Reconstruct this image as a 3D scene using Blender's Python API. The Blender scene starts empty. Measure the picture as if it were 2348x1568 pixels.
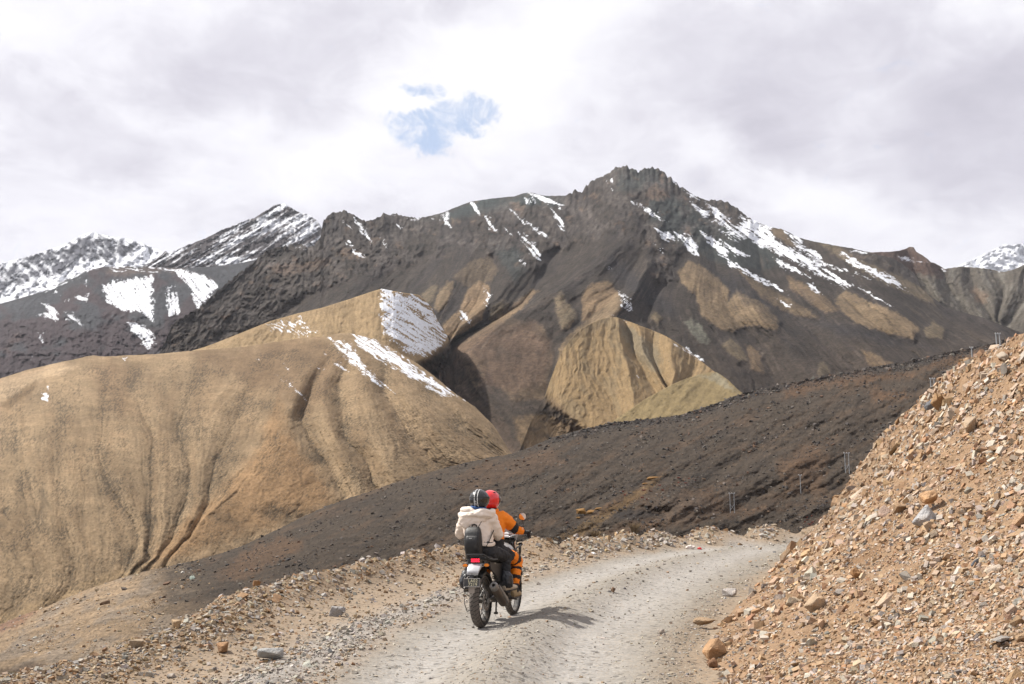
import bpy, bmesh, math, random
import numpy as np
from mathutils import Vector, Matrix, noise as mnoise

random.seed(7)
np.random.seed(7)
SC = bpy.context.scene
COL = SC.collection

# ------------------------------------------------------------------ camera
PITCH = math.radians(9.23)
CAM_Z = 1.45
cam_data = bpy.data.cameras.new('camera')
cam_data.lens = 35.0
cam_data.sensor_width = 36.0
cam_data.clip_start = 0.1
cam_data.clip_end = 60000.0
cam = bpy.data.objects.new('camera', cam_data)
COL.objects.link(cam)
cam.location = (0.0, 0.0, CAM_Z)
cam.rotation_euler = (math.pi / 2 + PITCH, 0.0, 0.0)
SC.camera = cam

# ------------------------------------------------------------------ sun
SUN_DIR = Vector((-0.60, 0.29, 0.80)).normalized()      # towards the sun
sun_data = bpy.data.lights.new('sun', 'SUN')
sun_data.energy = 5.0
sun_data.angle = math.radians(1.0)
sun_data.color = (1.0, 0.95, 0.87)
sun = bpy.data.objects.new('sun', sun_data)
COL.objects.link(sun)
sun.rotation_euler = SUN_DIR.to_track_quat('Z', 'Y').to_euler()
sun.location = (-40, 20, 60)

# ------------------------------------------------------------------ exposure
SC.render.engine = 'CYCLES'
SC.view_settings.view_transform = 'Standard'
SC.view_settings.look = 'None'
SC.view_settings.gamma = 1.0
SC.view_settings.use_curve_mapping = False
SC.view_settings.exposure = 0.68
SC.cycles.max_bounces = 5
SC.cycles.diffuse_bounces = 2
SC.cycles.glossy_bounces = 3
SC.cycles.transmission_bounces = 3
SC.cycles.volume_bounces = 0
SC.cycles.use_denoising = True

F = 35.0 / 36.0 * 2347.0                                # focal length in photo units


def ray(u, v):
    """photo point -> (X per metre forward, height per metre forward)"""
    cx = (np.asarray(u, float) - 1173.5) / F
    cy = (784.0 - np.asarray(v, float)) / F
    y = math.cos(PITCH) - cy * math.sin(PITCH)
    z = math.sin(PITCH) + cy * math.cos(PITCH)
    return cx / y, z / y


def pt(u, v, d):
    a, e = ray(u, v)
    return Vector((float(a) * d, d, CAM_Z + float(e) * d))


def project(x, y, z):
    zz = z - CAM_Z
    fy = y * math.cos(PITCH) + zz * math.sin(PITCH)
    fz = -y * math.sin(PITCH) + zz * math.cos(PITCH)
    return 1173.5 + F * x / fy, 784.0 - F * fz / fy


# ------------------------------------------------------------------ node helpers
class NT:
    def __init__(self, tree):
        self.t = tree
        self.n = tree.nodes
        self.l = tree.links

    def node(self, kind, **kw):
        nd = self.n.new(kind)
        for k, v in kw.items():
            if k == 'inputs':
                for ik, iv in v.items():
                    if isinstance(iv, bpy.types.NodeSocket):
                        self.l.new(iv, nd.inputs[ik])
                    else:
                        nd.inputs[ik].default_value = iv
            else:
                setattr(nd, k, v)
        return nd

    def math(self, op, a, b=0.0, c=0.0, clamp=False):
        nd = self.node('ShaderNodeMath', operation=op, use_clamp=clamp, inputs={0: a, 1: b})
        if op in ('MULTIPLY_ADD',):
            nd2 = c
            if isinstance(nd2, bpy.types.NodeSocket):
                self.l.new(nd2, nd.inputs[2])
            else:
                nd.inputs[2].default_value = nd2
        return nd.outputs[0]

    def vmath(self, op, a, b=(0, 0, 0)):
        nd = self.node('ShaderNodeVectorMath', operation=op)
        for i, x in enumerate((a, b)):
            if isinstance(x, bpy.types.NodeSocket):
                self.l.new(x, nd.inputs[i])
            else:
                nd.inputs[i].default_value = x
        return nd

    def noise(self, vec, scale, detail=4.0, rough=0.55, dist=0.0, out=0):
        nd = self.node('ShaderNodeTexNoise', inputs={'Scale': scale, 'Detail': detail, 'Roughness': rough, 'Distortion': dist})
        self.l.new(vec, nd.inputs['Vector'])
        return nd.outputs[out]

    def ramp(self, fac, stops, interp='LINEAR'):
        nd = self.node('ShaderNodeValToRGB')
        nd.color_ramp.interpolation = interp
        el = nd.color_ramp.elements
        while len(el) > 1:
            el.remove(el[-1])
        el[0].position = stops[0][0]
        el[0].color = tuple(stops[0][1]) + (1,) if len(stops[0][1]) == 3 else stops[0][1]
        for p, c in stops[1:]:
            e = el.new(p)
            e.color = tuple(c) + (1,) if len(c) == 3 else c
        self.l.new(fac, nd.inputs[0])
        return nd.outputs[0]

    def mix(self, fac, a, b, blend='MIX'):
        nd = self.node('ShaderNodeMix', data_type='RGBA', blend_type=blend)
        for i, x in ((0, fac), (6, a), (7, b)):
            if isinstance(x, bpy.types.NodeSocket):
                self.l.new(x, nd.inputs[i])
            else:
                nd.inputs[i].default_value = (tuple(x) + (1,)) if (i > 0 and len(x) == 3) else x
        return nd.outputs[2]

    def mapr(self, v, a, b, c, d, smooth=False):
        nd = self.node('ShaderNodeMapRange', inputs={0: v, 1: a, 2: b, 3: c, 4: d})
        nd.clamp = True
        if smooth:
            nd.interpolation_type = 'SMOOTHSTEP'
        return nd.outputs[0]


# ------------------------------------------------------------------ sky
def build_world():
    w = bpy.data.worlds.new('World')
    SC.world = w
    w.use_nodes = True
    T = NT(w.node_tree)
    T.n.clear()
    out = T.node('ShaderNodeOutputWorld')
    bg = T.node('ShaderNodeBackground', inputs={'Strength': 0.1})
    T.l.new(bg.outputs[0], out.inputs[0])
    sky = T.node('ShaderNodeTexSky', sky_type='NISHITA', sun_disc=False)
    sky.sun_elevation = math.asin(SUN_DIR.z)
    sky.sun_rotation = math.atan2(SUN_DIR.x, SUN_DIR.y)
    sky.altitude = 4500
    co = T.node('ShaderNodeTexCoord')
    d = co.outputs['Generated']                      # the direction looked in
    # clouds lie on a flat layer: project the direction on it so that they shrink to the horizon
    sep = T.node('ShaderNodeSeparateXYZ')
    T.l.new(d, sep.inputs[0])
    up = T.math('ADD', T.math('MAXIMUM', sep.outputs[2], 0.0), 0.22)
    flat = T.vmath('DIVIDE', d)
    comb = T.node('ShaderNodeCombineXYZ')
    for i in range(3):
        T.l.new(up, comb.inputs[i])
    T.l.new(comb.outputs[0], flat.inputs[1])
    flat = flat.outputs[0]
    # billow noise
    n1 = T.noise(flat, 1.15, 6, 0.52, 0.3)
    n2 = T.noise(flat, 3.4, 7, 0.56, 0.45)
    n3 = T.noise(flat, 8.0, 8, 0.64, 0.6)
    wob = T.node('ShaderNodeTexNoise', inputs={'Scale': 5.5, 'Detail': 7.0, 'Roughness': 0.58})
    T.l.new(d, wob.inputs['Vector'])
    wv = T.vmath('SUBTRACT', wob.outputs['Color'], (0.5, 0.5, 0.5)).outputs[0]

    def blob(u, v, r_u, r_v, amp=0.30):
        a, e = ray(u, v)
        c = Vector((float(a), 1.0, float(e))).normalized()
        sc_ = T.vmath('SCALE', wv)
        sc_.inputs[3].default_value = amp
        p = T.vmath('ADD', d, sc_.outputs[0]).outputs[0]
        q = T.vmath('SUBTRACT', p, tuple(c)).outputs[0]
        q = T.vmath('DIVIDE', q, (r_u / F, r_v / F, r_v / F)).outputs[0]
        ln = T.vmath('LENGTH', q)
        return T.mapr(ln.outputs['Value'], 1.0, 0.35, 0.0, 1.0, True)

    # thick grey cloud banks and bright thin places of this sky
    greys = [(560, 120, 520, 200, 0.75), (900, 30, 420, 110, 0.7), (1800, 200, 620, 240, 0.85), (2250, 300, 430, 260, 0.9),
             (150, 330, 420, 130, 0.55), (2000, 380, 330, 90, 0.6)]
    g = None
    for u, v, a, b, k in greys:
        x = T.math('MULTIPLY', blob(u, v, a, b, 0.22), k)
        g = x if g is None else T.math('MAXIMUM', g, x)
    lights = [(1130, 170, 330, 190, 0.75), (700, 380, 420, 130, 0.5), (1650, 400, 300, 100, 0.5), (120, 90, 260, 150, 0.45)]
    li = None
    for u, v, a, b, k in lights:
        x = T.math('MULTIPLY', blob(u, v, a, b, 0.22), k)
        li = x if li is None else T.math('MAXIMUM', li, x)
    s = T.math('MULTIPLY_ADD', n1, 0.46, T.math('MULTIPLY', n2, 0.32))
    s = T.math('ADD', s, T.math('MULTIPLY', n3, 0.30))           # about 0.49
    s = T.math('ADD', s, T.math('MULTIPLY', g, -0.19))
    s = T.math('ADD', s, T.math('MULTIPLY', li, 0.17))
    s = T.math('ADD', s, -0.01)
    cloud = T.ramp(s, [(0.26, (3.40, 3.27, 3.78)), (0.38, (4.05, 3.92, 4.42)), (0.48, (4.85, 4.75, 5.2)), (0.56, (5.6, 5.52, 5.9)), (0.64, (6.1, 6.05, 6.3)), (0.78, (6.5, 6.45, 6.6))])
    # the blue gap, torn at its edges
    gap = T.math('MAXIMUM', blob(1000, 292, 170, 84, 0.10), blob(968, 208, 78, 40, 0.10))
    gap = T.math('MAXIMUM', gap, blob(1092, 258, 86, 56, 0.10))
    gap = T.math('SUBTRACT', gap, T.math('MULTIPLY', blob(922, 238, 74, 34, 0.08), 0.8))
    gap = T.math('SUBTRACT', gap, T.math('MULTIPLY', blob(1062, 330, 70, 30, 0.08), 0.7))
    rag = T.noise(d, 30.0, 10, 0.70, 0.8)
    rag2 = T.noise(d, 11.0, 8, 0.62, 0.5)
    gap = T.math('ADD', gap, T.math('MULTIPLY', T.math('SUBTRACT', rag, 0.5), 3.0))
    gap = T.math('ADD', gap, T.math('MULTIPLY', T.math('SUBTRACT', rag2, 0.5), 1.3))
    gap = T.mapr(gap, 0.34, 1.25, 0.0, 0.9, True)
    gap = T.math('MULTIPLY', gap, T.mapr(T.math('MULTIPLY_ADD', rag, .5, T.math('MULTIPLY', rag2, .5)), .40, .58, .62, 1.0))
    blue = T.mix(1.0, sky.outputs[0], (1.9, 1.75, 1.55, 1), 'MULTIPLY')
    veil = T.mix(0.70, blue, (2.7, 3.5, 4.9, 1))
    colr = T.mix(gap, cloud, veil)
    T.l.new(colr, bg.inputs['Color'])


build_world()


# ------------------------------------------------------------------ numpy noise
_perm = np.random.RandomState(11).permutation(256)
_perm = np.concatenate([_perm, _perm, _perm])
_ang = np.random.RandomState(5).rand(256) * 2 * np.pi
_gx, _gy = np.cos(_ang), np.sin(_ang)


def pn(x, y):
    x = np.asarray(x, float)
    y = np.asarray(y, float)
    xi = np.floor(x)
    yi = np.floor(y)
    xf = x - xi
    yf = y - yi
    X = xi.astype(np.int64) & 255
    Y = yi.astype(np.int64) & 255
    w = xf * xf * xf * (xf * (xf * 6 - 15) + 10)
    q = yf * yf * yf * (yf * (yf * 6 - 15) + 10)

    def g(ix, iy, dx, dy):
        h = _perm[_perm[ix] + iy]
        return _gx[h] * dx + _gy[h] * dy
    X1 = (X + 1) & 255
    Y1 = (Y + 1) & 255
    a = g(X, Y, xf, yf)
    b = g(X1, Y, xf - 1, yf)
    c = g(X, Y1, xf, yf - 1)
    e = g(X1, Y1, xf - 1, yf - 1)
    return 1.5 * ((a + (b - a) * w) * (1 - q) + (c + (e - c) * w) * q)


def fbm(x, y, oct=5, gain=0.5, lac=2.03):
    s = 0
    a = 1.0
    t = 0
    for i in range(oct):
        s = s + a * pn(x + 17.3 * i, y - 9.1 * i)
        t += a
        a *= gain
        x = x * lac
        y = y * lac
    return s / t * 1.4


def ridged(x, y, oct=5, gain=0.5, lac=2.07):
    s = 0
    a = 1.0
    t = 0
    for i in range(oct):
        s = s + a * (1 - 2 * np.abs(pn(x + 31.7 * i, y + 11.9 * i)))
        t += a
        a *= gain
        x = x * lac
        y = y * lac
    return s / t


def sstep(a, b, x):
    t = np.clip((x - a) / (b - a), 0, 1)
    return t * t * (3 - 2 * t)


def poly_sd(U, V, P):
    """signed distance to a polygon, positive inside"""
    P = np.asarray(P, float)
    d = np.full(U.shape, 1e18)
    ins = np.zeros(U.shape, bool)
    n = len(P)
    for i in range(n):
        ax, ay = P[i]
        bx, by = P[(i + 1) % n]
        ex, ey = bx - ax, by - ay
        L = ex * ex + ey * ey + 1e-9
        t = np.clip(((U - ax) * ex + (V - ay) * ey) / L, 0, 1)
        d = np.minimum(d, (U - ax - t * ex) ** 2 + (V - ay - t * ey) ** 2)
        if ay != by:
            c = (ay > V) != (by > V)
            ins ^= c & (U < (bx - ax) * (V - ay) / (by - ay) + ax)
    d = np.sqrt(d)
    return np.where(ins, d, -d)


def poly_mask(U, V, P, feather):
    P = np.asarray(P, float)
    m = np.zeros(U.shape)
    b = (U > P[:, 0].min() - feather * 2) & (U < P[:, 0].max() + feather * 2) & (V > P[:, 1].min() - feather * 2) & (V < P[:, 1].max() + feather * 2)
    if b.any():
        m[b] = sstep(-feather, feather, poly_sd(U[b], V[b], P))
    return m


def line_dist(X, Y, P):
    """distance to a polyline, and position along it 0..1"""
    P = np.asarray(P, float)
    best = np.full(X.shape, 1e18)
    side = np.zeros(X.shape)
    par = np.zeros(X.shape)
    seg = np.hypot(np.diff(P[:, 0]), np.diff(P[:, 1]))
    cum = np.concatenate([[0], np.cumsum(seg)])
    for i in range(len(P) - 1):
        ax, ay = P[i]
        ex, ey = P[i + 1] - P[i]
        L = ex * ex + ey * ey
        t = np.clip(((X - ax) * ex + (Y - ay) * ey) / L, 0, 1)
        qx, qy = X - ax - t * ex, Y - ay - t * ey
        d = qx * qx + qy * qy
        k = d < best
        best = np.where(k, d, best)
        side = np.where(k, np.sign(ex * qy - ey * qx), side)     # + on the left of the line
        par = np.where(k, (cum[i] + t * seg[i]) / cum[-1], par)
    return np.sqrt(best), side, par


# ------------------------------------------------------------------ mesh helpers
def mesh_np(name, co, faces, smooth=True, cols=None, attrs=None):
    """co (n,3), faces (m,4) or (m,3) int"""
    me = bpy.data.meshes.new(name)
    nv, nf, k = len(co), len(faces), faces.shape[1]
    me.vertices.add(nv)
    me.vertices.foreach_set('co', np.ascontiguousarray(co, dtype=np.float32).ravel())
    me.loops.add(nf * k)
    me.loops.foreach_set('vertex_index', np.ascontiguousarray(faces, dtype=np.int32).ravel())
    me.polygons.add(nf)
    me.polygons.foreach_set('loop_start', np.arange(0, nf * k, k, dtype=np.int32))
    me.update(calc_edges=True)
    me.polygons.foreach_set('use_smooth', np.full(nf, smooth, dtype=bool))
    if cols is not None:
        a = me.color_attributes.new('Col', 'FLOAT_COLOR', 'POINT')
        c = np.ones((nv, 4), np.float32)
        c[:, :3] = cols
        a.data.foreach_set('color', c.ravel())
    for an, av in (attrs or {}).items():
        a = me.attributes.new(an, 'FLOAT', 'POINT')
        a.data.foreach_set('value', np.ascontiguousarray(av, dtype=np.float32).ravel())
    return me


def link(name, me, mat=None, parent=None):
    o = bpy.data.objects.new(name, me)
    COL.objects.link(o)
    if mat is not None:
        me.materials.append(mat)
    if parent is not None:
        o.parent = parent
    return o


def tag(o, label=None, cat=None, group=None, kind=None):
    if label:
        o['label'] = label
    if cat:
        o['category'] = cat
    if group:
        o['group'] = group
    if kind:
        o['kind'] = kind
    return o


def grid_faces(nr, nc):
    i = np.arange(nr - 1)[:, None] * nc + np.arange(nc - 1)[None, :]
    return np.stack([i, i + 1, i + 1 + nc, i + nc], -1).reshape(-1, 4)
# ------------------------------------------------------------------ terrain material
def terrain_mat(name, grain, bump, rough=0.95, fine=0.35, snow=True, speck=0.0):
    """grain: size in metres of the stones and clods that the surface relief shows"""
    m = bpy.data.materials.new(name)
    m.use_nodes = True
    T = NT(m.node_tree)
    b = T.n['Principled BSDF']
    b.inputs['Roughness'].default_value = rough
    b.inputs['Specular IOR Level'].default_value = 0.15
    co = T.node('ShaderNodeTexCoord').outputs['Object']
    at = T.node('ShaderNodeAttribute', attribute_name='Col').outputs['Color']
    n1 = T.noise(co, 1.0 / grain, 7, 0.75)
    n2 = T.noise(co, 0.13 / grain, 4, 0.6)
    k = T.math('MULTIPLY_ADD', T.math('SUBTRACT', n1, 0.5), fine * 2.2, 1.0)
    k = T.math('MULTIPLY', k, T.math('MULTIPLY_ADD', T.math('SUBTRACT', n2, 0.5), fine * 1.3, 1.0))
    if speck > 0:
        vo = T.node('ShaderNodeTexVoronoi', inputs={'Scale': 0.35 / grain})
        T.l.new(co, vo.inputs['Vector'])
        sp = T.mapr(vo.outputs['Distance'], 0.10, 0.22, 1.0 - speck, 1.0)
        k = T.math('MULTIPLY', k, sp)
    cc = T.vmath('SCALE', at)
    T.l.new(k, cc.inputs[3])
    colr = cc.outputs[0]
    if snow:
        sn = T.node('ShaderNodeAttribute', attribute_name='snow').outputs['Fac']
        sn = T.math('ADD', sn, T.math('MULTIPLY', T.math('SUBTRACT', n1, 0.5), 0.5))
        sm = T.mapr(sn, 0.40, 0.68, 0.0, 0.97)
        white = T.vmath('SCALE', (0.74, 0.76, 0.80))
        T.l.new(T.math('MULTIPLY_ADD', T.math('SUBTRACT', n2, .5), .5, 1.0), white.inputs[3])
        colr = T.mix(sm, colr, white.outputs[0])
    T.l.new(colr, b.inputs['Base Color'])
    bp = T.node('ShaderNodeBump', inputs={'Strength': bump, 'Distance': grain * 0.5})
    T.l.new(n1, bp.inputs['Height'])
    T.l.new(bp.outputs[0], b.inputs['Normal'])
    return m


def C6(*p):
    return [(0.4393 * x, 458.4 + 0.4393 * y) for x, y in p]


def C7(*p):
    return [(916.8 + 0.36545 * x, 343.8 + 0.36545 * y) for x, y in p]


def C8(*p):
    return [(1489.8 + 0.36538 * x, 401.1 + 0.36538 * y) for x, y in p]


def curve(pts, u):
    p = np.asarray(pts, float)
    return np.interp(u, p[:, 0], p[:, 1])


def scurve(pts, u):
    """smoothed interpolation"""
    return sum(curve(pts, u + k) for k in (-24, -12, 0, 12, 24)) / 5.0


class Layer:
    """one stretch of hillside: columns left to right, rows foot to crest, then the back of the crest"""

    def __init__(s, u0, u1, nc, nr, top, bot, dbot, dtop, jag=0.0, jagw=14.0, smooth_top=False):
        s.u = np.linspace(u0, u1, nc)
        tv = scurve(top, s.u) if smooth_top else curve(top, s.u)
        if jag:
            tv = tv - jag * (ridged(s.u / jagw, s.u * 0 + 3.7, 5, 0.6) - 0.1) - 0.35 * jag * pn(s.u / 3.1, s.u * 0)
        bv = curve(bot, s.u)
        r = np.linspace(0, 1, nr)[:, None]
        s.U = np.repeat(s.u[None, :], nr, 0)
        s.V = bv[None, :] + (tv - bv)[None, :] * r
        s.A, s.E = ray(s.U, s.V)
        eb, et = s.E[0], s.E[-1]
        q = (s.E - eb) / np.maximum(et - eb, 1e-6)
        s.q = q
        # depth follows the broad shape of the crest, not each of its teeth
        ts = sum(curve(top, s.u + k) for k in range(-70, 71, 10)) / 15.0
        q = np.clip((s.E - eb) / np.maximum(ray(s.u, ts)[1] - eb, 1e-6), 0, 1.25)
        s.D = 1.0 / ((1 - q) / curve(dbot, s.u) + q / scurve(dtop, s.u))
        s.nr, s.nc = nr, nc
        s.col = np.zeros(s.U.shape + (3,))
        s.snow = np.zeros(s.U.shape)
        s.snow -= 1.0

    def lines(s, L, sharp=0.0):
        """relief from ridge (+) and gully (-) lines drawn from the crest to the foot; S follows the fall lines"""
        n = len(L)
        v = s.V.mean(1) if False else None
        vs = np.linspace(s.V.min(), s.V.max(), 240)
        X = np.zeros((240, n))
        for i, (h, p) in enumerate(L):
            p = np.asarray(p, float)
            x = np.interp(vs, p[:, 1], p[:, 0])
            k0 = (p[1, 0] - p[0, 0]) / max(p[1, 1] - p[0, 1], 1)
            k1 = (p[-1, 0] - p[-2, 0]) / max(p[-1, 1] - p[-2, 1], 1)
            x = np.where(vs < p[0, 1], p[0, 0] + (vs - p[0, 1]) * k0 * 0.5, x)
            x = np.where(vs > p[-1, 1], p[-1, 0] + (vs - p[-1, 1]) * k1 * 0.5, x)
            X[:, i] = x
        X = np.maximum.accumulate(X + np.arange(n) * 0.01, 1)
        X = np.maximum.accumulate(X, 1) + np.arange(n) * 3.0
        H = np.array([h for h, _ in L])
        iv = np.interp(s.V, vs, np.arange(240))
        i0 = np.clip(iv.astype(int), 0, 238)
        f = iv - i0
        S = np.zeros(s.U.shape)
        R = np.zeros(s.U.shape)
        W = s.U + 5.0 * fbm(s.U / 60, s.V / 60, 3)
        prev = X[i0, 0] * (1 - f) + X[i0 + 1, 0] * f
        m = W < prev
        S[m] = (W[m] - prev[m]) / 90.0
        R[m] = H[0]
        for i in range(1, n):
            cur = X[i0, i] * (1 - f) + X[i0 + 1, i] * f
            m = (W >= prev) & (W < cur)
            t = (W[m] - prev[m]) / (cur[m] - prev[m])
            S[m] = i - 1 + t
            tt = t * t * (3 - 2 * t)
            # gullies sharp, ridges rounded
            a, b = H[i - 1], H[i]
            if a < b:
                tt = 0.55 * np.sin(t * np.pi / 2) + 0.45 * tt
            else:
                tt = 0.55 * (1 - np.cos(t * np.pi / 2)) + 0.45 * tt
            tt = tt * (1 - sharp) + t * sharp
            R[m] = a + (b - a) * tt
            prev = cur
        m = W >= prev
        S[m] = n - 1 + (W[m] - prev[m]) / 90.0
        R[m] = H[-1]
        s.S, s.R = S, R
        # fade out the sharp joints towards crest
        return S, R

    def incise(s, L, width=.05, wob=.10):
        """narrow cut along each gully line"""
        S = s.S + wob * fbm(s.U / 26, s.V / 26, 4, .6)
        out = np.zeros(S.shape)
        for i, (h, _) in enumerate(L):
            if h < -.25:
                out = np.maximum(out, -h * np.exp(-((S - i) / width) ** 2))
        return out

    def build(s, name, mat, back=(0.03, 0.12, 0.35), drop=0.45, gain=1.0, foot=()):
        s.col *= gain
        # the back of the crest
        x = s.A * s.D
        y = s.D
        z = CAM_Z + s.E * s.D
        co = np.stack([x, y, z], -1)
        rows = [co]
        cols = [s.col]
        sn = [s.snow]
        top = co[-1]
        for fk, fz in foot:                       # the ground goes on below, towards the gully
            k = co[0].copy()
            k[:, :2] *= fk
            k[:, 2] -= fz
            rows.insert(0, k[None])
            cols.insert(0, s.col[:1])
            sn.insert(0, s.snow[:1])
        for b in back:
            k = top.copy()
            g = s.D[-1] * b
            k[:, 0] *= (1 + b)
            k[:, 1] += g
            k[:, 2] -= g * drop
            rows.append(k[None])
            cols.append(s.col[-1:])
            sn.append(s.snow[-1:])
        co = np.concatenate(rows, 0)
        nr = co.shape[0]
        me = mesh_np(name, co.reshape(-1, 3), grid_faces(nr, s.nc), True, np.clip(np.concatenate(cols, 0), 0.004, 0.9).reshape(-1, 3),
                     {'snow': np.concatenate(sn, 0).ravel()})
        o = link(name, me, mat)
        tag(o, kind='structure')
        return o

    def paint(s, P, c, feather=10.0, amt=1.0, warp=10.0, wscale=26.0):
        P = np.asarray(P, float)
        g = 2 * feather + 2 * warp + 4
        b = (s.U > P[:, 0].min() - g) & (s.U < P[:, 0].max() + g) & (s.V > P[:, 1].min() - g) & (s.V < P[:, 1].max() + g)
        if not b.any():
            return
        U, V = s.U[b], s.V[b]
        wu = U + warp * fbm(U / wscale, V / wscale, 4, 0.6) + .45 * warp * fbm(U / 5, V / 7, 3, .6)
        wv = V + warp * fbm(U / wscale + 40, V / wscale - 9, 4, 0.6) + .45 * warp * fbm(U / 5 + 8, V / 7, 3, .6)
        m = (poly_mask(wu, wv, P, feather) * amt)[..., None]
        s.col[b] = s.col[b] * (1 - m) + np.asarray(c) * m

    def snowpoly(s, P, dens=0.8, ang=0.0, lon=60.0, sho=7.0, feather=12.0, warp=8.0, k=2.0):
        P = np.asarray(P, float)
        b = (s.U > P[:, 0].min() - 20) & (s.U < P[:, 0].max() + 20) & (s.V > P[:, 1].min() - 20) & (s.V < P[:, 1].max() + 20)
        if not b.any():
            return
        U, V = s.U[b], s.V[b]
        wu = U + warp * fbm(U / 14, V / 14, 4, 0.6)
        wv = V + warp * fbm(U / 14 + 70, V / 14, 4, 0.6)
        m = sstep(-feather, feather, poly_sd(wu, wv, P))
        ca, sa = math.cos(math.radians(ang)), math.sin(math.radians(ang))
        x, y = U * ca + V * sa, -U * sa + V * ca
        y = y + 3.0 * fbm(U / 28, V / 28, 4, .6)
        st = (1.0 * fbm(x / (lon * .9), y / (sho * .7), 5, 0.66) + .4 * fbm(x / 10, y / 4.5, 4, .65)) * k * 0.5
        val = m * (dens + st)
        s.snow[b] = np.maximum(s.snow[b], np.where(m > 0.01, val, -1))


def rgb(r, g, b):
    f = lambda c: (c / 255 / 12.92) if c <= 10 else ((c / 255 + 0.055) / 1.055) ** 2.4
    return np.array([f(r), f(g), f(b)])


# photo colours are lit colours: ALB turns a lit colour into the surface's own; cloud shade stays in the mountain's
ALB = np.array([1 / 2.58, 1 / 2.48, 1 / 2.40])


def alb(r, g, b):
    return rgb(r, g, b) * ALB


DN = np.linspace(0, 1, 2)

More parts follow.
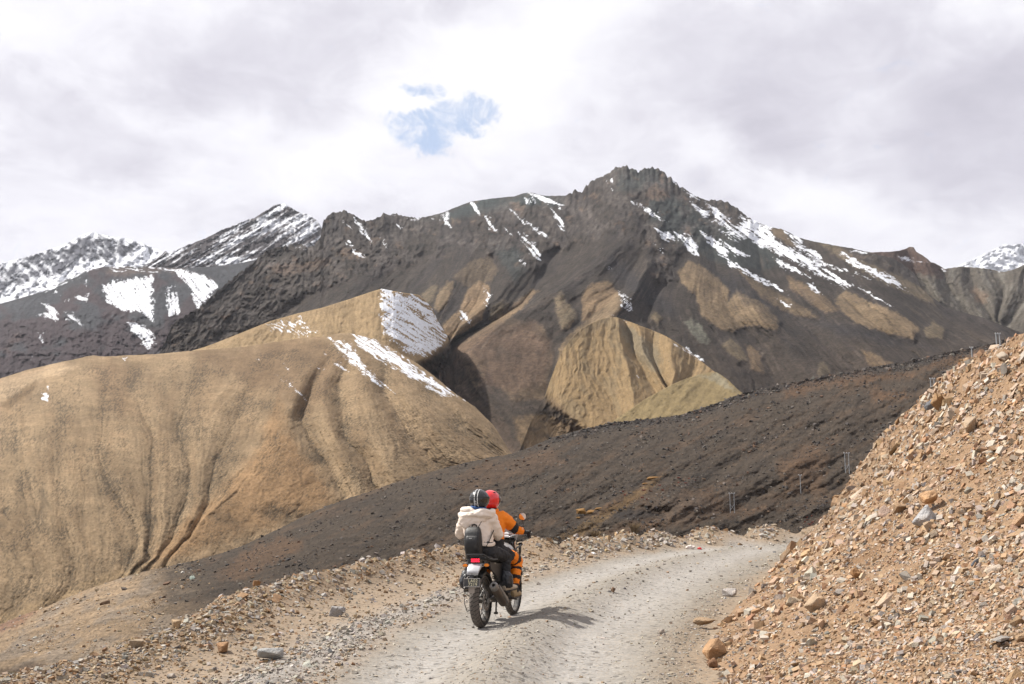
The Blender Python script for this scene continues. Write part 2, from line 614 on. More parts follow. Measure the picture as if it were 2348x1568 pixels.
# ------------------------------------------------------------------ main mountain
def main_mountain():
    top = [(-250, 900), (200, 860), (360, 820), (385, 770), (392, 745), (465, 700), (485, 680), (530, 640), (580, 605), (600, 580), (640, 567), (690, 562), (718, 566), (735, 545),
           (741, 508), (752, 494), (765, 488), (787, 484), (800, 489), (815, 497), (832, 506), (850, 508), (862, 502), (875, 494), (893, 491), (920, 494), (955, 502),
           (985, 495), (1010, 489), (1040, 477), (1080, 462), (1130, 455), (1180, 450), (1200, 443), (1215, 441), (1250, 449), (1300, 449), (1312, 441), (1322, 439), (1335, 441),
           (1345, 424), (1362, 414), (1380, 408), (1396, 396), (1408, 388), (1424, 385), (1440, 381), (1452, 390), (1463, 394), (1480, 387), (1498, 383),
           (1515, 393), (1535, 408), (1550, 420), (1575, 438), (1590, 448), (1620, 460), (1640, 459), (1662, 462), (1685, 475), (1705, 490), (1718, 502), (1760, 519), (1775, 523), (1790, 525), (1812, 535),
           (1830, 545), (1850, 550), (1870, 555), (1910, 562), (1960, 571), (2000, 582), (2040, 590), (2070, 606), (2100, 634), (2115, 664), (2166, 704), (2257, 730), (2330, 759), (2500, 800), (2700, 830)]
    L = Layer(-250, 2700, 1080, 262, top, [(-250, 1000), (400, 1000), (1000, 1090), (1300, 1080), (1700, 980), (2700, 900)],
              [(-250, 2300), (400, 2200), (800, 1750), (1000, 1400), (1300, 1350), (1800, 1600), (2700, 1500)],
              [(-250, 2700), (400, 2500), (740, 3300), (1100, 3900), (1440, 3900), (1700, 3700), (2100, 3000), (2300, 2300), (2700, 1900)])
    # jagged crest where the rock is bare
    rk = np.interp(L.u, [300, 380, 430, 960, 980, 1290, 1310, 1560, 1600, 1640, 1720, 1760, 2700], [0, 6, 7, 6, 1, 1, 8, 8, 3, 5, 4, 1.5, 1.5])
    jag = rk * (0.8 * ridged(L.u / 17, L.u * 0 + 3.7, 4, 0.65) + 0.8 * pn(L.u / 7.3, L.u * 0 + 8) + .3 * np.abs(pn(L.u / 4.3, L.u * 0 + 1)) - 0.2)
    L.V -= (jag[None, :] * np.linspace(0, 1, L.nr)[:, None] ** 26)
    L.A, L.E = ray(L.U, L.V)
    lines = [(-.8, [(600, 600), (520, 680), (430, 760), (385, 810)]), (.5, [(700, 565), (610, 650), (520, 720), (440, 800)]),
             (-.3, [(800, 540), (740, 640), (640, 720), (540, 790)]), (.4, [(870, 530), (850, 620), (760, 690), (680, 760)]),
             (-.5, [(960, 520), (950, 600), (900, 660), (850, 720)]), (.6, [(1040, 500), (1060, 580), (1010, 680), (960, 760)]),
             (-.6, [(1130, 500), (1110, 600), (1075, 690), (1000, 800)]), (.7, [(1200, 480), (1180, 600), (1120, 680), (1070, 720), (1020, 760), (990, 850)]),
             (-1, [(1300, 520), (1257, 560), (1217, 636), (1173, 695), (1100, 742), (1026, 775), (953, 830)]),
             (1, [(1400, 400), (1430, 527), (1356, 600), (1283, 647), (1173, 710), (1082, 775), (1050, 810), (1090, 900), (1200, 1000)]),
             (-.6, [(1440, 420), (1450, 560), (1400, 660), (1345, 695), (1326, 739), (1282, 783), (1257, 856), (1262, 900), (1330, 985)]),
             (.9, [(1498, 385), (1476, 527), (1447, 618), (1421, 669), (1385, 710), (1304, 779), (1268, 856), (1300, 960)]),
             (-.7, [(1510, 400), (1509, 582), (1458, 673), (1447, 739), (1470, 800), (1500, 900)]),
             (.3, [(1530, 420), (1560, 600), (1540, 700), (1580, 780), (1640, 860)]), (-.4, [(1560, 440), (1600, 600), (1620, 700), (1680, 780), (1740, 880)]),
             (.7, [(1620, 470), (1640, 560), (1655, 640), (1700, 730), (1780, 800), (1850, 880)]), (-.6, [(1680, 500), (1700, 620), (1760, 720), (1830, 780), (1900, 860)]),
             (.5, [(1720, 520), (1780, 620), (1830, 690), (1900, 750), (1980, 830)]), (-.5, [(1800, 550), (1850, 640), (1930, 730), (2040, 810)]),
             (.6, [(1880, 560), (1930, 650), (2010, 720), (2100, 790)]), (-.4, [(1960, 580), (2020, 670), (2110, 740), (2200, 790)]), (.3, [(2050, 600), (2120, 690), (2230, 760)])]
    S, R = L.lines(lines, .6)
    U, V = L.U, L.V
    # bare rock of the upper crags
    crag = poly_mask(U + 14 * fbm(U / 40, V / 40, 4), V + 14 * fbm(U / 40 + 9, V / 40, 4),
                     [(350, 860), (380, 740), (560, 580), (700, 520), (740, 440), (1000, 440), (1040, 520), (1180, 450), (1300, 400), (1440, 350), (1560, 380), (1720, 480),
                      (1740, 540), (1640, 540), (1560, 580), (1545, 640), (1500, 640), (1470, 560), (1400, 545), (1330, 560), (1250, 580), (1230, 620), (1150, 600), (1060, 570), (980, 590), (880, 620), (800, 640),
                      (740, 650), (640, 720), (520, 790), (430, 840)], 16)
    crag = np.maximum(crag, poly_mask(U, V, [(640, 560), (720, 540), (860, 560), (850, 620), (760, 660), (700, 680), (640, 680), (600, 640)], 14))
    crag = np.maximum(crag, 0.8 * poly_mask(U, V, C8((1000, 400), (1150, 440), (1300, 480), (1500, 520), (1720, 640), (1750, 700), (1500, 600), (1200, 480)), 10))
    rn = ridged(U / 46 + 0.4 * fbm(U / 50, V / 50, 3), V / 62, 6, 0.62)
    rn2 = ridged(U / 15 + V / 60, V / 22, 4, 0.6)
    gully = ridged(S * 3.3 + 0.3 * fbm(U / 70, V / 70, 3), V / 170.0, 4, 0.5)
    taper = sstep(0.0, 0.06, 1 - L.q)
    flute = ridged(U / 11 + 0.5 * fbm(U / 24, V / 24, 3), V / 46, 4, 0.6)
    gul2 = ridged(S * 9.0 + 0.4 * fbm(U / 30, V / 30, 3), V / 120.0, 3, 0.5)
    rel = -0.032 * R * (0.3 + 0.7 * taper) * (1 - 0.75 * crag) - (0.0040 * gully + 0.0014 * gul2) * (1 - 0.8 * crag) - crag * (0.018 * rn + 0.0062 * rn2 + 0.0018 * flute) - 0.003 * fbm(U / 26, V / 26, 5, 0.6)
    inc = L.incise(lines, .06) * (1 - crag) * sstep(600, 720, V)
    rel = rel + 0.006 * inc - 0.0011 * fbm(U / 5.0, V / 5.0, 3, 0.6) * (0.5 + crag)
    L.D *= 1 + rel
    # dark scree and rock colours, lowered further to stand for cloud shade
    lowtan = alb(126, 106, 82)
    scree = alb(84, 74, 66)
    purple = alb(74, 66, 63)
    tan = alb(140, 120, 92)
    h = sstep(700, 880, V + 60 * fbm(U / 120, V / 120, 4))
    L.col[:] = scree
    mixv = fbm(S * 1.7, V / 200.0, 4, 0.6)[..., None]
    L.col += (purple - scree) * sstep(-0.1, 0.4, mixv) * 0.8
    L.col = L.col * (1 - h[..., None] * 0.45) + alb(104, 88, 74) * h[..., None] * 0.45
    tans = [(C7((215, 990), (240, 900), (300, 820), (335, 830), (325, 900), (290, 970), (250, 1010)), 0.8), (C7((135, 900), (200, 850), (240, 850), (210, 950), (160, 960)), 0.6),
            (C7((270, 1090), (380, 1000), (420, 880), (500, 820), (570, 860), (550, 960), (510, 1060), (440, 1120), (330, 1180), (275, 1160)), 0.85),
            (C7((440, 700), (560, 660), (620, 760), (560, 830), (430, 860), (330, 800)), 0.35),
            (C7((555, 1070), (580, 980), (640, 940), (690, 960), (650, 1030), (600, 1065)), 0.7),
            (C7((350, 1250), (500, 1130), (700, 980), (830, 870), (870, 880), (760, 1000), (600, 1120), (480, 1210), (380, 1300)), 0.75),
            (C7((370, 1290), (450, 1260), (540, 1350), (540, 1440), (480, 1510), (420, 1400)), 0.8),
            (C7((970, 930), (1010, 885), (1045, 960), (1090, 1010), (1108, 1060), (1060, 1115), (1010, 1122), (985, 1020)), 0.85),
            (C7((1145, 900), (1200, 840), (1300, 820), (1375, 900), (1280, 990), (1180, 1060), (1148, 1075), (1140, 980)), 0.75),
            (C7((1000, 1250), (1040, 1180), (1150, 1090), (1260, 1000), (1370, 890), (1400, 960), (1350, 1050), (1700, 1300), (1400, 1568), (940, 1568), (960, 1450), (985, 1350)), 0.85),
            (C7((1570, 1050), (1600, 1010), (1640, 1050), (1620, 1095), (1590, 1075)), 0.8),
            (C7((400, 1230), (700, 1060), (900, 1100), (960, 1300), (900, 1568), (700, 1568), (560, 1400)), 0.32),
            (C8((170, 610), (250, 540), (320, 570), (420, 640), (500, 720), (490, 800), (545, 725), (640, 770), (750, 830), (815, 920), (795, 975), (640, 940), (600, 945), (550, 965), (520, 985), (440, 965), (330, 885), (285, 760), (195, 670)), 0.85),
            (C8((450, 1070), (500, 1025), (565, 1080), (615, 1165), (560, 1165)), 0.7), (C8((600, 1060), (680, 1100), (720, 1250), (640, 1220)), 0.5),
            (C8((1165, 780), (1230, 725), (1330, 780), (1480, 830), (1600, 895), (1685, 960), (1650, 1030), (1560, 1010), (1400, 965), (1290, 925), (1205, 855)), 0.8),
            (C8((1715, 975), (1780, 915), (1850, 970), (1830, 1030), (1740, 1015)), 0.75),
            (C8((860, 630), (1000, 700), (1100, 760), (1195, 850), (1100, 865), (980, 785), (875, 705)), 0.5),
            (C8((550, 590), (750, 710), (900, 795), (1060, 895), (900, 880), (700, 770)), 0.55),
            (C8((1050, 420), (1180, 440), (1300, 520), (1700, 700), (1800, 820), (1500, 700), (1250, 560)), 0.55),
            (C8((1330, 1100), (1400, 1120), (1530, 1180), (1450, 1230), (1380, 1200)), 0.5),
            (C8((740, 330), (850, 345), (880, 400), (960, 470), (870, 440), (790, 390)), 0.6),
            (C8((1050, 1180), (1090, 1170), (1130, 1220), (1060, 1300)), 0.55)]
    spur = np.zeros(U.shape)
    U_w = U + 4 * fbm(U / 20, V / 20, 3)
    for q_, (P, a) in enumerate(tans):
        tq = alb(*((178, 150, 116), (162, 141, 112), (184, 152, 116))[q_ % 3])
        L.paint(P, tq, 3.5, a * .95, 5, 16)
        spur = np.maximum(spur, poly_mask(U_w, V, P, 16) * a)
    L.D *= 1 - 0.017 * spur
    L.paint([(1040, 790), (1120, 750), (1220, 740), (1265, 790), (1250, 880), (1180, 900), (1090, 880), (1040, 850)], alb(132, 106, 88), 14, .7, 14)
    L.paint([(960, 850), (1010, 830), (1060, 870), (1110, 930), (1170, 1000), (1190, 1060), (1140, 1010), (1060, 930), (1000, 890)], alb(140, 116, 98), 8, .7, 10)
    L.paint([(1180, 960), (1250, 950), (1330, 980), (1360, 1010), (1300, 1060), (1200, 1040)], alb(160, 132, 100), 8, .8, 10)
    L.paint([(1060, 900), (1110, 905), (1150, 960), (1200, 1040), (1180, 1040), (1120, 970)], alb(112, 94, 80), 5, .7, 8)
    for q in range(16):
        cu, cv = 1040 + 14 * q + 20 * math.sin(q * 2.3), 850 + 9 * q + 26 * math.cos(q * 3.1)
        L.paint([(cu - 16, cv), (cu, cv - 4), (cu + 18, cv + 3), (cu + 4, cv + 7)], alb(78, 68, 60), 3, .6, 6, 9)
    L.paint(C7((1785, 1080), (1830, 1052), (1880, 1090), (1912, 1150), (1948, 1190), (1920, 1218), (1860, 1185)), alb(150, 145, 128), 4, 0.9, 5, 12)
    for P in (C8((320, 560), (420, 600), (560, 680), (700, 770), (800, 850), (840, 960), (960, 1010), (860, 985), (800, 930), (700, 830), (500, 720)),
              C8((860, 870), (1000, 900), (1300, 960), (1500, 1010), (1800, 1090), (1500, 1060), (1200, 1000)),
              C7((1300, 640), (1450, 740), (1700, 960), (1760, 1050), (1600, 1000), (1450, 900), (1300, 760))):
        L.paint(P, alb(66, 62, 64), 14, 0.7, 10)
    # greenish black rock under the snow streaks, brown rock on the crags
    green = alb(74, 82, 80)
    for P, a in ((C8((0, 150), (150, 130), (400, 300), (700, 420), (850, 560), (700, 600), (450, 560), (250, 480), (0, 300)), 0.7), (C7((130, 440), (560, 300), (740, 290), (810, 265), (1050, 290), (1020, 350), (700, 360), (500, 400), (330, 440)), 0.95),
                 (C7((1350, 120), (1590, 110), (1700, 220), (1500, 250), (1350, 260)), 0.6), (C7((560, 560), (760, 640), (800, 740), (720, 820), (620, 680)), 0.6)):
        L.paint(P, green, 8, a, 8)
    brown = alb(122, 111, 104)
    cm = crag * sstep(-0.15, 0.35, fbm(U / 60, V / 45, 5, 0.6))
    L.col = L.col * (1 - 0.6 * cm[..., None]) + brown * 0.6 * cm[..., None]
    om = crag * sstep(0.34, 0.5, fbm(U / 30 + 50, V / 20, 5, 0.55))
    L.col = L.col * (1 - 0.4 * om[..., None]) + alb(146, 118, 96) * 0.4 * om[..., None]
    for P in (C6((1400, 340), (1560, 330), (1720, 300), (1730, 340), (1620, 370), (1530, 390), (1420, 390)), C6((1755, 270), (1800, 245), (1890, 290), (1880, 310), (1800, 300)),
              C7((1540, 240), (1600, 220), (1680, 260), (1680, 300), (1600, 320), (1550, 300)), C7((690, 330), (740, 325), (790, 370), (760, 390), (700, 360)), C7((320, 430), (380, 430), (370, 460), (320, 460))):
        L.paint(P, alb(150, 124, 104), 4, 0.55, 9, 12)
    L.paint([(2040, 575), (2100, 560), (2170, 610), (2150, 640), (2080, 610)], alb(110, 80, 66), 6, 0.8)
    # streaks down the fall lines and dots of scrub and stones
    stre = fbm(S * 14.0, V / 60.0, 4, 0.6) * (1 - 0.9 * crag)
    # water courses and slide tracks, darker or paler than the scree they cross
    trk = ridged(S * 2.4 + .35 * fbm(U / 40, V / 40, 4), V / 600 + 1.7, 1)
    wat = sstep(.84, .98, trk) * (1 - crag) * sstep(-.2, .2, fbm(U / 70 + 3, V / 80, 3))
    L.col *= (1 - .34 * wat * sstep(600, 680, V))[..., None]
    L.D *= 1 + .0028 * wat
    slide = sstep(.80, .97, ridged(S * 3.7 + .3 * fbm(U / 30 + 9, V / 50, 4) + 3, V / 700, 1)) * (1 - crag) * sstep(.0, .3, fbm(U / 90 - 3, V / 60 + 8, 3))
    L.col = L.col * (1 - .45 * slide[..., None]) + alb(128, 112, 98) * .45 * slide[..., None]
    L.col *= (1 + .30 * fbm(U / 48, V / 40, 4, .6))[..., None]
    rockv = crag * (0.95 * fbm(U / 14, V / 9, 6, 0.78) + 0.10 * flute + .5 * fbm((U + V) / 9, (V - U) / 30, 4, .7) - 0.05)
    L.col *= np.clip(1 + 0.34 * stre + rockv + 0.30 * fbm(U / 9, V / 7, 6, 0.78), .35, 1.9)[..., None]
    dots = sstep(0.45, 0.6, pn(U / 3.1, V / 2.2)) * sstep(-0.1, 0.3, fbm(U / 90, V / 90, 3))
    L.col *= (1 - 0.35 * dots)[..., None]
    # snow
    A1 = 33
    for P, d_, a_ in ((C8((250, 170), (330, 200), (400, 280), (520, 330), (620, 275), (760, 330), (790, 400), (880, 450), (1040, 540), (1100, 590), (1200, 640), (1280, 700), (1220, 708), (1100, 645), (950, 575), (800, 500), (690, 440), (560, 380), (450, 320), (330, 260)), .72, A1),
                      (C8((330, 150), (420, 210), (520, 300), (600, 330), (560, 400), (480, 330), (400, 260)), .55, 38),
                      (C8((310, 350), (400, 395), (520, 450), (625, 520), (560, 512), (470, 470), (490, 530), (600, 590), (720, 650), (830, 715), (880, 750), (760, 702), (640, 645), (500, 565), (430, 490), (350, 412)), .8, A1),
                      (C8((775, 515), (880, 565), (1010, 645), (920, 625), (820, 575)), .8, A1), (C8((865, 400), (940, 436), (1060, 490), (1085, 545), (1200, 588), (1385, 655), (1260, 630), (1100, 565), (960, 485)), .8, 28),
                      (C8((1190, 482), (1280, 525), (1400, 585), (1530, 645), (1620, 732), (1500, 685), (1380, 615), (1250, 555)), .8, 30), (C8((1550, 512), (1640, 522), (1740, 548), (1600, 543)), .8, 12),
                      (C8((150, 345), (260, 395), (308, 450), (303, 505), (235, 465)), .75, 40), (C8((30, 335), (110, 365), (175, 410), (100, 410)), .75, 30), (C8((785, 765), (840, 795), (890, 828), (830, 806)), .7, 30),
                      (C8((990, 660), (1080, 752), (1010, 725)), .65, 40), (C8((1310, 695), (1450, 780), (1540, 835), (1400, 775)), .55, 28), (C8((145, 1056), (240, 1095), (330, 1162), (250, 1128)), .95, 30),
                      (C8((610, 268), (770, 325), (700, 325), (640, 312)), .85, 20), (C8((845, 340), (970, 410), (940, 430), (860, 370)), .85, 35), (C8((1255, 472), (1450, 482), (1500, 502), (1330, 498)), .6, 8),
                      (C8((430, 340), (520, 350), (600, 400), (560, 430), (480, 400)), .5, 35), (C8((560, 260), (640, 290), (660, 330), (580, 330)), .6, 30),
                      (C7((782, 310), (820, 268), (848, 345), (800, 330)), .9, 60), (C7((815, 262), (900, 283), (1010, 340), (1020, 368), (920, 332), (850, 292)), .95, 20), (C7((448, 322), (480, 358), (498, 408), (458, 385)), .85, 50),
                      (C7((195, 422), (310, 385), (318, 485), (240, 440)), .6, 30), (C7((690, 370), (760, 425), (900, 515), (948, 572), (880, 535), (760, 455)), .58, 40), (C7((515, 395), (575, 428), (612, 515), (560, 505)), .55, 50),
                      (C7((720, 485), (800, 555), (892, 640), (882, 685), (830, 672), (795, 600)), .68, 45), (C7((945, 365), (1022, 428), (1042, 515), (1000, 482)), .62, 50), (C7((738, 668), (805, 722), (770, 718)), .8, 40),
                      (C7((1440, 315), (1550, 355), (1685, 462), (1560, 405), (1480, 352)), .68, 35), (C7((1600, 495), (1745, 560), (1680, 573), (1620, 532)), .8, 25), (C7((1735, 532), (1872, 598), (1875, 662), (1800, 625)), .75, 40),
                      (C7((1555, 535), (1655, 645), (1580, 585)), .62, 45), (C7((512, 832), (575, 920), (545, 985), (528, 900)), .6, 55), (C7((1375, 885), (1452, 945), (1455, 1018), (1385, 985)), .68, 40), (C7((370, 1005), (422, 1008), (442, 1105), (388, 1065)), .48, 45),
                      (C7((1675, 165), (1800, 235), (1905, 310), (1830, 305), (1735, 225)), .6, 35), (C7((1298, 178), (1342, 188), (1332, 252), (1308, 222)), .7, 60), (C7((650, 475), (705, 540), (670, 510)), .7, 50),
                      (C7((1260, 715), (1330, 745), (1300, 735)), .7, 25), (C7((1340, 1040), (1400, 1070), (1470, 1110), (1555, 1142), (1450, 1105), (1360, 1058)), .75, 28),
                      (C6((1840, 85), (1890, 130), (1930, 190), (1935, 240), (1880, 160)), .7, 55), (C6((1800, 215), (1840, 235), (1810, 225)), .9, 20), (C6((1830, 250), (1870, 275), (1915, 305), (1860, 290)), .9, 30), (C6((1980, 195), (2010, 215), (2020, 250)), .7, 50),
                      (C6((1790, 115), (1830, 135), (1810, 130)), .8, 30), (C6((1530, 240), (1610, 245), (1600, 265)), .5, 10), (C6((2060, 110), (2100, 150), (2100, 180)), .6, 50), (C6((2040, 80), (2200, 100), (2190, 115)), .5, 5), (C6((1680, 235), (1710, 245), (1700, 255)), .8, 20)):
        L.snowpoly(P, d_ + (.08 if d_ > .7 else .14), a_, k=2.4)
    L.build('main_mountain', gain=1.1, mat=terrain_mat('mountain_ground', 11.0, 1.2, fine=0.95))
    return L


def mountain_depth(U, V):
    """distance of the main mountain's surface in the direction of a photo point"""
    L = MAIN['L']
    j = np.clip(np.round((U - L.u[0]) / (L.u[1] - L.u[0])).astype(int), 0, L.nc - 1)
    r = np.clip((L.V[0, j] - V) / (L.V[0, j] - L.V[-1, j]), 0, 1)
    i = np.round(r * (L.nr - 1)).astype(int)
    return L.D[i, j], L.col[i, j]


def far_layers():
    m_far = terrain_mat('snow_mountain_ground', 30.0, 1.0, fine=0.5)
    # far snow peak on the left
    A = Layer(-320, 640, 330, 110, [(-320, 720), (-150, 660), (0, 605), (60, 590), (100, 577), (135, 566), (150, 560), (168, 550), (185, 541), (198, 536), (210, 533), (228, 537), (245, 542), (268, 545), (290, 548), (330, 560), (370, 577), (420, 610), (640, 700)],
              [(-320, 800), (640, 760)], [(-320, 7000), (640, 7000)], [(-320, 9000), (210, 9600), (640, 9000)], jag=2.0)
    U, V = A.U, A.V
    rn = ridged((U + V * 0.7) / 52, (V - 0.4 * U) / 90, 6, 0.6)
    A.D *= 1 - 0.03 * rn - 0.012 * fbm(U / 12, V / 12, 4, 0.6)
    A.col[:] = alb(92, 92, 104)
    A.col *= (1 + 0.25 * fbm(U / 10, V / 10, 4))[..., None]
    rock = poly_mask(U + 8 * fbm(U / 20, V / 20, 4), V + 8 * fbm(U / 20 + 5, V / 20, 4), [(-200, 680), (0, 606), (150, 562), (200, 535), (330, 562), (290, 590), (240, 600), (170, 600), (150, 630), (60, 650), (-200, 740)], 14)
    A.snow = 1.0 - 0.44 * rock + 0.40 * fbm((U + V) / 40, (V - U) / 15, 5, 0.6) - 0.34 * rn * rock
    A.build('far_snow_mountain', m_far)
    # second snowy peak
    B = Layer(250, 900, 330, 120, [(250, 650), (330, 610), (362, 592), (375, 580), (380, 576), (386, 582), (430, 562), (470, 548), (500, 531), (530, 520), (560, 507), (585, 499), (600, 489), (618, 479), (628, 471), (640, 468), (652, 469), (665, 476), (690, 490), (705, 492), (715, 498), (728, 508), (745, 530), (790, 570), (900, 640)],
              [(250, 720), (900, 720)], [(250, 4600), (900, 4600)], [(250, 5200), (640, 6000), (900, 5600)], jag=2.4)
    U, V = B.U, B.V
    x, y = U * 0.86 - V * 0.5, U * 0.5 + V * 0.86           # strata rise to the right
    st = ridged(x / 150, y / 17, 5, 0.55) + 0.4 * ridged(x / 40, y / 7, 3)
    B.D *= 1 - 0.012 * st - 0.012 * ridged(U / 40, V / 40, 5, 0.6) - 0.005 * fbm(U / 8, V / 8, 3)
    B.col[:] = alb(92, 82, 84)
    B.col *= (1 + 0.3 * fbm(x / 60, y / 6, 4))[..., None]
    hi = sstep(600, 490, V)
    B.snow = 0.34 + 0.26 * hi + 0.65 * fbm(x / 95, y / 13, 5, 0.66) + 0.15 * fbm(U / 6, V / 5, 3)
    for P in (C6((970, 330), (1100, 255), (1110, 275), (1000, 335)), C6((1050, 350), (1130, 310), (1220, 290), (1350, 303), (1330, 325), (1200, 348))):
        B.snowpoly(P, .75, -20)
    B.build('snowy_peak', m_far)
    # dark shoulder with snow fields
    Cc = Layer(-320, 980, 440, 170, [(-320, 800), (-150, 755), (0, 697), (100, 668), (150, 642), (200, 620), (230, 613), (260, 611), (330, 611), (400, 616), (480, 612), (540, 606), (600, 592), (640, 582), (760, 560), (980, 560)],
               [(-320, 960), (980, 860)], [(-320, 2800), (980, 2900)], [(-320, 3900), (250, 4200), (980, 4400)], jag=1.2)
    U, V = Cc.U, Cc.V
    S, R = Cc.lines([(.5, [(60, 690), (0, 800), (-40, 900)]), (-.4, [(130, 665), (100, 760), (80, 880)]), (.5, [(190, 640), (190, 760), (170, 880)]), (-.5, [(240, 620), (290, 720), (330, 800), (350, 870)]),
                     (.5, [(350, 620), (352, 700), (380, 780)]), (-.4, [(380, 625), (390, 700), (400, 780)]), (.4, [(415, 620), (430, 690), (420, 760)]), (-.3, [(500, 620), (480, 690), (440, 760)]), (.4, [(600, 600), (560, 640)])])
    rn = ridged(U / 45, V / 45, 6, 0.62)
    lo = sstep(690, 760, V + 30 * fbm(U / 50, V / 50, 3))
    Cc.D *= 1 - 0.014 * R - (0.003 + 0.014 * lo) * rn - 0.003 * fbm(U / 8, V / 8, 4, 0.6)
    Cc.col[:] = alb(84, 84, 88)
    red = sstep(0.0, 0.4, fbm(U / 80, V / 60, 4) + 0.5 * lo)[..., None] * 0.75
    Cc.col = Cc.col * (1 - red) + alb(88, 68, 70) * red
    Cc.paint(C6((540, 360), (900, 340), (1120, 420), (1000, 380), (800, 380), (600, 400)), alb(120, 100, 90), 6, 0.7)
    Cc.paint(C6((0, 780), (90, 690), (120, 700), (40, 800)), alb(126, 104, 98), 6, 0.6)
    Cc.col *= (1 + 0.22 * fbm(U / 9, V / 9, 4, 0.65) + 0.15 * fbm(S * 8, V / 50, 3))[..., None]
    for P, d_, a_ in ((C6((535, 440), (600, 420), (700, 410), (800, 392), (798, 470), (805, 640), (740, 590), (640, 580), (555, 530)), .85, 60), (C6((868, 450), (910, 438), (938, 540), (925, 625), (885, 600), (868, 530)), .78, 80),
                      (C6((900, 363), (960, 370), (1060, 388), (1143, 440), (1100, 500), (1030, 580), (1000, 480), (955, 420)), .85, 50), (C6((645, 615), (740, 650), (828, 720), (780, 790), (740, 745), (690, 685)), .75, 50),
                      (C6((385, 505), (467, 492), (460, 542), (410, 532)), .85, 20), (C6((210, 515), (260, 535), (302, 580), (313, 635), (185, 605), (240, 585)), .62, 40), (C6((325, 575), (390, 585), (435, 655), (345, 630)), .6, 40),
                      (C6((192, 655), (218, 700), (238, 755), (205, 735)), .7, 70), (C6((152, 798), (190, 798), (168, 838)), .7, 70), (C6((555, 345), (900, 345), (1010, 370), (800, 385), (600, 375)), .55, 5), (C6((270, 470), (310, 460), (300, 510)), .6, 50),
                      (C6((430, 420), (460, 415), (450, 460)), .7, 60), (C6((330, 510), (370, 520), (360, 545)), .7, 30), (C6((740, 690), (800, 700), (790, 800), (760, 780)), .5, 60),
                      (C6((0, 480), (300, 430), (440, 350), (540, 345), (300, 460), (0, 540)), .55, -22)):
        Cc.snowpoly(P, d_, a_)
    Cc.build('snow_patched_shoulder', gain=1.15, mat=terrain_mat('shoulder_ground', 14.0, 1.2, fine=0.9))
    # grey ribbed ridge on the right
    Rr = Layer(1850, 2800, 320, 120, [(1850, 590), (1930, 580), (1965, 575), (2000, 579), (2050, 577), (2066, 574), (2080, 569), (2086, 566), (2094, 567), (2100, 577), (2118, 588), (2126, 594), (2132, 600), (2148, 606), (2165, 617), (2200, 612), (2230, 613), (2260, 616), (2300, 624), (2325, 618), (2347, 607), (2400, 590), (2520, 560), (2800, 600)],
               [(1850, 860), (2800, 860)], [(1850, 2700), (2800, 2500)], [(1850, 3300), (2200, 3600), (2800, 3300)], jag=1.6)
    U, V = Rr.U, Rr.V
    S, R = Rr.lines([(.5, C8((1550, 560), (1600, 700), (1700, 800))), (-.5, C8((1640, 600), (1700, 680), (1780, 800))), (.5, C8((1750, 610), (1760, 700), (1850, 830))), (-.4, C8((1800, 600), (1850, 720), (1950, 850))),
                     (.5, C8((1900, 595), (1900, 680), (2000, 830), (2050, 880))), (-.5, C8((1970, 590), (2000, 720), (2060, 820), (2110, 890))), (.5, C8((2020, 585), (2060, 700), (2100, 800), (2112, 880))),
                     (-.6, C8((2100, 595), (2150, 680), (2150, 780), (2113, 890), (2112, 920))), (.5, C8((2250, 620), (2200, 720), (2150, 830), (2118, 920))), (-.4, C8((2320, 600), (2300, 720), (2200, 880), (2150, 930))), (.5, C8((2420, 560), (2380, 720), (2300, 900)))])
    Rr.D *= 1 - 0.022 * R - 0.006 * ridged(S * 3, V / 60, 4) - 0.004 * ridged(U / 14, V / 14, 4, 0.6)
    Rr.col[:] = alb(112, 103, 92)
    Rr.col = Rr.col + (alb(140, 132, 120) - alb(112, 103, 92)) * sstep(0.1, 0.5, fbm(S * 2, V / 50, 4))[..., None]
    Rr.paint(C8((2010, 720), (2060, 700), (2130, 760), (2110, 800), (2050, 790)), alb(140, 112, 90), 6, 0.6)
    Rr.paint([(1990, 570), (2050, 568), (2100, 555), (2175, 610), (2160, 635), (2120, 632), (2060, 612), (1990, 600)], alb(106, 82, 72), 7, 0.85)
    Rr.col *= (1 + 0.25 * fbm(S * 12, V / 40, 4, 0.6) + 0.15 * fbm(U / 8, V / 8, 3))[..., None]
    for P, d_ in ((C8((1550, 508), (1640, 520), (1740, 548), (1600, 545)), .8), (C8((1820, 575), (1870, 600), (1830, 600)), .8), (C8((2060, 590), (2200, 605), (2250, 615), (2120, 600)), .6), (C8((1570, 570), (1620, 590), (1590, 588)), .7)):
        Rr.snowpoly(P, d_, 10)
    Rr.build('grey_ridge', gain=1.3, mat=terrain_mat('ridge_ground', 12.0, 1.2, fine=0.8))
    # cloud-veiled snow peak far right
    Fp = Layer(2000, 2900, 200, 70, [(2000, 700), (2100, 650), (2170, 625), (2220, 600), (2245, 588), (2262, 580), (2285, 570), (2305, 560), (2320, 563), (2347, 558), (2420, 540), (2560, 575), (2900, 650)],
               [(2000, 740), (2900, 740)], [(2000, 17000), (2900, 17000)], [(2000, 18600), (2900, 18600)], jag=3.0)
    U, V = Fp.U, Fp.V
    rn = ridged((U - V) / 50, (V + U * 0.5) / 60, 6, 0.6)
    Fp.D *= 1 - 0.02 * rn - 0.006 * fbm(U / 10, V / 10, 4)
    Fp.col[:] = alb(110, 112, 125)
    Fp.snow = 0.55 + 0.4 * fbm((U - V) / 22, (U + V) / 60, 5, 0.65) + 0.1
    Fp.build('veiled_snow_peak', m_far)


# ------------------------------------------------------------------ tan hills
TANBASE = (170, 143, 110)


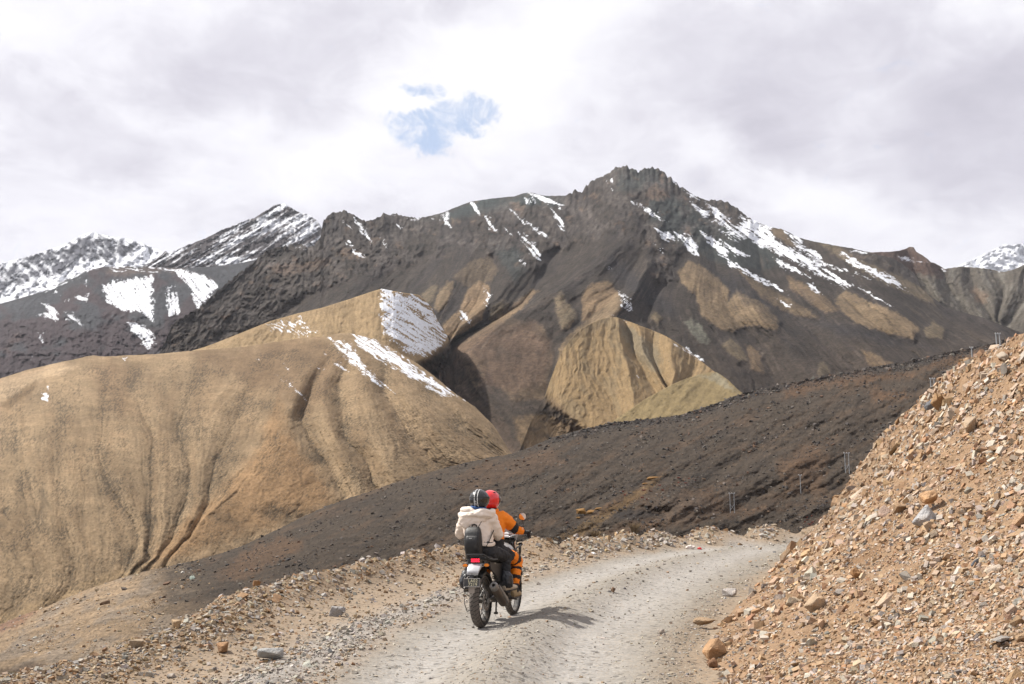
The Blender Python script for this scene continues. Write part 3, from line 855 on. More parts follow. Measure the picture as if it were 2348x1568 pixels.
def tan_hills():
    mt = terrain_mat('tan_hill_ground', 2.6, 1.0, fine=0.62)
    # back hill with the snow slope
    H = Layer(330, 1046, 400, 140, [(330, 870), (400, 828), (440, 804), (470, 795), (500, 784), (535, 770), (570, 756), (620, 736), (680, 719), (740, 705), (800, 686), (850, 669), (866, 664), (875, 662), (900, 667), (930, 672), (960, 676), (975, 688), (990, 706), (1005, 738), (1022, 766), (1029, 777), (1033, 790), (1040, 850), (1046, 960)],
              [(330, 960), (1060, 1000)], [(330, 1150), (880, 1200), (1046, 1380)], [(330, 1350), (875, 1600), (960, 1720), (1046, 1850)])
    U, V = H.U, H.V
    S, R = H.lines([(.0, [(300, 800), (300, 900)]), (.3, [(560, 760), (480, 820), (420, 900)]), (-.2, [(660, 724), (640, 790), (600, 900)]), (.2, [(740, 706), (740, 760), (720, 900)]), (-.1, [(800, 686), (800, 760), (780, 900)]),
                    (.42, [(872, 664), (868, 720), (880, 800), (900, 900)]), (.1, [(940, 675), (960, 760), (990, 900)]), (-.5, [(1000, 720), (1040, 800), (1080, 900)])])
    H.D *= 1 - 0.026 * R - 0.0018 * ridged(S * 5, V / 80, 4) - 0.003 * fbm(U / 30, V / 24, 5, 0.6) - 0.0014 * fbm(U / 9, V / 9, 4, 0.6)
    H.col[:] = alb(190, 160, 120)
    H.col *= (1 + 0.12 * fbm(S * 12, V / 50, 4) + 0.12 * fbm(U / 8, V / 8, 4, 0.65))[..., None]
    H.paint([(1060, 778), (1031, 781), (1000, 806), (958, 836), (975, 900), (1060, 990)], alb(128, 106, 86), 7, .9, 6)
    H.snowpoly(C6((1985, 462), (2100, 488), (2200, 498), (2250, 556), (2305, 640), (2345, 710), (2285, 775), (2225, 835), (2130, 795), (2000, 705), (1978, 560)), .70, 31, 80, 5, k=2.0, warp=12.0)
    H.snowpoly(C6((1340, 650), (1500, 612), (1560, 595), (1640, 655), (1690, 700), (1560, 720), (1460, 705)), .34, 25, 22, 4, k=2.2)
    H.snowpoly(C6((1540, 600), (1580, 600), (1570, 615)), .7, 10)
    # beyond its right foot the hill dips behind the scree of the mountain
    cut = poly_sd(U + 5 * fbm(U / 14, V / 14, 4), V + 5 * fbm(U / 14 + 7, V / 14, 4), [(1100, 770), (1031, 781), (1000, 806), (956, 836), (960, 1100), (1100, 1100)])
    md, mc = mountain_depth(U, V)
    k = sstep(-8, 46, cut)
    H.D = H.D + (md * .985 - H.D) * k
    k = sstep(-3, 14, cut)[..., None]
    H.col = H.col * (1 - k) + mc / 1.3 * k
    H.build('tan_back_hill', gain=1.3, mat=mt)
    # front hill
    top = [(-400, 960), (-200, 905), (0, 868), (60, 849), (140, 830), (180, 822), (200, 817), (215, 815), (240, 818), (290, 815), (360, 812), (430, 805), (500, 800), (560, 795), (640, 783), (700, 774), (740, 772), (760, 768), (780, 764), (800, 764), (830, 771), (860, 778), (885, 790), (910, 806), (935, 820), (960, 836), (1000, 866),
           (1040, 900), (1090, 934), (1130, 974), (1150, 1004), (1165, 1030), (1185, 1052), (1230, 1100)]
    T2 = Layer(-400, 1230, 640, 268, top, [(-400, 1600), (0, 1500), (300, 1410), (600, 1310), (900, 1190), (1230, 1120)],
               [(-400, 300), (0, 340), (300, 430), (600, 560), (900, 700), (1230, 900)], [(-400, 900), (0, 980), (430, 1100), (700, 1150), (900, 1130), (1230, 1000)], jag=1.0, smooth_top=False)
    U, V = T2.U, T2.V
    lines = [(.4, [(-120, 880), (-60, 1100), (-80, 1400)]), (-.4, [(20, 900), (40, 1080), (66, 1264), (88, 1317), (75, 1352), (9, 1414)]), (.4, [(80, 860), (100, 1100), (120, 1250), (130, 1340), (60, 1420)]),
             (-.4, [(130, 850), (123, 1177), (145, 1247), (162, 1295), (149, 1352), (105, 1392)]), (.4, [(180, 830), (200, 1150), (210, 1280), (200, 1370)]),
             (-.7, [(230, 860), (210, 1050), (233, 1102), (264, 1155), (290, 1198), (303, 1238), (281, 1300), (220, 1370)]), (.4, [(260, 830), (270, 1000), (290, 1120), (312, 1200), (312, 1270), (270, 1330)]),
             (-1, [(281, 889), (307, 964), (329, 1007), (322, 1080), (323, 1146), (325, 1211), (316, 1264), (325, 1282), (285, 1304), (240, 1370)]), (.4, [(350, 850), (350, 1000), (355, 1100), (350, 1200), (335, 1275), (300, 1310)]),
             (-.8, [(420, 860), (380, 985), (395, 1030), (408, 1080), (400, 1150), (365, 1234), (330, 1277), (305, 1310)]), (.4, [(520, 840), (440, 960), (430, 1060), (425, 1150), (390, 1230), (345, 1280)]),
             (-.6, [(560, 850), (500, 980), (460, 1060), (440, 1160), (400, 1230), (350, 1284)]), (1, [(720, 783), (660, 860), (637, 911), (606, 1007), (540, 1095), (483, 1146), (417, 1198), (355, 1290)]),
             (-.6, [(730, 790), (680, 880), (650, 960), (672, 1007), (703, 1051), (747, 1135)]), (.4, [(750, 785), (700, 880), (710, 970), (740, 1030), (780, 1100)]), (-.6, [(770, 790), (730, 880), (747, 1007), (790, 1051), (821, 1135)]),
             (.5, [(800, 770), (790, 880), (820, 980), (850, 1060), (880, 1110)]), (-.5, [(830, 780), (830, 900), (890, 1000), (931, 1047), (990, 1090)]), (.5, [(870, 790), (880, 900), (950, 990), (1040, 1060)]),
             (-.4, [(920, 820), (940, 900), (1010, 980), (1100, 1050)]), (.4, [(1000, 880), (1060, 950), (1130, 1020)]), (-.3, [(1090, 940), (1160, 1040)])]
    S, R = T2.lines(lines)
    fr = sstep(0.97, 0.70, T2.q)
    gl = ridged(S * 3.1 + 0.6 * fbm(U / 50, V / 70, 4), V / 260, 5, 0.55)
    gl2 = ridged(S * 8.0 + 0.5 * fbm(U / 26, V / 34, 4), V / 150, 4, 0.6)
    sk = fbm(U / 34, V / 20, 5, 0.62)
    inc = T2.incise(lines, .034) * sstep(840, 1000, V)
    inc2 = sstep(.86, .99, ridged(S * 1.9 + .25 * fbm(U / 40, V / 40, 4), V / 700 + .3, 1)) * sstep(900, 1050, V) * sstep(-.25, .15, fbm(U / 60 + 4, V / 90, 3))
    inc3 = sstep(.80, .98, ridged(S * 5.2 + .35 * fbm(U / 24, V / 30, 4) + 2, V / 420 + .6, 1)) * sstep(860, 980, V) * sstep(-.3, .2, fbm(U / 50 - 6, V / 70, 3))
    T2.D *= 1 - 0.020 * R * fr * np.interp(U, [330, 620, 760], [.38, 1, 1.35]) + 0.0034 * inc + 0.0024 * inc2 + 0.0016 * inc3 - (0.0022 * gl + 0.0006 * gl2) * (0.15 + 0.85 * fr) - 0.0022 * sk * (.3 + .7 * fr) - 0.0012 * ridged(U / 8, V / 7, 3, 0.6)
    base = alb(*TANBASE)
    T2.col[:] = base
    br = sstep(-0.2, 0.5, fbm(S * 1.3, V / 160, 4, 0.55))[..., None]
    T2.col = T2.col * (1 - 0.4 * br) + alb(140, 112, 82) * 0.4 * br  # browner soil standing in for the hill's mottled light
    # orange spur, pale slip faces, brown upper slope
    T2.paint([(640, 900), (600, 1010), (530, 1100), (420, 1200), (340, 1300), (500, 1240), (640, 1200), (760, 1150), (740, 1100), (690, 1040), (650, 980)], alb(168, 130, 90), 18, 0.7, 16, 40)
    T2.paint([(430, 805), (740, 770), (800, 800), (760, 900), (700, 960), (640, 900), (500, 860)], alb(128, 102, 76), 26, 0.65, 20, 40)
    T2.paint([(200, 830), (330, 830), (300, 900), (330, 960), (250, 940)], alb(134, 106, 78), 22, 0.5, 16, 40)
    T2.paint([(-300, 900), (0, 870), (140, 832), (180, 840), (100, 870), (0, 920), (-300, 980)], alb(206, 176, 140), 9, 0.7, 6, 30)
    T2.paint([(0, 930), (60, 885), (90, 872), (70, 900), (20, 940)], alb(120, 96, 68), 4, 0.7, 6, 12)
    T2.paint([(-300, 1420), (40, 1400), (200, 1330), (300, 1300), (350, 1290), (200, 1390), (0, 1460), (-300, 1500)], alb(186, 156, 116), 8, 0.5)
    # dark scrub and stones thicken in the gullies; the gully lines are darkened too
    cov = 0.20 + 0.34 * sstep(0.1, -0.8, R) + 0.6 * (fbm(U / 60, V / 60, 4) - 0.05)
    dots = sstep(0.62, 0.8, pn(U / 3.4, V / 2.1) + cov) + 0.8 * sstep(0.66, 0.86, pn(U / 1.9 + 9, V / 1.3) + cov)
    dots = np.clip(dots, 0, 1) * sstep(0.995, 0.93, T2.q)
    clump = sstep(0.45, 0.62, fbm(U / 22, V / 13, 4, 0.6) + 0.30 * sstep(0, -1, R)) * sstep(960, 1040, V) * sstep(0.35, 0.5, pn(U / 3, V / 2) + 0.5)
    rill = sstep(0.80, 0.95, ridged(S * 2.0 + 0.12 * fbm(U / 22, V / 22, 4), V / 900 + 0.3, 1)) * sstep(1000, 1180, V) * sstep(620, 480, U) * (0.4 + 0.6 * sstep(-0.2, 0.3, fbm(U / 40, V / 40, 3)))
    gut = sstep(-0.62, -0.9, R) * sstep(940, 1060, V) * 0.35
    T2.col *= (1 + .30 * fbm(U / 110, V / 90, 5, .6) + .10 * fbm(S * 2.5, V / 120, 4))[..., None]  # broad cloud light and shade put into the soil colour
    T2.col *= (1 + 0.08 * fbm(S * 16, V / 70, 4, 0.6) + 0.22 * fbm(U / 7, V / 5, 5, 0.75) - 0.05 * (gl2 - .2))[..., None]
    dk = np.clip(0.62 * dots + 0.5 * clump + 0.25 * rill * (U < 620) + gut * .5 + .42 * inc * (.6 + fbm(U / 20, V / 20, 3)) + .35 * inc2 + .22 * inc3, 0, 0.8)[..., None]
    T2.col = T2.col * (1 - dk) + alb(74, 66, 54) * dk
    for P, d_, a_ in ((C6((1820, 672), (1960, 730), (2080, 805), (2200, 885), (2348, 995), (2440, 1055), (2300, 1010), (2160, 940), (2050, 880), (1940, 810), (1860, 765)), .64, 34), (C6((1700, 715), (1830, 740), (1890, 850), (2060, 1005), (1960, 965), (1860, 885), (1755, 775)), .58, 38),
                      (C6((1690, 800), (1790, 858), (1845, 920), (1770, 885)), .55, 35), (C6((1435, 905), (1530, 965), (1628, 1060), (1540, 1008)), .5, 42), (C6((1455, 830), (1530, 908), (1490, 885)), .5, 45), (C6((220, 1012), (248, 1018), (250, 1048), (222, 1042)), .9, 20),
                      (C6((236, 970), (258, 985), (252, 1002)), .9, 60), (C6((1640, 850), (1690, 880), (1660, 890)), .5, 40), (C6((1330, 820), (1345, 830), (1340, 835)), .9, 40), (C6((640, 828), (660, 828), (650, 842)), .9, 40), (C6((2240, 980), (2348, 1010), (2350, 1040), (2300, 1030)), .5, 30),
                      (C6((1360, 850), (1440, 920), (1400, 890)), .5, 40)):
        T2.snowpoly(P, d_ + .08, a_, 60, 5, k=1.8)
    T2.build('tan_front_hill', gain=1.5, mat=mt)
    # tan spur below the main mountain
    Sp = Layer(1150, 1900, 380, 160, [(1150, 1100), (1180, 1060), (1220, 960), (1250, 905), (1261, 872), (1275, 835), (1292, 800), (1310, 775), (1330, 755), (1355, 741), (1380, 731), (1400, 727), (1412, 727), (1430, 733), (1450, 740), (1475, 750), (1500, 759), (1525, 770), (1550, 785), (1575, 802), (1600, 822), (1625, 842), (1650, 862), (1690, 895), (1730, 930), (1900, 1000)],
               [(1150, 1110), (1300, 1060), (1500, 1020), (1900, 1040)], [(1150, 1330), (1900, 1350)], [(1150, 1420), (1260, 1560), (1410, 1880), (1900, 1500)], jag=0.8)
    U, V = Sp.U, Sp.V
    S, R = Sp.lines([(.2, [(1255, 900), (1262, 980), (1320, 1040)]), (.6, C7((1040, 1180), (1040, 1300), (1030, 1450), (1000, 1568))), (.3, C7((1200, 1080), (1180, 1250), (1200, 1400), (1300, 1568))), (.9, C7((1345, 1050), (1360, 1200), (1400, 1330), (1430, 1500))),
                     (-.6, C7((1370, 1060), (1420, 1250), (1480, 1350), (1580, 1540))), (.2, C7((1450, 1090), (1470, 1230), (1540, 1350), (1620, 1480))), (-.7, C7((1540, 1140), (1530, 1280), (1570, 1390), (1610, 1500))), (.6, C7((1640, 1190), (1640, 1300), (1660, 1400), (1640, 1500))),
                     (-.3, C7((1800, 1270), (1780, 1370), (1720, 1450))), (.4, C7((1900, 1340), (1880, 1400), (1850, 1450)))], .8)
    Sp.D *= 1 - 0.036 * R - 0.005 * ridged(S * 4 + .3 * fbm(U / 30, V / 30, 3), V / 90, 4) - 0.0008 * ridged(S * 11, V / 60, 3) - 0.0022 * fbm(U / 14, V / 14, 5, 0.6)
    Sp.col[:] = alb(164, 136, 98)
    gz = sstep(0.0, 0.45, fbm(S * 2.0, V / 60, 4))[..., None] * 0.5
    Sp.col = Sp.col * (1 - gz) + alb(140, 122, 94) * gz
    Sp.paint(C7((1360, 1070), (1480, 1130), (1620, 1250), (1640, 1400), (1560, 1380), (1450, 1260), (1390, 1160)), alb(136, 126, 106), 8, 0.6)
    Sp.paint(C7((1260, 1000), (1350, 1040), (1250, 1120), (1080, 1200), (1020, 1260), (1040, 1180)), alb(128, 112, 90), 10, 0.5)
    Sp.paint([(1200, 1100), (1245, 900), (1262, 905), (1295, 945), (1345, 985), (1360, 1060)], alb(122, 101, 80), 13, 0.8, 10)
    cl = sstep(0.5, 0.7, fbm(U / 14, V / 8, 4, 0.6)) * 0.5
    Sp.col *= (1 - cl + 0.12 * fbm(S * 14, V / 50, 4) + 0.12 * fbm(U / 6, V / 6, 4))[..., None]
    for P, d_ in ((C7((1720, 1215), (1790, 1255), (1900, 1325), (1800, 1275)), .85), (C7((1420, 1330), (1500, 1430), (1450, 1390)), .45), (C7((1345, 1042), (1470, 1108), (1400, 1075)), .7)):
        Sp.snowpoly(P, d_, 30)
    cut = poly_sd(U + 5 * fbm(U / 14, V / 14, 4), V + 5 * fbm(U / 14 + 7, V / 14, 4), [(1100, 880), (1252, 890), (1262, 925), (1296, 950), (1338, 980), (1352, 1120), (1100, 1120)])
    md, mc = mountain_depth(U, V)
    k = sstep(-8, 46, cut)
    Sp.D = Sp.D + (md * .985 - Sp.D) * k
    k = sstep(-4, 16, cut)[..., None]
    Sp.col = Sp.col * (1 - k) + mc / 1.4 * k
    Sp.build('tan_spur', gain=1.4, mat=mt)
    Hk = Layer(1340, 1860, 240, 80, [(1340, 1010), (1395, 975), (1410, 962), (1450, 935), (1480, 914), (1510, 898), (1540, 882), (1570, 869), (1600, 859), (1625, 854), (1642, 853), (1655, 861), (1670, 872), (1690, 892), (1720, 915), (1860, 990)],
               [(1340, 1040), (1860, 1010)], [(1340, 1120), (1860, 1120)], [(1340, 1150), (1620, 1400), (1860, 1200)], jag=0.8)
    U, V = Hk.U, Hk.V
    Hk.D *= 1 - 0.004 * ridged(U / 45 + V / 60, V / 90, 4) - 0.002 * fbm(U / 12, V / 12, 5, 0.6)
    Hk.col[:] = alb(160, 138, 98)
    Hk.col *= (1 + 0.15 * fbm((U + V) / 20, (V - U) / 60, 4) + 0.14 * fbm(U / 6, V / 6, 4))[..., None]
    Hk.paint([(1600, 862), (1645, 852), (1690, 895), (1660, 890), (1630, 868)], alb(166, 154, 128), 4, 0.8)
    cl = sstep(0.35, 0.6, fbm(U / 12, V / 7, 4)) * sstep(60, 0, np.abs(V - (962 - (U - 1410) * 0.55)))
    Hk.col *= (1 - 0.45 * cl)[..., None]
    Hk.build('tan_hillock', gain=1.3, mat=mt)


# ------------------------------------------------------------------ dark slope across the gully
DARK = {}


def dark_slope():
    top = [(-400, 1560), (-200, 1490), (0, 1432), (60, 1408), (100, 1394), (200, 1352), (270, 1328), (330, 1311), (400, 1296), (450, 1285), (500, 1271), (560, 1250), (620, 1222), (690, 1187), (750, 1160), (800, 1142), (850, 1126), (900, 1108), (960, 1091), (1010, 1076), (1062, 1062), (1120, 1050), (1180, 1039), (1220, 1024), (1260, 1005),
           (1330, 986), (1400, 970), (1480, 962), (1560, 952), (1620, 932), (1700, 903), (1780, 884), (1850, 870), (1930, 856), (2000, 842), (2060, 832), (2130, 819), (2180, 806), (2230, 798), (2300, 782), (2347, 770), (2500, 740), (2800, 700)]
    D = Layer(-400, 2800, 960, 160, top, [(-400, 1800), (0, 1640), (300, 1560), (500, 1460), (700, 1390), (1000, 1340), (1300, 1320), (1600, 1290), (2000, 1290), (2800, 1290)],
              [(-400, 30), (0, 40), (300, 60), (600, 110), (1000, 190), (1300, 260), (1700, 330), (2300, 380), (2800, 400)],
              [(-400, 200), (0, 230), (330, 300), (620, 400), (1000, 520), (1400, 700), (1700, 820), (2300, 980), (2800, 1000)], jag=2.6, jagw=9)
    U, V = D.U, D.V
    # ledges and gullies run up to the right
    x, y = U * 0.90 - V * 0.43, U * 0.43 + V * 0.90
    n = fbm(x / 200, y / 66, 6, 0.58)
    r2 = ridged(x / 130, y / 60, 5, 0.55)
    mound = np.exp(-((U - 1560) / 75) ** 2 - ((V - 1150) / 34) ** 2) - 0.25 * np.exp(-((U - 1470) / 90) ** 2 - ((V - 1178) / 16) ** 2)
    near = sstep(600, 100, U)
    D.D *= 1 - 0.034 * n - 0.007 * r2 - 0.045 * mound - 0.0045 * fbm(U / 16, V / 12, 5, 0.65) - 0.0022 * ridged(U / 6, V / 4, 3, 0.6) - 0.05 * np.interp(U, [1500, 1900], [0, 0]) \
        - 0.030 * sstep(6, 0, V - curve(top, U) - 4 * fbm(U / 20, V * 0, 3)) * sstep(1200, 1400, U) * 0.4
    blk = alb(84, 74, 64)
    D.col[:] = blk
    m = sstep(0.0, 0.55, fbm(x / 150, y / 24, 5, 0.6))[..., None] * 0.75
    D.col = D.col * (1 - m) + alb(102, 84, 68) * m
    m = sstep(0.15, 0.6, fbm(x / 190 + 30, y / 36 + 8, 5, 0.6))[..., None] * 0.6
    D.col = D.col * (1 - m) + alb(66, 59, 53) * m
    red = alb(120, 92, 68)
    for P, a in ((C8((850, 1290), (1050, 1260), (1300, 1240), (1650, 1240), (1680, 1270), (1450, 1290), (1100, 1330), (850, 1400)), .65), (C8((1380, 1340), (1500, 1350), (1700, 1380), (1560, 1400), (1380, 1430), (1420, 1390)), .7),
                 (C8((1700, 1280), (1900, 1230), (2000, 1190), (2050, 1170), (1900, 1280)), .5), ([(1780, 1060), (1860, 1010), (1900, 1040), (1890, 1130), (1800, 1130)], .4), ([(1550, 1130), (1640, 1120), (1660, 1170), (1560, 1170)], .4), ([(2100, 850), (2200, 800), (2347, 765), (2347, 800), (2200, 830)], .7),
                 ([(1330, 1190), (1480, 1110), (1520, 1085), (1500, 1120), (1400, 1180)], .45), ([(560, 1260), (640, 1230), (700, 1250), (560, 1330), (500, 1320)], .5), ([(1000, 1120), (1130, 1060), (1260, 1030), (1300, 1060), (1100, 1120)], .3), ([(1350, 1240), (1500, 1170), (1750, 1160), (1900, 1150), (1700, 1180), (1500, 1210)], .4)):
        D.paint(P, red, 9, a, 16, 24)
    D.paint([(1220, 1250), (1320, 1210), (1420, 1150), (1500, 1100), (1525, 1086), (1500, 1112), (1420, 1175), (1330, 1230)], alb(138, 112, 76), 5, 0.6, 10, 14)
    D.paint([(1430, 1180), (1500, 1150), (1560, 1125), (1630, 1150), (1660, 1180), (1560, 1200)], alb(104, 90, 78), 8, 0.6, 10, 16)
    D.paint([(1390, 1185), (1430, 1168), (1490, 1172), (1520, 1182), (1450, 1192)], alb(58, 53, 51), 6, 0.8, 6, 10)
    # paler grey-tan pebbly ground at the lower left
    pale = sstep(520, 300, U + 0.7 * (V - 1400) * -1 + 50 * fbm(U / 60, V / 40, 4))[..., None]
    gt = 1.45 * alb(150, 130, 106) + 1.45 * (alb(140, 126, 110) - alb(150, 130, 106)) * sstep(-0.2, 0.4, fbm(x / 80, y / 24, 4))[..., None]
    D.col = D.col * (1 - pale) + gt * pale
    D.paint([(-300, 1460), (0, 1400), (90, 1395), (60, 1425), (0, 1450), (-300, 1520)], alb(150, 104, 80), 8, .6)
    D.paint([(-300, 1600), (0, 1532), (100, 1520), (140, 1530), (0, 1600)], alb(108, 90, 74), 6, .8)
    st = pn(U / 2.6, V / 1.7)
    D.col *= (1 + 0.50 * fbm(U / 7, V / 4.5, 5, 0.75) + 0.12 * fbm(x / 50, y / 6, 4) - 0.45 * sstep(0.4, 0.6, st) + 0.45 * sstep(0.5, 0.65, pn(U / 2.2 + 50, V / 1.6)))[..., None]
    rimm = sstep(22, 4, V - curve(top, U) + 10 * fbm(U / 22, V / 9, 3)) * sstep(1150, 1350, U)
    D.col = D.col * (1 - 0.6 * rimm[..., None]) + alb(62, 60, 60) * 0.6 * rimm[..., None]
    D.build('dark_slope', gain=np.array([1.24, 1.17, 1.10]), mat=terrain_mat('dark_slope_ground', 1.3, 1.0, fine=1.0, snow=False), back=(0.05, 0.2, 0.5), drop=0.25, foot=((.8, 3.0), (.6, 8.0), (.35, 20.0)))
    DARK['L'] = D
    DARK['top'] = top


def far_ground():
    n = 64
    a = np.linspace(0, 2 * np.pi, n, endpoint=False)
    co = [[0, 0, -220]] + [[17000 * math.cos(t), 2500 + 13500 * math.sin(t), -220] for t in a]
    f = np.array([[0, 1 + i, 1 + (i + 1) % n] for i in range(n)])
    me = mesh_np('valley_ground', np.array(co), f, False, np.full((n + 1, 3), 0.09) * np.array([1.1, .9, .7]), {'snow': np.full(n + 1, -1.0)})
    tag(link('valley_ground', me, bpy.data.materials['tan_hill_ground']), kind='structure')


MAIN = {'L': main_mountain()}
far_layers()
tan_hills()
dark_slope()
far_ground()
# ------------------------------------------------------------------ the road ledge (metres, seen from above)
ROAD_L = [(-2.0, 1), (-1.85, 5), (-1.68, 8), (-1.38, 12), (-.85, 14.7), (.22, 19.2), (2.55, 25.7), (5.7, 30.6), (9.35, 33.2), (16, 34.8), (28, 33)]
ROAD_R = [(.9, 1), (1.3, 5), (1.5, 8), (2.1, 11.2), (2.94, 14), (4.4, 18.4), (6.85, 25.4), (8.6, 29.6), (12, 31), (18, 31), (28, 29)]
BERM = [(-6.4, 1), (-5.3, 5.0), (-4.5, 7.0), (-3.98, 8.2), (-3.62, 8.9), (-3.6, 9.8), (-3.5, 10.5), (-3.38, 11.2), (-3.55, 13.4), (-3.45, 15), (-3.1, 16.7), (-2.5, 18.9), (-1.95, 20.6), (-1.1, 23.2), (.29, 25), (1.5, 26.2),
        (4.4, 31.0), (7.5, 33.6), (10.85, 36.6), (16, 38.5), (28, 38)]
BERM_H = [(0, .05), (.10, .06), (.15, .10), (.17, .12), (.19, .20), (.22, .26), (.30, .34), (.38, .38), (.45, .42), (.55, .45), (.7, .5), (.85, .55), (1, .4)]

# cut slope of loose stone on the right: y, foot x, brow x, brow z
SCREE = np.array([(0.5, .85, 5.6, 2.3, .35), (2, 1.0, 6.0, 2.6, .35), (5, 1.3, 7.0, 3.2, .42), (7, 1.42, 7.6, 3.7, .45), (11, 2.05, 8.5, 4.25, .45), (14, 2.94, 8.6, 4.3, .42), (17, 3.95, 8.72, 4.29, .36), (22, 5.65, 9.9, 4.39, .3), (25.5, 6.88, 10.35, 3.97, .26),
                  (28, 7.9, 10.15, 3.12, .2), (29.5, 8.42, 10.03, 2.42, .12), (30, 8.58, 9.95, 1.8, .1), (30.6, 8.8, 9.75, 1.22, .05), (31.2, 9.0, 9.45, .5, 0), (31.8, 9.3, 9.6, .05, 0), (33, 10.0, 10.4, -.2, 0)])


def road_coords(x, y):
    dl, sl, _ = line_dist(x, y, ROAD_L)
    dr, sr, _ = line_dist(x, y, ROAD_R)
    l = -dl * sl          # + to the right of the left edge
    r = dr * sr           # + to the left of the right edge
    return l, r


def ground_z(x, y, fine=True):
    l, r = road_coords(x, y)
    w = l / np.maximum(l + r, 0.2)
    inside = (l > 0) & (r > 0)
    z = 0.010 * np.clip(y - 13, 0, 30)
    edge = sstep(0.0, 0.25, l) * sstep(0.0, 0.25, r)
    # two worn tracks and the ridge of gravel between them
    near = np.interp(y, [4, 9, 15, 30], [.8, 1, .9, .4])
    prof = -0.05 * np.exp(-((w - .22) / .11) ** 2) - 0.045 * np.exp(-((w - .70) / .14) ** 2) + 0.105 * np.exp(-((w - .45) / .08) ** 2) + .03 * np.exp(-((w - .53) / .05) ** 2)
    z = z + np.where(inside, prof * near * edge, 0)
    # windrow of pale stones along the left edge
    z = z + 0.05 * np.exp(-((l + 0.30) / 0.28) ** 2) * (0.6 + 0.5 * pn(x * 1.3, y * .8))
    d, s, t = line_dist(x, y, BERM)
    hb = curve(BERM_H, t) * (1 + 0.22 * pn(x * .9 + 3, y * .9) + .15 * pn(x * 2.6, y * 2.6))
    wd = 0.55 + 0.3 * t
    z = z + hb * np.exp(-(d / wd) ** 2)
    out = np.where(s > 0, np.maximum(0, d - 0.30), 0)
    z = z - out * 0.72 - 0.04 * np.minimum(out, 3) ** 2 * .5
    if fine:
        sh = 1 - np.where(inside, edge, 0)
        z = z + (0.008 + 0.026 * sh) * fbm(x * 1.7, y * 1.7, 5, .55) + (0.003 + .007 * sh) * fbm(x * 9, y * 9, 3, .6)
    return z


def scree_rows(y):
    return [np.interp(y, SCREE[:, 0], SCREE[:, k]) for k in (1, 2, 3, 4)]


GRIDS = {}


def near_ground():
    nr, nc = 205, 500
    u = np.linspace(-560, 2900, nc)
    # rows closer together in the distance, as the eye sees them
    inv = np.linspace(1 / 2.6, 1 / 46.0, nr)
    d = 1 / inv
    a = (u - 1173.5) / F / math.cos(PITCH)
    Y = np.repeat(d[:, None], nc, 1)
    X = Y * a[None, :]
    Z = ground_z(X, Y)
    l, r = road_coords(X, Y)
    w = l / np.maximum(l + r, .2)
    db, sb, tb = line_dist(X, Y, BERM)
    # colours
    pale = alb(216, 207, 197)
    mid = alb(190, 178, 162)
    brown = alb(172, 148, 122)
    tanr = alb(196, 172, 146)
    col = np.zeros(X.shape + (3,))
    col[:] = tanr * 1.08
    n = fbm(X * .8, Y * .5, 4)
    onroad = sstep(-0.1, 0.35, l + 0.18 * n) * sstep(-0.1, 0.3, r + .2 * n)
    tr = np.clip(np.exp(-((w - .22 + .02 * n) / .13) ** 2) + np.exp(-((w - .64 + .02 * n) / .15) ** 2), 0, 1)
    rc = mid + (pale - mid) * tr[..., None]
    rt = (sstep(.80, .97, w + .06 * n) * .75 * sstep(26, 12, Y))[..., None]
    rc = rc * (1 - rt) + brown * rt
    col = col * (1 - onroad[..., None]) + rc * onroad[..., None]
    wr = (np.exp(-((l + .35) / .4) ** 2) * sstep(24, 14, Y) * .8)[..., None]
    col = col * (1 - wr) + alb(200, 192, 184) * wr
    bk = np.exp(-(db / .6) ** 2)[..., None] * .6
    col = col * (1 - bk) + alb(150, 118, 84) * bk
    o = (np.where(sb > 0, sstep(.5, 1.6, db), 0) * .7)[..., None]
    col = col * (1 - o) + alb(140, 116, 90) * o
    col *= (1 + .10 * fbm(X * 6, Y * 5, 4, .7) + .08 * n)[..., None]
    co = np.stack([X, Y, Z], -1)
    faces = grid_faces(nr, nc)
    ctr = onroad.ravel()[faces].mean(1)
    mat = gravel_mat()

    def sub(name, f):
        used, inv_ = np.unique(f, return_inverse=True)
        me = mesh_np(name, co.reshape(-1, 3)[used], inv_.reshape(f.shape), True, col.reshape(-1, 3)[used])
        tag(link(name, me, mat), kind='structure')
    sub('road', faces[ctr > .5])
    sub('road_shoulder', faces[ctr <= .5])
    GRIDS['ground'] = co
    GRIDS['onroad'] = onroad
    GRIDS['w'] = w
    GRIDS['l'] = l
    GRIDS['db'] = db * np.where(sb > 0, 1, -1)


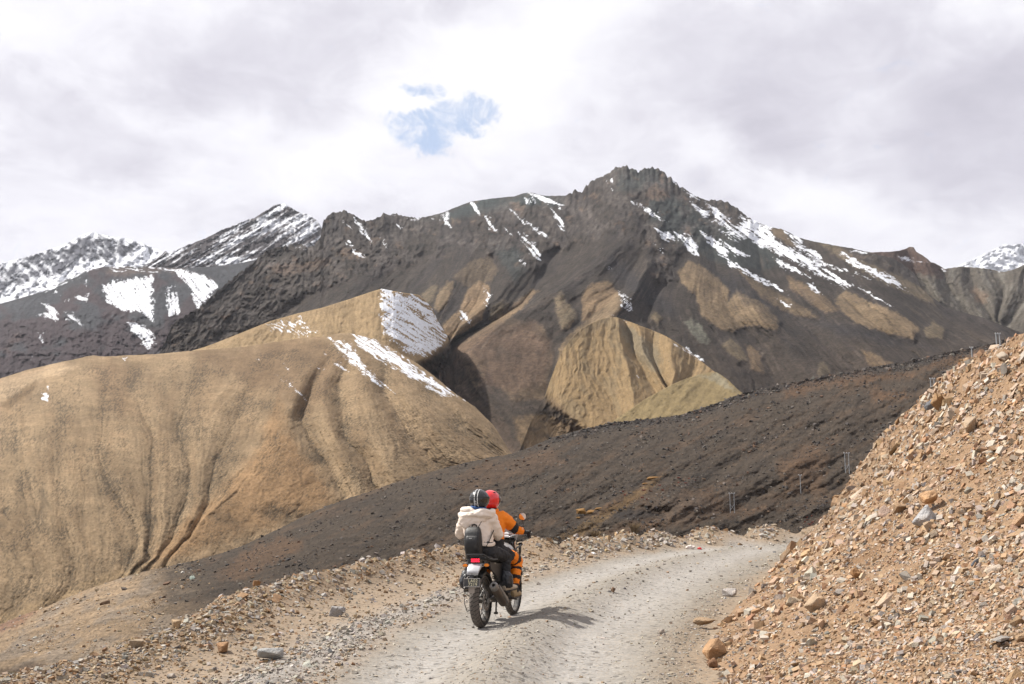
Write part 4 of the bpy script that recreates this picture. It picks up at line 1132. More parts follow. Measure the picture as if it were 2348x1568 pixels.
def gravel_mat():
    m = bpy.data.materials.new('road_gravel')
    m.use_nodes = True
    T = NT(m.node_tree)
    b = T.n['Principled BSDF']
    b.inputs['Roughness'].default_value = .95
    b.inputs['Specular IOR Level'].default_value = .2
    co = T.node('ShaderNodeTexCoord').outputs['Object']
    at = T.node('ShaderNodeAttribute', attribute_name='Col').outputs['Color']
    vo = T.node('ShaderNodeTexVoronoi', inputs={'Scale': 42.0})
    T.l.new(co, vo.inputs['Vector'])
    vo2 = T.node('ShaderNodeTexVoronoi', inputs={'Scale': 19.0})
    T.l.new(co, vo2.inputs['Vector'])
    n = T.noise(co, 60, 4, .7)
    n2 = T.noise(co, 7, 5, .65)
    hsv = T.node('ShaderNodeSeparateColor')
    T.l.new(vo.outputs['Color'], hsv.inputs[0])
    k = T.math('MULTIPLY_ADD', T.math('SUBTRACT', hsv.outputs[0], .5), .28, 1.0)
    k = T.math('MULTIPLY', k, T.math('MULTIPLY_ADD', T.math('SUBTRACT', n, .5), .45, 1.0))
    k = T.math('MULTIPLY', k, T.math('MULTIPLY_ADD', T.math('SUBTRACT', n2, .5), .6, 1.0))
    # the odd dark chip
    s2 = T.node('ShaderNodeSeparateColor')
    T.l.new(vo2.outputs['Color'], s2.inputs[0])
    chip = T.mapr(s2.outputs[1], .90, .93, 1.0, .55)
    k = T.math('MULTIPLY', k, chip)
    sc = T.vmath('SCALE', at)
    T.l.new(k, sc.inputs[3])
    warm = T.mix(T.mapr(hsv.outputs[1], .75, .9, 0, .5), sc.outputs[0], T.vmath('MULTIPLY', sc.outputs[0], (1.08, .95, .80)).outputs[0])
    T.l.new(warm, b.inputs['Base Color'])
    h = T.math('ADD', T.math('MULTIPLY', vo.outputs['Distance'], -.5), T.math('MULTIPLY', n, .5))
    h = T.math('ADD', h, T.math('MULTIPLY', n2, .5))
    bp = T.node('ShaderNodeBump', inputs={'Strength': .5, 'Distance': .016})
    T.l.new(h, bp.inputs['Height'])
    T.l.new(bp.outputs[0], b.inputs['Normal'])
    return m


def scree_slope():
    ys = np.concatenate([np.linspace(.5, 6, 40), np.linspace(6.1, 20, 130), np.linspace(20.1, 33, 110)])
    nt = 170
    t = np.concatenate([np.linspace(-.06, 1.0, nt - 24), np.linspace(1.02, 2.6, 24)])
    xb, xc, zc, k = scree_rows(ys)
    Tt = np.repeat(t[None, :], len(ys), 0)
    Y = np.repeat(ys[:, None], nt, 1)
    B, Cx, Zc, K = (np.repeat(q[:, None], nt, 1) for q in (xb, xc, zc, k))
    g0 = 0.010 * np.clip(Y - 13, 0, 30) - .03
    tt = np.clip(Tt, -.1, 1)
    h = (1 - K) * tt + K * tt * np.abs(tt)
    X = B + (Cx - B) * tt
    Z = g0 + (Zc - g0) * h
    ov = np.maximum(Tt - 1, 0)
    X = X + ov * 4.5
    Z = Z + np.where(Zc > .6, ov * 1.0 - .12 * ov * ov, -ov * .4)
    am = np.clip(Tt * 6, 0, 1) * np.clip(Zc / 2, .15, 1)
    # bumps, slips and small ledges on the slope
    dis = am * (.13 * fbm(X * .55, Y * .55 + Z * .3, 4) + .07 * fbm(X * 2.1, Y * 2.1 + Z, 4, .6) + .028 * fbm(X * 7, Y * 7 + Z * 3, 3, .6))
    # steeper scar under the brow of the nose
    scar = np.exp(-((Y - 25) / 5) ** 2) * np.exp(-((Tt - .55) / .25) ** 2)
    dis -= .22 * scar * ridged(Y * .55, Z * .5, 4) * am
    ln = .7
    X = X - dis * ln
    Z = Z + dis * ln
    co = np.stack([X, Y, Z], -1)
    n = fbm(X * .5, Y * .5, 4)
    col = np.zeros(X.shape + (3,))
    col[:] = alb(212, 174, 138)
    far = (sstep(18, 27, Y + n * 3) * sstep(.9, .3, Tt))[..., None] * .75
    col = col * (1 - far) + alb(190, 158, 126) * far
    dk = (sstep(.15, .5, fbm(X * 1.1 + 30, Y * 1.1, 4)))[..., None] * .5
    col = col * (1 - dk) + alb(160, 118, 80) * dk
    col *= (1 + .15 * fbm(X * 5, Y * 5 + Z * 4, 4, .7))[..., None]
    me = mesh_np('scree_slope', co.reshape(-1, 3), grid_faces(len(ys), nt)[:, ::-1], True, col.reshape(-1, 3))
    m = gravel_mat()
    m.name = 'scree_gravel'
    for nd in m.node_tree.nodes:
        if nd.type == 'BUMP':
            nd.inputs['Strength'].default_value = 1.0
            nd.inputs['Distance'].default_value = .03
    tag(link('scree_slope', me, m), kind='structure')
    GRIDS['scree'] = co
    GRIDS['scree_t'] = Tt


near_ground()
scree_slope()


# ------------------------------------------------------------------ stones
def hull(points):
    bm = bmesh.new()
    vs = [bm.verts.new(p) for p in points]
    r = bmesh.ops.convex_hull(bm, input=vs)
    loose = [v for v in bm.verts if not v.link_faces]
    bmesh.ops.delete(bm, geom=loose, context='VERTS')
    bmesh.ops.triangulate(bm, faces=bm.faces)
    bm.verts.ensure_lookup_table()
    bm.verts.index_update()
    co = np.array([v.co[:] for v in bm.verts])
    f = np.array([[v.index for v in q.verts] for q in bm.faces])
    bm.free()
    return co, f


def stone_shape(rs, npts, flat):
    """an angular broken stone about 1 across"""
    p = []
    for i in range(npts):
        v = rs.uniform(-1, 1, 3)
        v /= max(abs(v)) ** rs.uniform(.5, 1.0) + 1e-6
        v = np.clip(v, -1, 1)
        p.append(v * (.5, .5 * rs.uniform(.62, .9), .5 * flat))
    return hull(p)


_rs = np.random.RandomState(21)


def slab_shape(rs, flat):
    """a broken block of shale: eight corners, none square"""
    p = []
    tx, ty = rs.uniform(-.25, .25, 2)
    for z in (-1, 1):
        for y in (-1, 1):
            for x in (-1, 1):
                k = rs.uniform(.62, 1.0, 3)
                p.append((.5 * (x * k[0] + tx * z), .5 * .78 * (y * k[1] + ty * z), .5 * flat * z * (.75 + .25 * k[2])))
    return hull(p)


CHIPS = [slab_shape(_rs, f) for f in (.35, .45, .55, .7, .3, .5, .6, .8, .4, .55, .25, .65)]
ROCKS = [stone_shape(_rs, 15, f) for f in (.45, .55, .65, .75, .4, .6, .8, .5, .35, .7)]


def boulder_shape(seed, aspect=(1, .8, .65), npts=16, cuts=2, amp=.035):
    rs = np.random.RandomState(seed)
    co, f = stone_shape(rs, npts, .95)
    bm = bmesh.new()
    vs = [bm.verts.new(c * np.array(aspect)) for c in co]
    for q in f:
        bm.faces.new([vs[i] for i in q])
    bmesh.ops.bevel(bm, geom=list(bm.edges), offset=.035, segments=1, affect='EDGES')
    bmesh.ops.triangulate(bm, faces=bm.faces)
    bmesh.ops.subdivide_edges(bm, edges=[e for e in bm.edges if e.calc_length() > .13], cuts=cuts, use_grid_fill=True)
    bmesh.ops.triangulate(bm, faces=bm.faces)
    for v in bm.verts:
        k = mnoise.fractal(v.co * 3.5 + Vector((seed, 0, 0)), .8, 2.0, 4) * amp
        v.co += v.co.normalized() * k
    bmesh.ops.recalc_face_normals(bm, faces=bm.faces)
    me = bpy.data.meshes.new('boulder')
    bm.to_mesh(me)
    bm.free()
    return me


def stone_mat(name, source):
    m = bpy.data.materials.new(name)
    m.use_nodes = True
    T = NT(m.node_tree)
    b = T.n['Principled BSDF']
    b.inputs['Roughness'].default_value = .85
    b.inputs['Specular IOR Level'].default_value = .3
    if source == 'object':
        oi = T.node('ShaderNodeObjectInfo')
        base = oi.outputs['Color']
        co = T.node('ShaderNodeTexCoord').outputs['Object']
        sc1, sc2 = 2.2, 14.0
    else:
        base = T.node('ShaderNodeAttribute', attribute_name='Col').outputs['Color']
        co = T.node('ShaderNodeTexCoord').outputs['Object']
        sc1, sc2 = 22.0, 120.0
    n = T.noise(co, sc1, 5, .6)
    n2 = T.noise(co, sc2, 3, .6)
    k = T.math('MULTIPLY', T.math('MULTIPLY_ADD', T.math('SUBTRACT', n, .5), .9, 1.0), T.math('MULTIPLY_ADD', T.math('SUBTRACT', n2, .5), .5, 1.0))
    s = T.vmath('SCALE', base)
    T.l.new(k, s.inputs[3])
    warm = T.vmath('MULTIPLY', s.outputs[0], (1.06, .95, .82)).outputs[0]
    c = T.mix(T.mapr(n, .52, .66, 0, .65), s.outputs[0], warm)
    T.l.new(c, b.inputs['Base Color'])
    bp = T.node('ShaderNodeBump', inputs={'Strength': .5, 'Distance': .015 if source != 'object' else .05})
    T.l.new(T.math('ADD', n, n2), bp.inputs['Height'])
    T.l.new(bp.outputs[0], b.inputs['Normal'])
    return m


MAT_STONES = stone_mat('loose_stones', 'attr')
MAT_STONE = stone_mat('stone', 'object')

PAL_SCREE = [(alb(222, 182, 142), .28), (alb(236, 208, 180), .30), (alb(208, 160, 120), .09), (alb(240, 224, 206), .15), (alb(190, 178, 166), .07), (alb(228, 190, 158), .09), (alb(154, 144, 136), .015)]
PAL_ROAD = [(alb(230, 219, 205), .36), (alb(210, 197, 182), .26), (alb(180, 171, 161), .09), (alb(224, 204, 178), .18), (alb(200, 166, 132), .08), (alb(142, 137, 135), .03)]
PAL_BERM = [(alb(204, 170, 130), .26), (alb(216, 192, 162), .26), (alb(176, 136, 98), .13), (alb(206, 192, 176), .14), (alb(160, 150, 140), .05), (alb(226, 216, 204), .11)]
PAL_DARK = [(alb(88, 80, 75), .34), (alb(112, 104, 98), .28), (alb(62, 58, 56), .10), (alb(146, 134, 122), .18), (alb(128, 98, 76), .10)]


def pick(pal, n, rs):
    c = np.array([p[0] for p in pal])
    w = np.array([p[1] for p in pal])
    i = rs.choice(len(pal), n, p=w / w.sum())
    return 1.16 * c[i] * rs.uniform(.82, 1.18, (n, 1)) * rs.uniform(.96, 1.04, (n, 3)), i


def sample_grid(co, weight, n, rs):
    """random points of a grid surface, evenly spread as seen from the road; with normals"""
    u, v = project(co[..., 0], co[..., 1], co[..., 2])
    du = np.diff(u, axis=1)[:-1]
    dv = np.diff(v, axis=1)[:-1]
    eu = np.diff(u, axis=0)[:, :-1]
    ev = np.diff(v, axis=0)[:, :-1]
    area = np.abs(du * ev - dv * eu)
    inside = (u[:-1, :-1] > -120) & (u[:-1, :-1] < 2470) & (v[:-1, :-1] < 1680) & (v[:-1, :-1] > 500)
    p = (area * inside * weight[:-1, :-1]).ravel()
    p /= p.sum()
    c = rs.choice(len(p), n, p=p)
    i, j = c // (co.shape[1] - 1), c % (co.shape[1] - 1)
    a, b = rs.rand(n, 1), rs.rand(n, 1)
    P = co[i, j] * (1 - a) * (1 - b) + co[i, j + 1] * a * (1 - b) + co[i + 1, j] * (1 - a) * b + co[i + 1, j + 1] * a * b
    N = np.cross(co[i, j + 1] - co[i, j], co[i + 1, j] - co[i, j])
    N /= np.linalg.norm(N, axis=1, keepdims=True) + 1e-9
    N *= np.sign(N[:, 2:3] + 1e-6)
    return P, N, i, j


def frames(N, rs, tilt=.35):
    n = len(N)
    Z = N + rs.normal(0, tilt, (n, 3))
    Z /= np.linalg.norm(Z, axis=1, keepdims=True)
    A = rs.normal(0, 1, (n, 3))
    Xa = np.cross(A, Z)
    Xa /= np.linalg.norm(Xa, axis=1, keepdims=True)
    Ya = np.cross(Z, Xa)
    return np.stack([Xa, Ya, Z], -1)            # columns are axes


def stone_mass(name, P, N, size, colr, rs, shapes, tilt=.35, sink=.15, mat=None, label=None):
    n = len(P)
    R = frames(N, rs, tilt)
    var = rs.randint(0, len(shapes), n)
    cos, fs, cs = [], [], []
    off = 0
    for k, (sco, sf) in enumerate(shapes):
        q = np.where(var == k)[0]
        if not len(q):
            continue
        st = size[q][:, None] * rs.uniform(.75, 1.25, (len(q), 3))
        loc = sco[None] * st[:, None, :]
        w = np.einsum('nij,nkj->nki', R[q], loc) + P[q][:, None, :] + N[q][:, None, :] * (size[q] * sink)[:, None, None]
        cos.append(w.reshape(-1, 3))
        fs.append((sf[None] + (np.arange(len(q)) * len(sco))[:, None, None] + off).reshape(-1, 3))
        cs.append(np.repeat(colr[q], len(sco), 0))
        off += len(q) * len(sco)
    me = mesh_np(name, np.concatenate(cos), np.concatenate(fs), False, np.clip(np.concatenate(cs), .01, .85))
    o = link(name, me, mat or MAT_STONES)
    tag(o, label, name.replace('_', ' '), None, 'stuff')
    return o


def power(n, lo, hi, a, rs):
    return np.minimum(lo * rs.rand(n) ** (-1 / a), hi)


def loose_stuff():
    rs = np.random.RandomState(3)
    # scree
    co, Tt = GRIDS['scree'], GRIDS['scree_t']
    w = np.where((Tt > -.05) & (Tt < 1.25), 1.0, .0)
    # bare dirt shows in tongues that run down the slope
    xs, ys_, zs = co[..., 0], co[..., 1], co[..., 2]
    bare = fbm(ys_ * .9 + .25 * zs, zs * .35 + 4, 5, .6) + .5 * fbm(ys_ * 2.6, zs * 1.1, 3)
    w = w * np.clip(.85 - 1.2 * bare, .28, 1.5)
    n = 32000
    P, N, i, j = sample_grid(co, w, n, rs)
    dens = fbm(P[:, 0] * .9, P[:, 1] * .9 + P[:, 2], 4)
    px = power(n, 3.2, 16, 1.8, rs) * np.clip(1 + .8 * dens, .5, 1.6)
    size = np.clip(px * P[:, 1] / F, .02, .26)
    c, _ = pick(PAL_SCREE, n, rs)
    farpale = sstep(18, 27, P[:, 1]) * sstep(4.0, 2.2, P[:, 2])
    c = c * (1 - .5 * farpale[:, None]) + alb(198, 168, 138) * .5 * farpale[:, None] * rs.uniform(.8, 1.15, (n, 1))
    size *= 1 - .25 * farpale
    stone_mass('scree_stones', P, N, size, c, rs, CHIPS, .45, .12, label='broken tan and grey stones covering the scree slope')
    # the top of the slope behind its brow
    q = (Tt[:-1, :-1] > .9) & (ys_[:-1, :-1] > 2) & (ys_[:-1, :-1] < 31)
    e1, e2 = co[:-1, 1:] - co[:-1, :-1], co[1:, :-1] - co[:-1, :-1]
    ar = np.linalg.norm(np.cross(e1, e2), axis=-1) * q
    cidx = rs.choice(ar.size, 5000, p=(ar / ar.sum()).ravel())
    i, j = cidx // ar.shape[1], cidx % ar.shape[1]
    P = co[i, j] + e1[i, j] * rs.rand(5000, 1) + e2[i, j] * rs.rand(5000, 1)
    N = np.cross(e1[i, j], e2[i, j])
    N /= np.linalg.norm(N, axis=1, keepdims=True) + 1e-9
    N *= np.sign(N[:, 2:3] + 1e-6)
    stone_mass('scree_stones', P, N, power(5000, .045, .20, 1.9, rs), pick(PAL_SCREE, 5000, rs)[0], rs, CHIPS, .45, .12, label='broken tan and grey stones on top of the scree slope')
    # shoulder, windrow and berm
    co, l, w_, db, onr = GRIDS['ground'], GRIDS['l'], GRIDS['w'], GRIDS['db'], GRIDS['onroad']
    d = co[..., 1]
    wt = (1 - onr) * np.where((db < .7), 1, .0) * np.where(l < 0.2, 1, 0) * (0.35 + 1.2 * np.exp(-((l + .4) / .5) ** 2) + 1.6 * np.exp(-(db / .55) ** 2))
    n = 20000
    P, N, i, j = sample_grid(co, wt, n, rs)
    bm_ = np.exp(-(db[i, j] / .7) ** 2)
    wr = np.exp(-((l[i, j] + .35) / .4) ** 2) * (1 - bm_)
    px = power(n, 2.6, 10, 2.1, rs) * (1 + .30 * bm_ + .15 * wr)
    size = np.clip(px * P[:, 1] / F, .012, .22)
    c1, _ = pick(PAL_BERM, n, rs)
    c2, _ = pick(PAL_ROAD, n, rs)
    k = (rs.rand(n) < wr * 1.1 + .15)[:, None]
    c = np.where(k, c2, c1)
    stone_mass('shoulder_stones', P, N, size, c, rs, CHIPS, .4, .14, label='pale and tan stones strewn along the road shoulder and berm')
    # stones on the running surface and at the foot of the scree
    wt = onr * (0.16 + .8 * np.exp(-((w_ - .44) / .08) ** 2) + 1.3 * sstep(.78, .98, w_) + .7 * sstep(.1, 0, w_))
    n = 5500
    P, N, i, j = sample_grid(co, wt, n, rs)
    px = power(n, 2.1, 8, 2.3, rs)
    size = np.clip(px * P[:, 1] / F, .010, .16)
    c, _ = pick(PAL_ROAD, n, rs)
    stone_mass('road_pebbles', P, N, size, c, rs, CHIPS, .3, .08, label='small grey pebbles scattered over the gravel road')
    # black rocks of the slope across the gully
    D = DARK['L']
    co = np.stack([D.A * D.D, D.D, CAM_Z + D.E * D.D], -1)
    dt = D.V - curve(DARK['top'], D.U)
    cl = sstep(.05, .5, fbm((D.U * .9 - D.V * .43) / 120, (D.U * .43 + D.V * .9) / 30, 5, .6))
    wt = (.25 + 1.3 * cl + 3.0 * sstep(26, 3, dt) * sstep(1150, 1400, D.U)) * np.where(D.V < 1500, 1, 0)
    n = 17500
    P, N, i, j = sample_grid(co, wt, n, rs)
    px = power(n, 1.9, 8, 2.3, rs)
    size = px * P[:, 1] / F
    c, _ = pick(PAL_DARK, n, rs)
    lf = sstep(520, 260, D.U[i, j])[:, None]
    cb, _ = pick(PAL_BERM, n, rs)
    c = np.where(rs.rand(n, 1) < lf, cb * 1.0, c)
    stone_mass('dark_rocks', P, N, size, c, rs, CHIPS, .4, .12, label='black and grey rocks strewn over the dark slope')


loose_stuff()

# lookup from a photo point to the ground that shows there
_look = []
for key, gco in (('scree', GRIDS['scree']), ('ground', GRIDS['ground'])):
    uu, vv = project(gco[..., 0], gco[..., 1], gco[..., 2])
    _look.append((uu, vv, gco))


def _normal(g, i, j):
    i = min(max(i, 1), g.shape[0] - 2)
    j = min(max(j, 1), g.shape[1] - 2)
    n = np.cross(g[i, j + 1] - g[i, j - 1], g[i + 1, j] - g[i - 1, j])
    n /= np.linalg.norm(n) + 1e-9
    return n * (1 if n[2] >= 0 else -1)


def ground_at(u, v):
    best = None
    for uu, vv, g in _look:
        d2 = (uu - u) ** 2 + (vv - v) ** 2
        near = d2 < 100
        if near.any():                      # what shows is the nearest of the surfaces in that direction
            y0 = g[..., 1][near].min()
            d2 = np.where(near & (g[..., 1] < y0 * 1.2), d2, 1e9)
        k = int(np.argmin(d2))
        i, j = divmod(k, uu.shape[1])
        if d2[i, j] < 144 and (best is None or g[i, j, 1] < best[0][1] - .5):
            best = (g[i, j], _normal(g, i, j))
    if best is None:
        return None
    return Vector(best[0]), Vector(best[1])


def dark_at(u, v):
    D = DARK['L']
    d2 = (D.U - u) ** 2 + (D.V - v) ** 2
    i, j = divmod(int(np.argmin(d2)), D.U.shape[1])
    g = np.array([D.A[i, j] * D.D[i, j], D.D[i, j], CAM_Z + D.E[i, j] * D.D[i, j]])
    return Vector(g)


# ------------------------------------------------------------------ single stones
ROCK_ME = []
for k_, (c_, f_) in enumerate(ROCKS):
    me_ = mesh_np('stone', c_, f_, False)
    me_.materials.append(MAT_STONE)
    ROCK_ME.append(me_)
BOULDER_ME = []
for k_ in range(7):
    me_ = boulder_shape(40 + k_, [(1, .8, .62), (1, .72, .5), (1, .85, .75), (1, .6, .42), (1, .9, .55), (1, .7, .7), (1, .55, .3)][k_])
    me_.materials.append(MAT_STONE)
    BOULDER_ME.append(me_)


def put_stone(name, me, P, N, size, colr, label, cat, group, rs, stretch=(1, 1, 1), yaw=None, tilt=.25, sink=.12):
    o = bpy.data.objects.new(name, me)
    COL.objects.link(o)
    Z = (Vector(N) + Vector(rs.normal(0, tilt, 3))).normalized()
    q = Z.to_track_quat('Z', 'Y')
    ya = rs.uniform(0, 6.28) if yaw is None else yaw
    o.rotation_euler = (q @ Matrix.Rotation(ya, 3, 'Z').to_quaternion()).to_euler()
    o.location = Vector(P) + Vector(N) * size * sink
    o.scale = (size * stretch[0], size * stretch[1], size * stretch[2])
    o.color = (*np.clip(colr, .01, .85), 1)
    tag(o, label, cat, group)
    return o


SPECIAL = [  # photo point, width in photo px, boulder, colour, stretch, name, label
    (2137, 1200, 54, 2, (206, 202, 200), (1, 1, 1), 'boulder', 'blocky grey boulder wedged under a flat tan slab on the scree slope'),
    (2140, 1165, 78, 1, (222, 176, 132), (1, .8, .8), 'slab', 'flat tan slab resting above the blocky grey boulder on the scree'),
    (1644, 1508, 60, 0, (204, 160, 118), (1, .9, .9), 'boulder', 'large orange-tan boulder at the foot of the scree beside the road'),
    (1873, 1397, 42, 2, (216, 184, 150), (1, 1, 1), 'boulder', 'rounded cream boulder sitting low on the scree slope above a dark slip'),
    (1968, 1325, 40, 5, (188, 142, 98), (1.1, .8, .9), 'boulder', 'ochre brown boulder halfway up the scree slope'),
    (2160, 928, 40, 5, (186, 146, 104), (1, 1, 1.1), 'boulder', 'brown boulder leaning on a dark grey slab near the top of the scree'),
    (2143, 935, 40, 3, (132, 130, 132), (1.1, .8, 1), 'slab', 'dark grey slab standing on edge near the top of the scree'),
    (1618, 1440, 46, 1, (196, 164, 130), (1, .9, .8), 'boulder', 'flat tan boulder lying at the toe of the scree near the road'),
    (1634, 1533, 30, 5, (160, 118, 86), (1, 1, 1), 'stone', 'reddish brown stone just below the large orange-tan boulder'),
    (622, 1512, 46, 0, (204, 200, 194), (1.1, .8, .8), 'boulder', 'rounded pale grey boulder alone on the left road shoulder'),
    (513, 1497, 36, 2, (192, 148, 108), (1.1, .9, .8), 'boulder', 'square orange-brown rock on the left shoulder beside the grey boulder'),
    (772, 1415, 34, 5, (200, 192, 186), (1.1, .8, .9), 'stone', 'pointed pale grey stone in the white windrow left of the track'),
    (554, 1378, 30, 4, (190, 150, 110), (1.3, .8, .6), 'slab', 'long tan slab lying on the near end of the left berm'),
    (486, 1333, 24, 0, (196, 140, 84), (1.1, .9, 1), 'boulder', 'round orange boulder standing proud on the edge of the left berm'),
    (592, 1342, 22, 5, (186, 138, 92), (1, 1, .8), 'stone', 'small orange brown block on the berm right of the round orange boulder'),
    (632, 1376, 26, 4, (190, 150, 112), (1.1, .9, .7), 'stone', 'flat tan stone on the shoulder right of the near berm'),
    (405, 1438, 28, 2, (216, 182, 142), (1, .9, 1), 'stone', 'cream block on the outer edge of the near berm'),
    (316, 1482, 28, 2, (206, 180, 150), (1, 1, .9), 'stone', 'pale block on the ledge edge left of the near berm'),
    (1402, 1360, 15, 5, (138, 108, 84), (1, 1, 1), 'stone', 'small dark brown stone lying alone in the middle of the road'),
    (2228, 985, 36, 2, (212, 184, 154), (1, 1, 1), 'boulder', 'pale cream boulder on the upper right part of the scree'),
    (1512, 1452, 20, 5, (206, 192, 178), (1, .9, .9), 'stone', 'pale pointed stone between the right track and the scree'),
    (1672, 1368, 30, 0, (226, 214, 204), (1, .9, .9), 'boulder', 'white stone at the foot of the scree beyond the toe boulders'),
    (2290, 1312, 36, 3, (222, 200, 178), (1.2, .8, 1), 'slab', 'long cream slab at the right edge of the scree'),
    (2250, 1300, 34, 6, (128, 130, 136), (1.1, .8, 1), 'slab', 'thin slate grey slab at the right of the scree'),
    (2010, 1024, 20, 4, (214, 186, 152), (1.2, 1, .6), 'stone', 'pale stone on the skyline of the scree nose'),
    (2310, 850, 30, 3, (136, 124, 112), (1.3, 1, .6), 'slab', 'dark grey-brown slab lying on the top edge of the scree'),
    (2308, 820, 34, 1, (206, 186, 164), (1.2, .9, 1), 'boulder', 'pale flat boulder on the skyline at the top of the scree'),
]
rs_ = np.random.RandomState(77)
for (u_, v_, w_px, bi_, c_, st_, nm_, lb_) in SPECIAL:
    g_ = ground_at(u_, v_)
    if g_ is None:
        continue
    sz_ = w_px * g_[0].y / F * 1.15
    put_stone(nm_, BOULDER_ME[bi_], g_[0], g_[1], sz_, 1.4 * alb(*c_), lb_, nm_, None, rs_, st_, yaw=None, tilt=.12, sink=.26)

SCREE_WORDS = {0: 'tan', 1: 'light tan', 2: 'rusty brown', 3: 'cream', 4: 'grey', 5: 'pinkish tan', 6: 'dark grey'}
ROAD_WORDS = {0: 'pale grey', 1: 'grey', 2: 'dull grey', 3: 'cream', 4: 'tan', 5: 'dark grey'}
BERM_WORDS = {0: 'tan', 1: 'pale tan', 2: 'rusty brown', 3: 'light grey', 4: 'dark grey', 5: 'whitish'}


def single_stones():
    rs = np.random.RandomState(101)
    co, Tt = GRIDS['scree'], GRIDS['scree_t']
    n = 185
    P, N, i, j = sample_grid(co, np.where((Tt > 0) & (Tt < 1.02), 1., 0.), n, rs)
    px = power(n, 18, 44, 2.1, rs)
    c, k = pick(PAL_SCREE, n, rs)
    u, v = project(P[:, 0], P[:, 1], P[:, 2])
    for q in range(n):
        if not (-10 < u[q] < 2357 and v[q] < 1580):
            continue
        up = (2347 - u[q]) * .93 + 775           # the skyline of the slope falls to the left
        band = 'just under the scree skyline' if v[q] < up + 70 else ('on the upper scree' if v[q] < 1080 else ('halfway up the scree' if v[q] < 1260 else ('low on the scree' if v[q] < 1420 else 'at the scree foot')))
        zone = 'by the road' if u[q] < 1780 else ('on its nose' if u[q] < 1960 else ('left of the blocky grey boulder' if u[q] < 2120 else ('right of the blocky grey boulder' if u[q] < 2250 else 'near the right edge')))
        big = 'large ' if px[q] > 27 else ('small ' if px[q] < 20 else '')
        me = ROCK_ME[rs.randint(len(ROCK_ME))]
        flat = rs.rand() < .45
        put_stone('stone', me, P[q], N[q], px[q] * P[q, 1] / F, c[q], f"{big}{SCREE_WORDS[k[q]]} {'flat' if flat else 'chunky'} stone {band} {zone}", 'stone', 'larger stones on the scree slope', rs,
                  (1.15, .9, .55) if flat else (1, .9, 1), None, .3)
    co, l, db, onr = GRIDS['ground'], GRIDS['l'], GRIDS['db'], GRIDS['onroad']
    wt = (1 - onr) * np.where(db < .4, 1, 0) * np.where(l < .1, 1, 0) * (.12 + np.exp(-((l + .4) / .4) ** 2) + 1.8 * np.exp(-(db / .5) ** 2))
    n = 60
    P, N, i, j = sample_grid(co, wt, n, rs)
    px = power(n, 15, 27, 2.6, rs) * np.interp(P[:, 1], [8, 14, 24], [1, .9, .62])
    c, k = pick(PAL_BERM, n, rs)
    c2, k2 = pick(PAL_ROAD, n, rs)
    u, v = project(P[:, 0], P[:, 1], P[:, 2])
    for q in range(n):
        if not (-10 < u[q] < 1830 and v[q] < 1580):
            continue
        onb = abs(db[i[q], j[q]]) < .6
        word, cc = (BERM_WORDS[k[q]], c[q]) if onb else (ROAD_WORDS[k2[q]], c2[q])
        place = 'piled on the berm at the drop' if onb else ('in the windrow left of the track' if l[i[q], j[q]] > -1 else 'on the rubble shoulder')
        me = ROCK_ME[rs.randint(len(ROCK_ME))]
        put_stone('stone', me, P[q], N[q], px[q] * P[q, 1] / F, cc, f"{'large ' if px[q] * 10 > 190 else ''}{word} angular stone {place}, {'beyond' if P[q, 1] > 14 else ('level with' if P[q, 1] > 11.5 else 'nearer than')} the motorcycle", 'stone', 'larger stones beside the road', rs, (1, .9, .75), None, .25)


single_stones()

# ochre boulders on the dark slope
for (u_, v_, w_px, bi_, lb_) in ((1331, 1177, 24, 2, 'round ochre boulder, left of the pair on the dark slope behind the riders'), (1356, 1178, 24, 1, 'long ochre boulder, right of the pair on the dark slope behind the riders'),
                                 (1372, 1168, 18, 3, 'narrow ochre slab uphill of the long ochre boulder'), (1495, 1100, 26, 3, 'thin ochre outcrop higher on the dark slope'),
                                 (1324, 1188, 9, 0, 'small ochre rock below the round ochre boulder'), (1480, 1112, 14, 3, 'short ochre outcrop just below the thin one on the dark slope')):
    P_ = dark_at(u_, v_)
    put_stone('ochre_boulder', BOULDER_ME[bi_], P_, (0, -.3, .95), w_px * P_.y / F, alb(196, 146, 82), lb_, 'boulder', None, rs_, (1, 1, .9), yaw=0.2, tilt=.08, sink=.15)
for (u_, v_, w_px, bi_, c_, lb_) in ((385, 1340, 20, 1, (150, 112, 86), 'brown outcrop on the far slope below the tan hill'), (440, 1328, 22, 3, (176, 186, 172), 'pale greenish slab on the far slope below the tan hill'), (285, 1352, 20, 1, (112, 96, 84), 'dark outcrop at the foot of the tan hill'),
                                     (240, 1385, 22, 0, (158, 126, 96), 'light brown boulder on the grey-tan slope left'), (520, 1296, 9, 2, (70, 66, 66), 'black rock on the dark slope left of the berm'), (660, 1285, 13, 0, (78, 74, 74), 'dark boulder on the black slope behind the berm'),
                                     (1520, 1193, 9, 2, (72, 70, 72), 'black rock on the slope below the mound'), (1797, 1118, 9, 0, (60, 58, 60), 'black rock left of the single pole')):
    P_ = dark_at(u_, v_)
    put_stone('boulder', BOULDER_ME[bi_], P_, (0, -.3, .95), w_px * P_.y / F, alb(*c_), lb_, 'boulder', None, rs_, (1, 1, .9), tilt=.1, sink=.12)
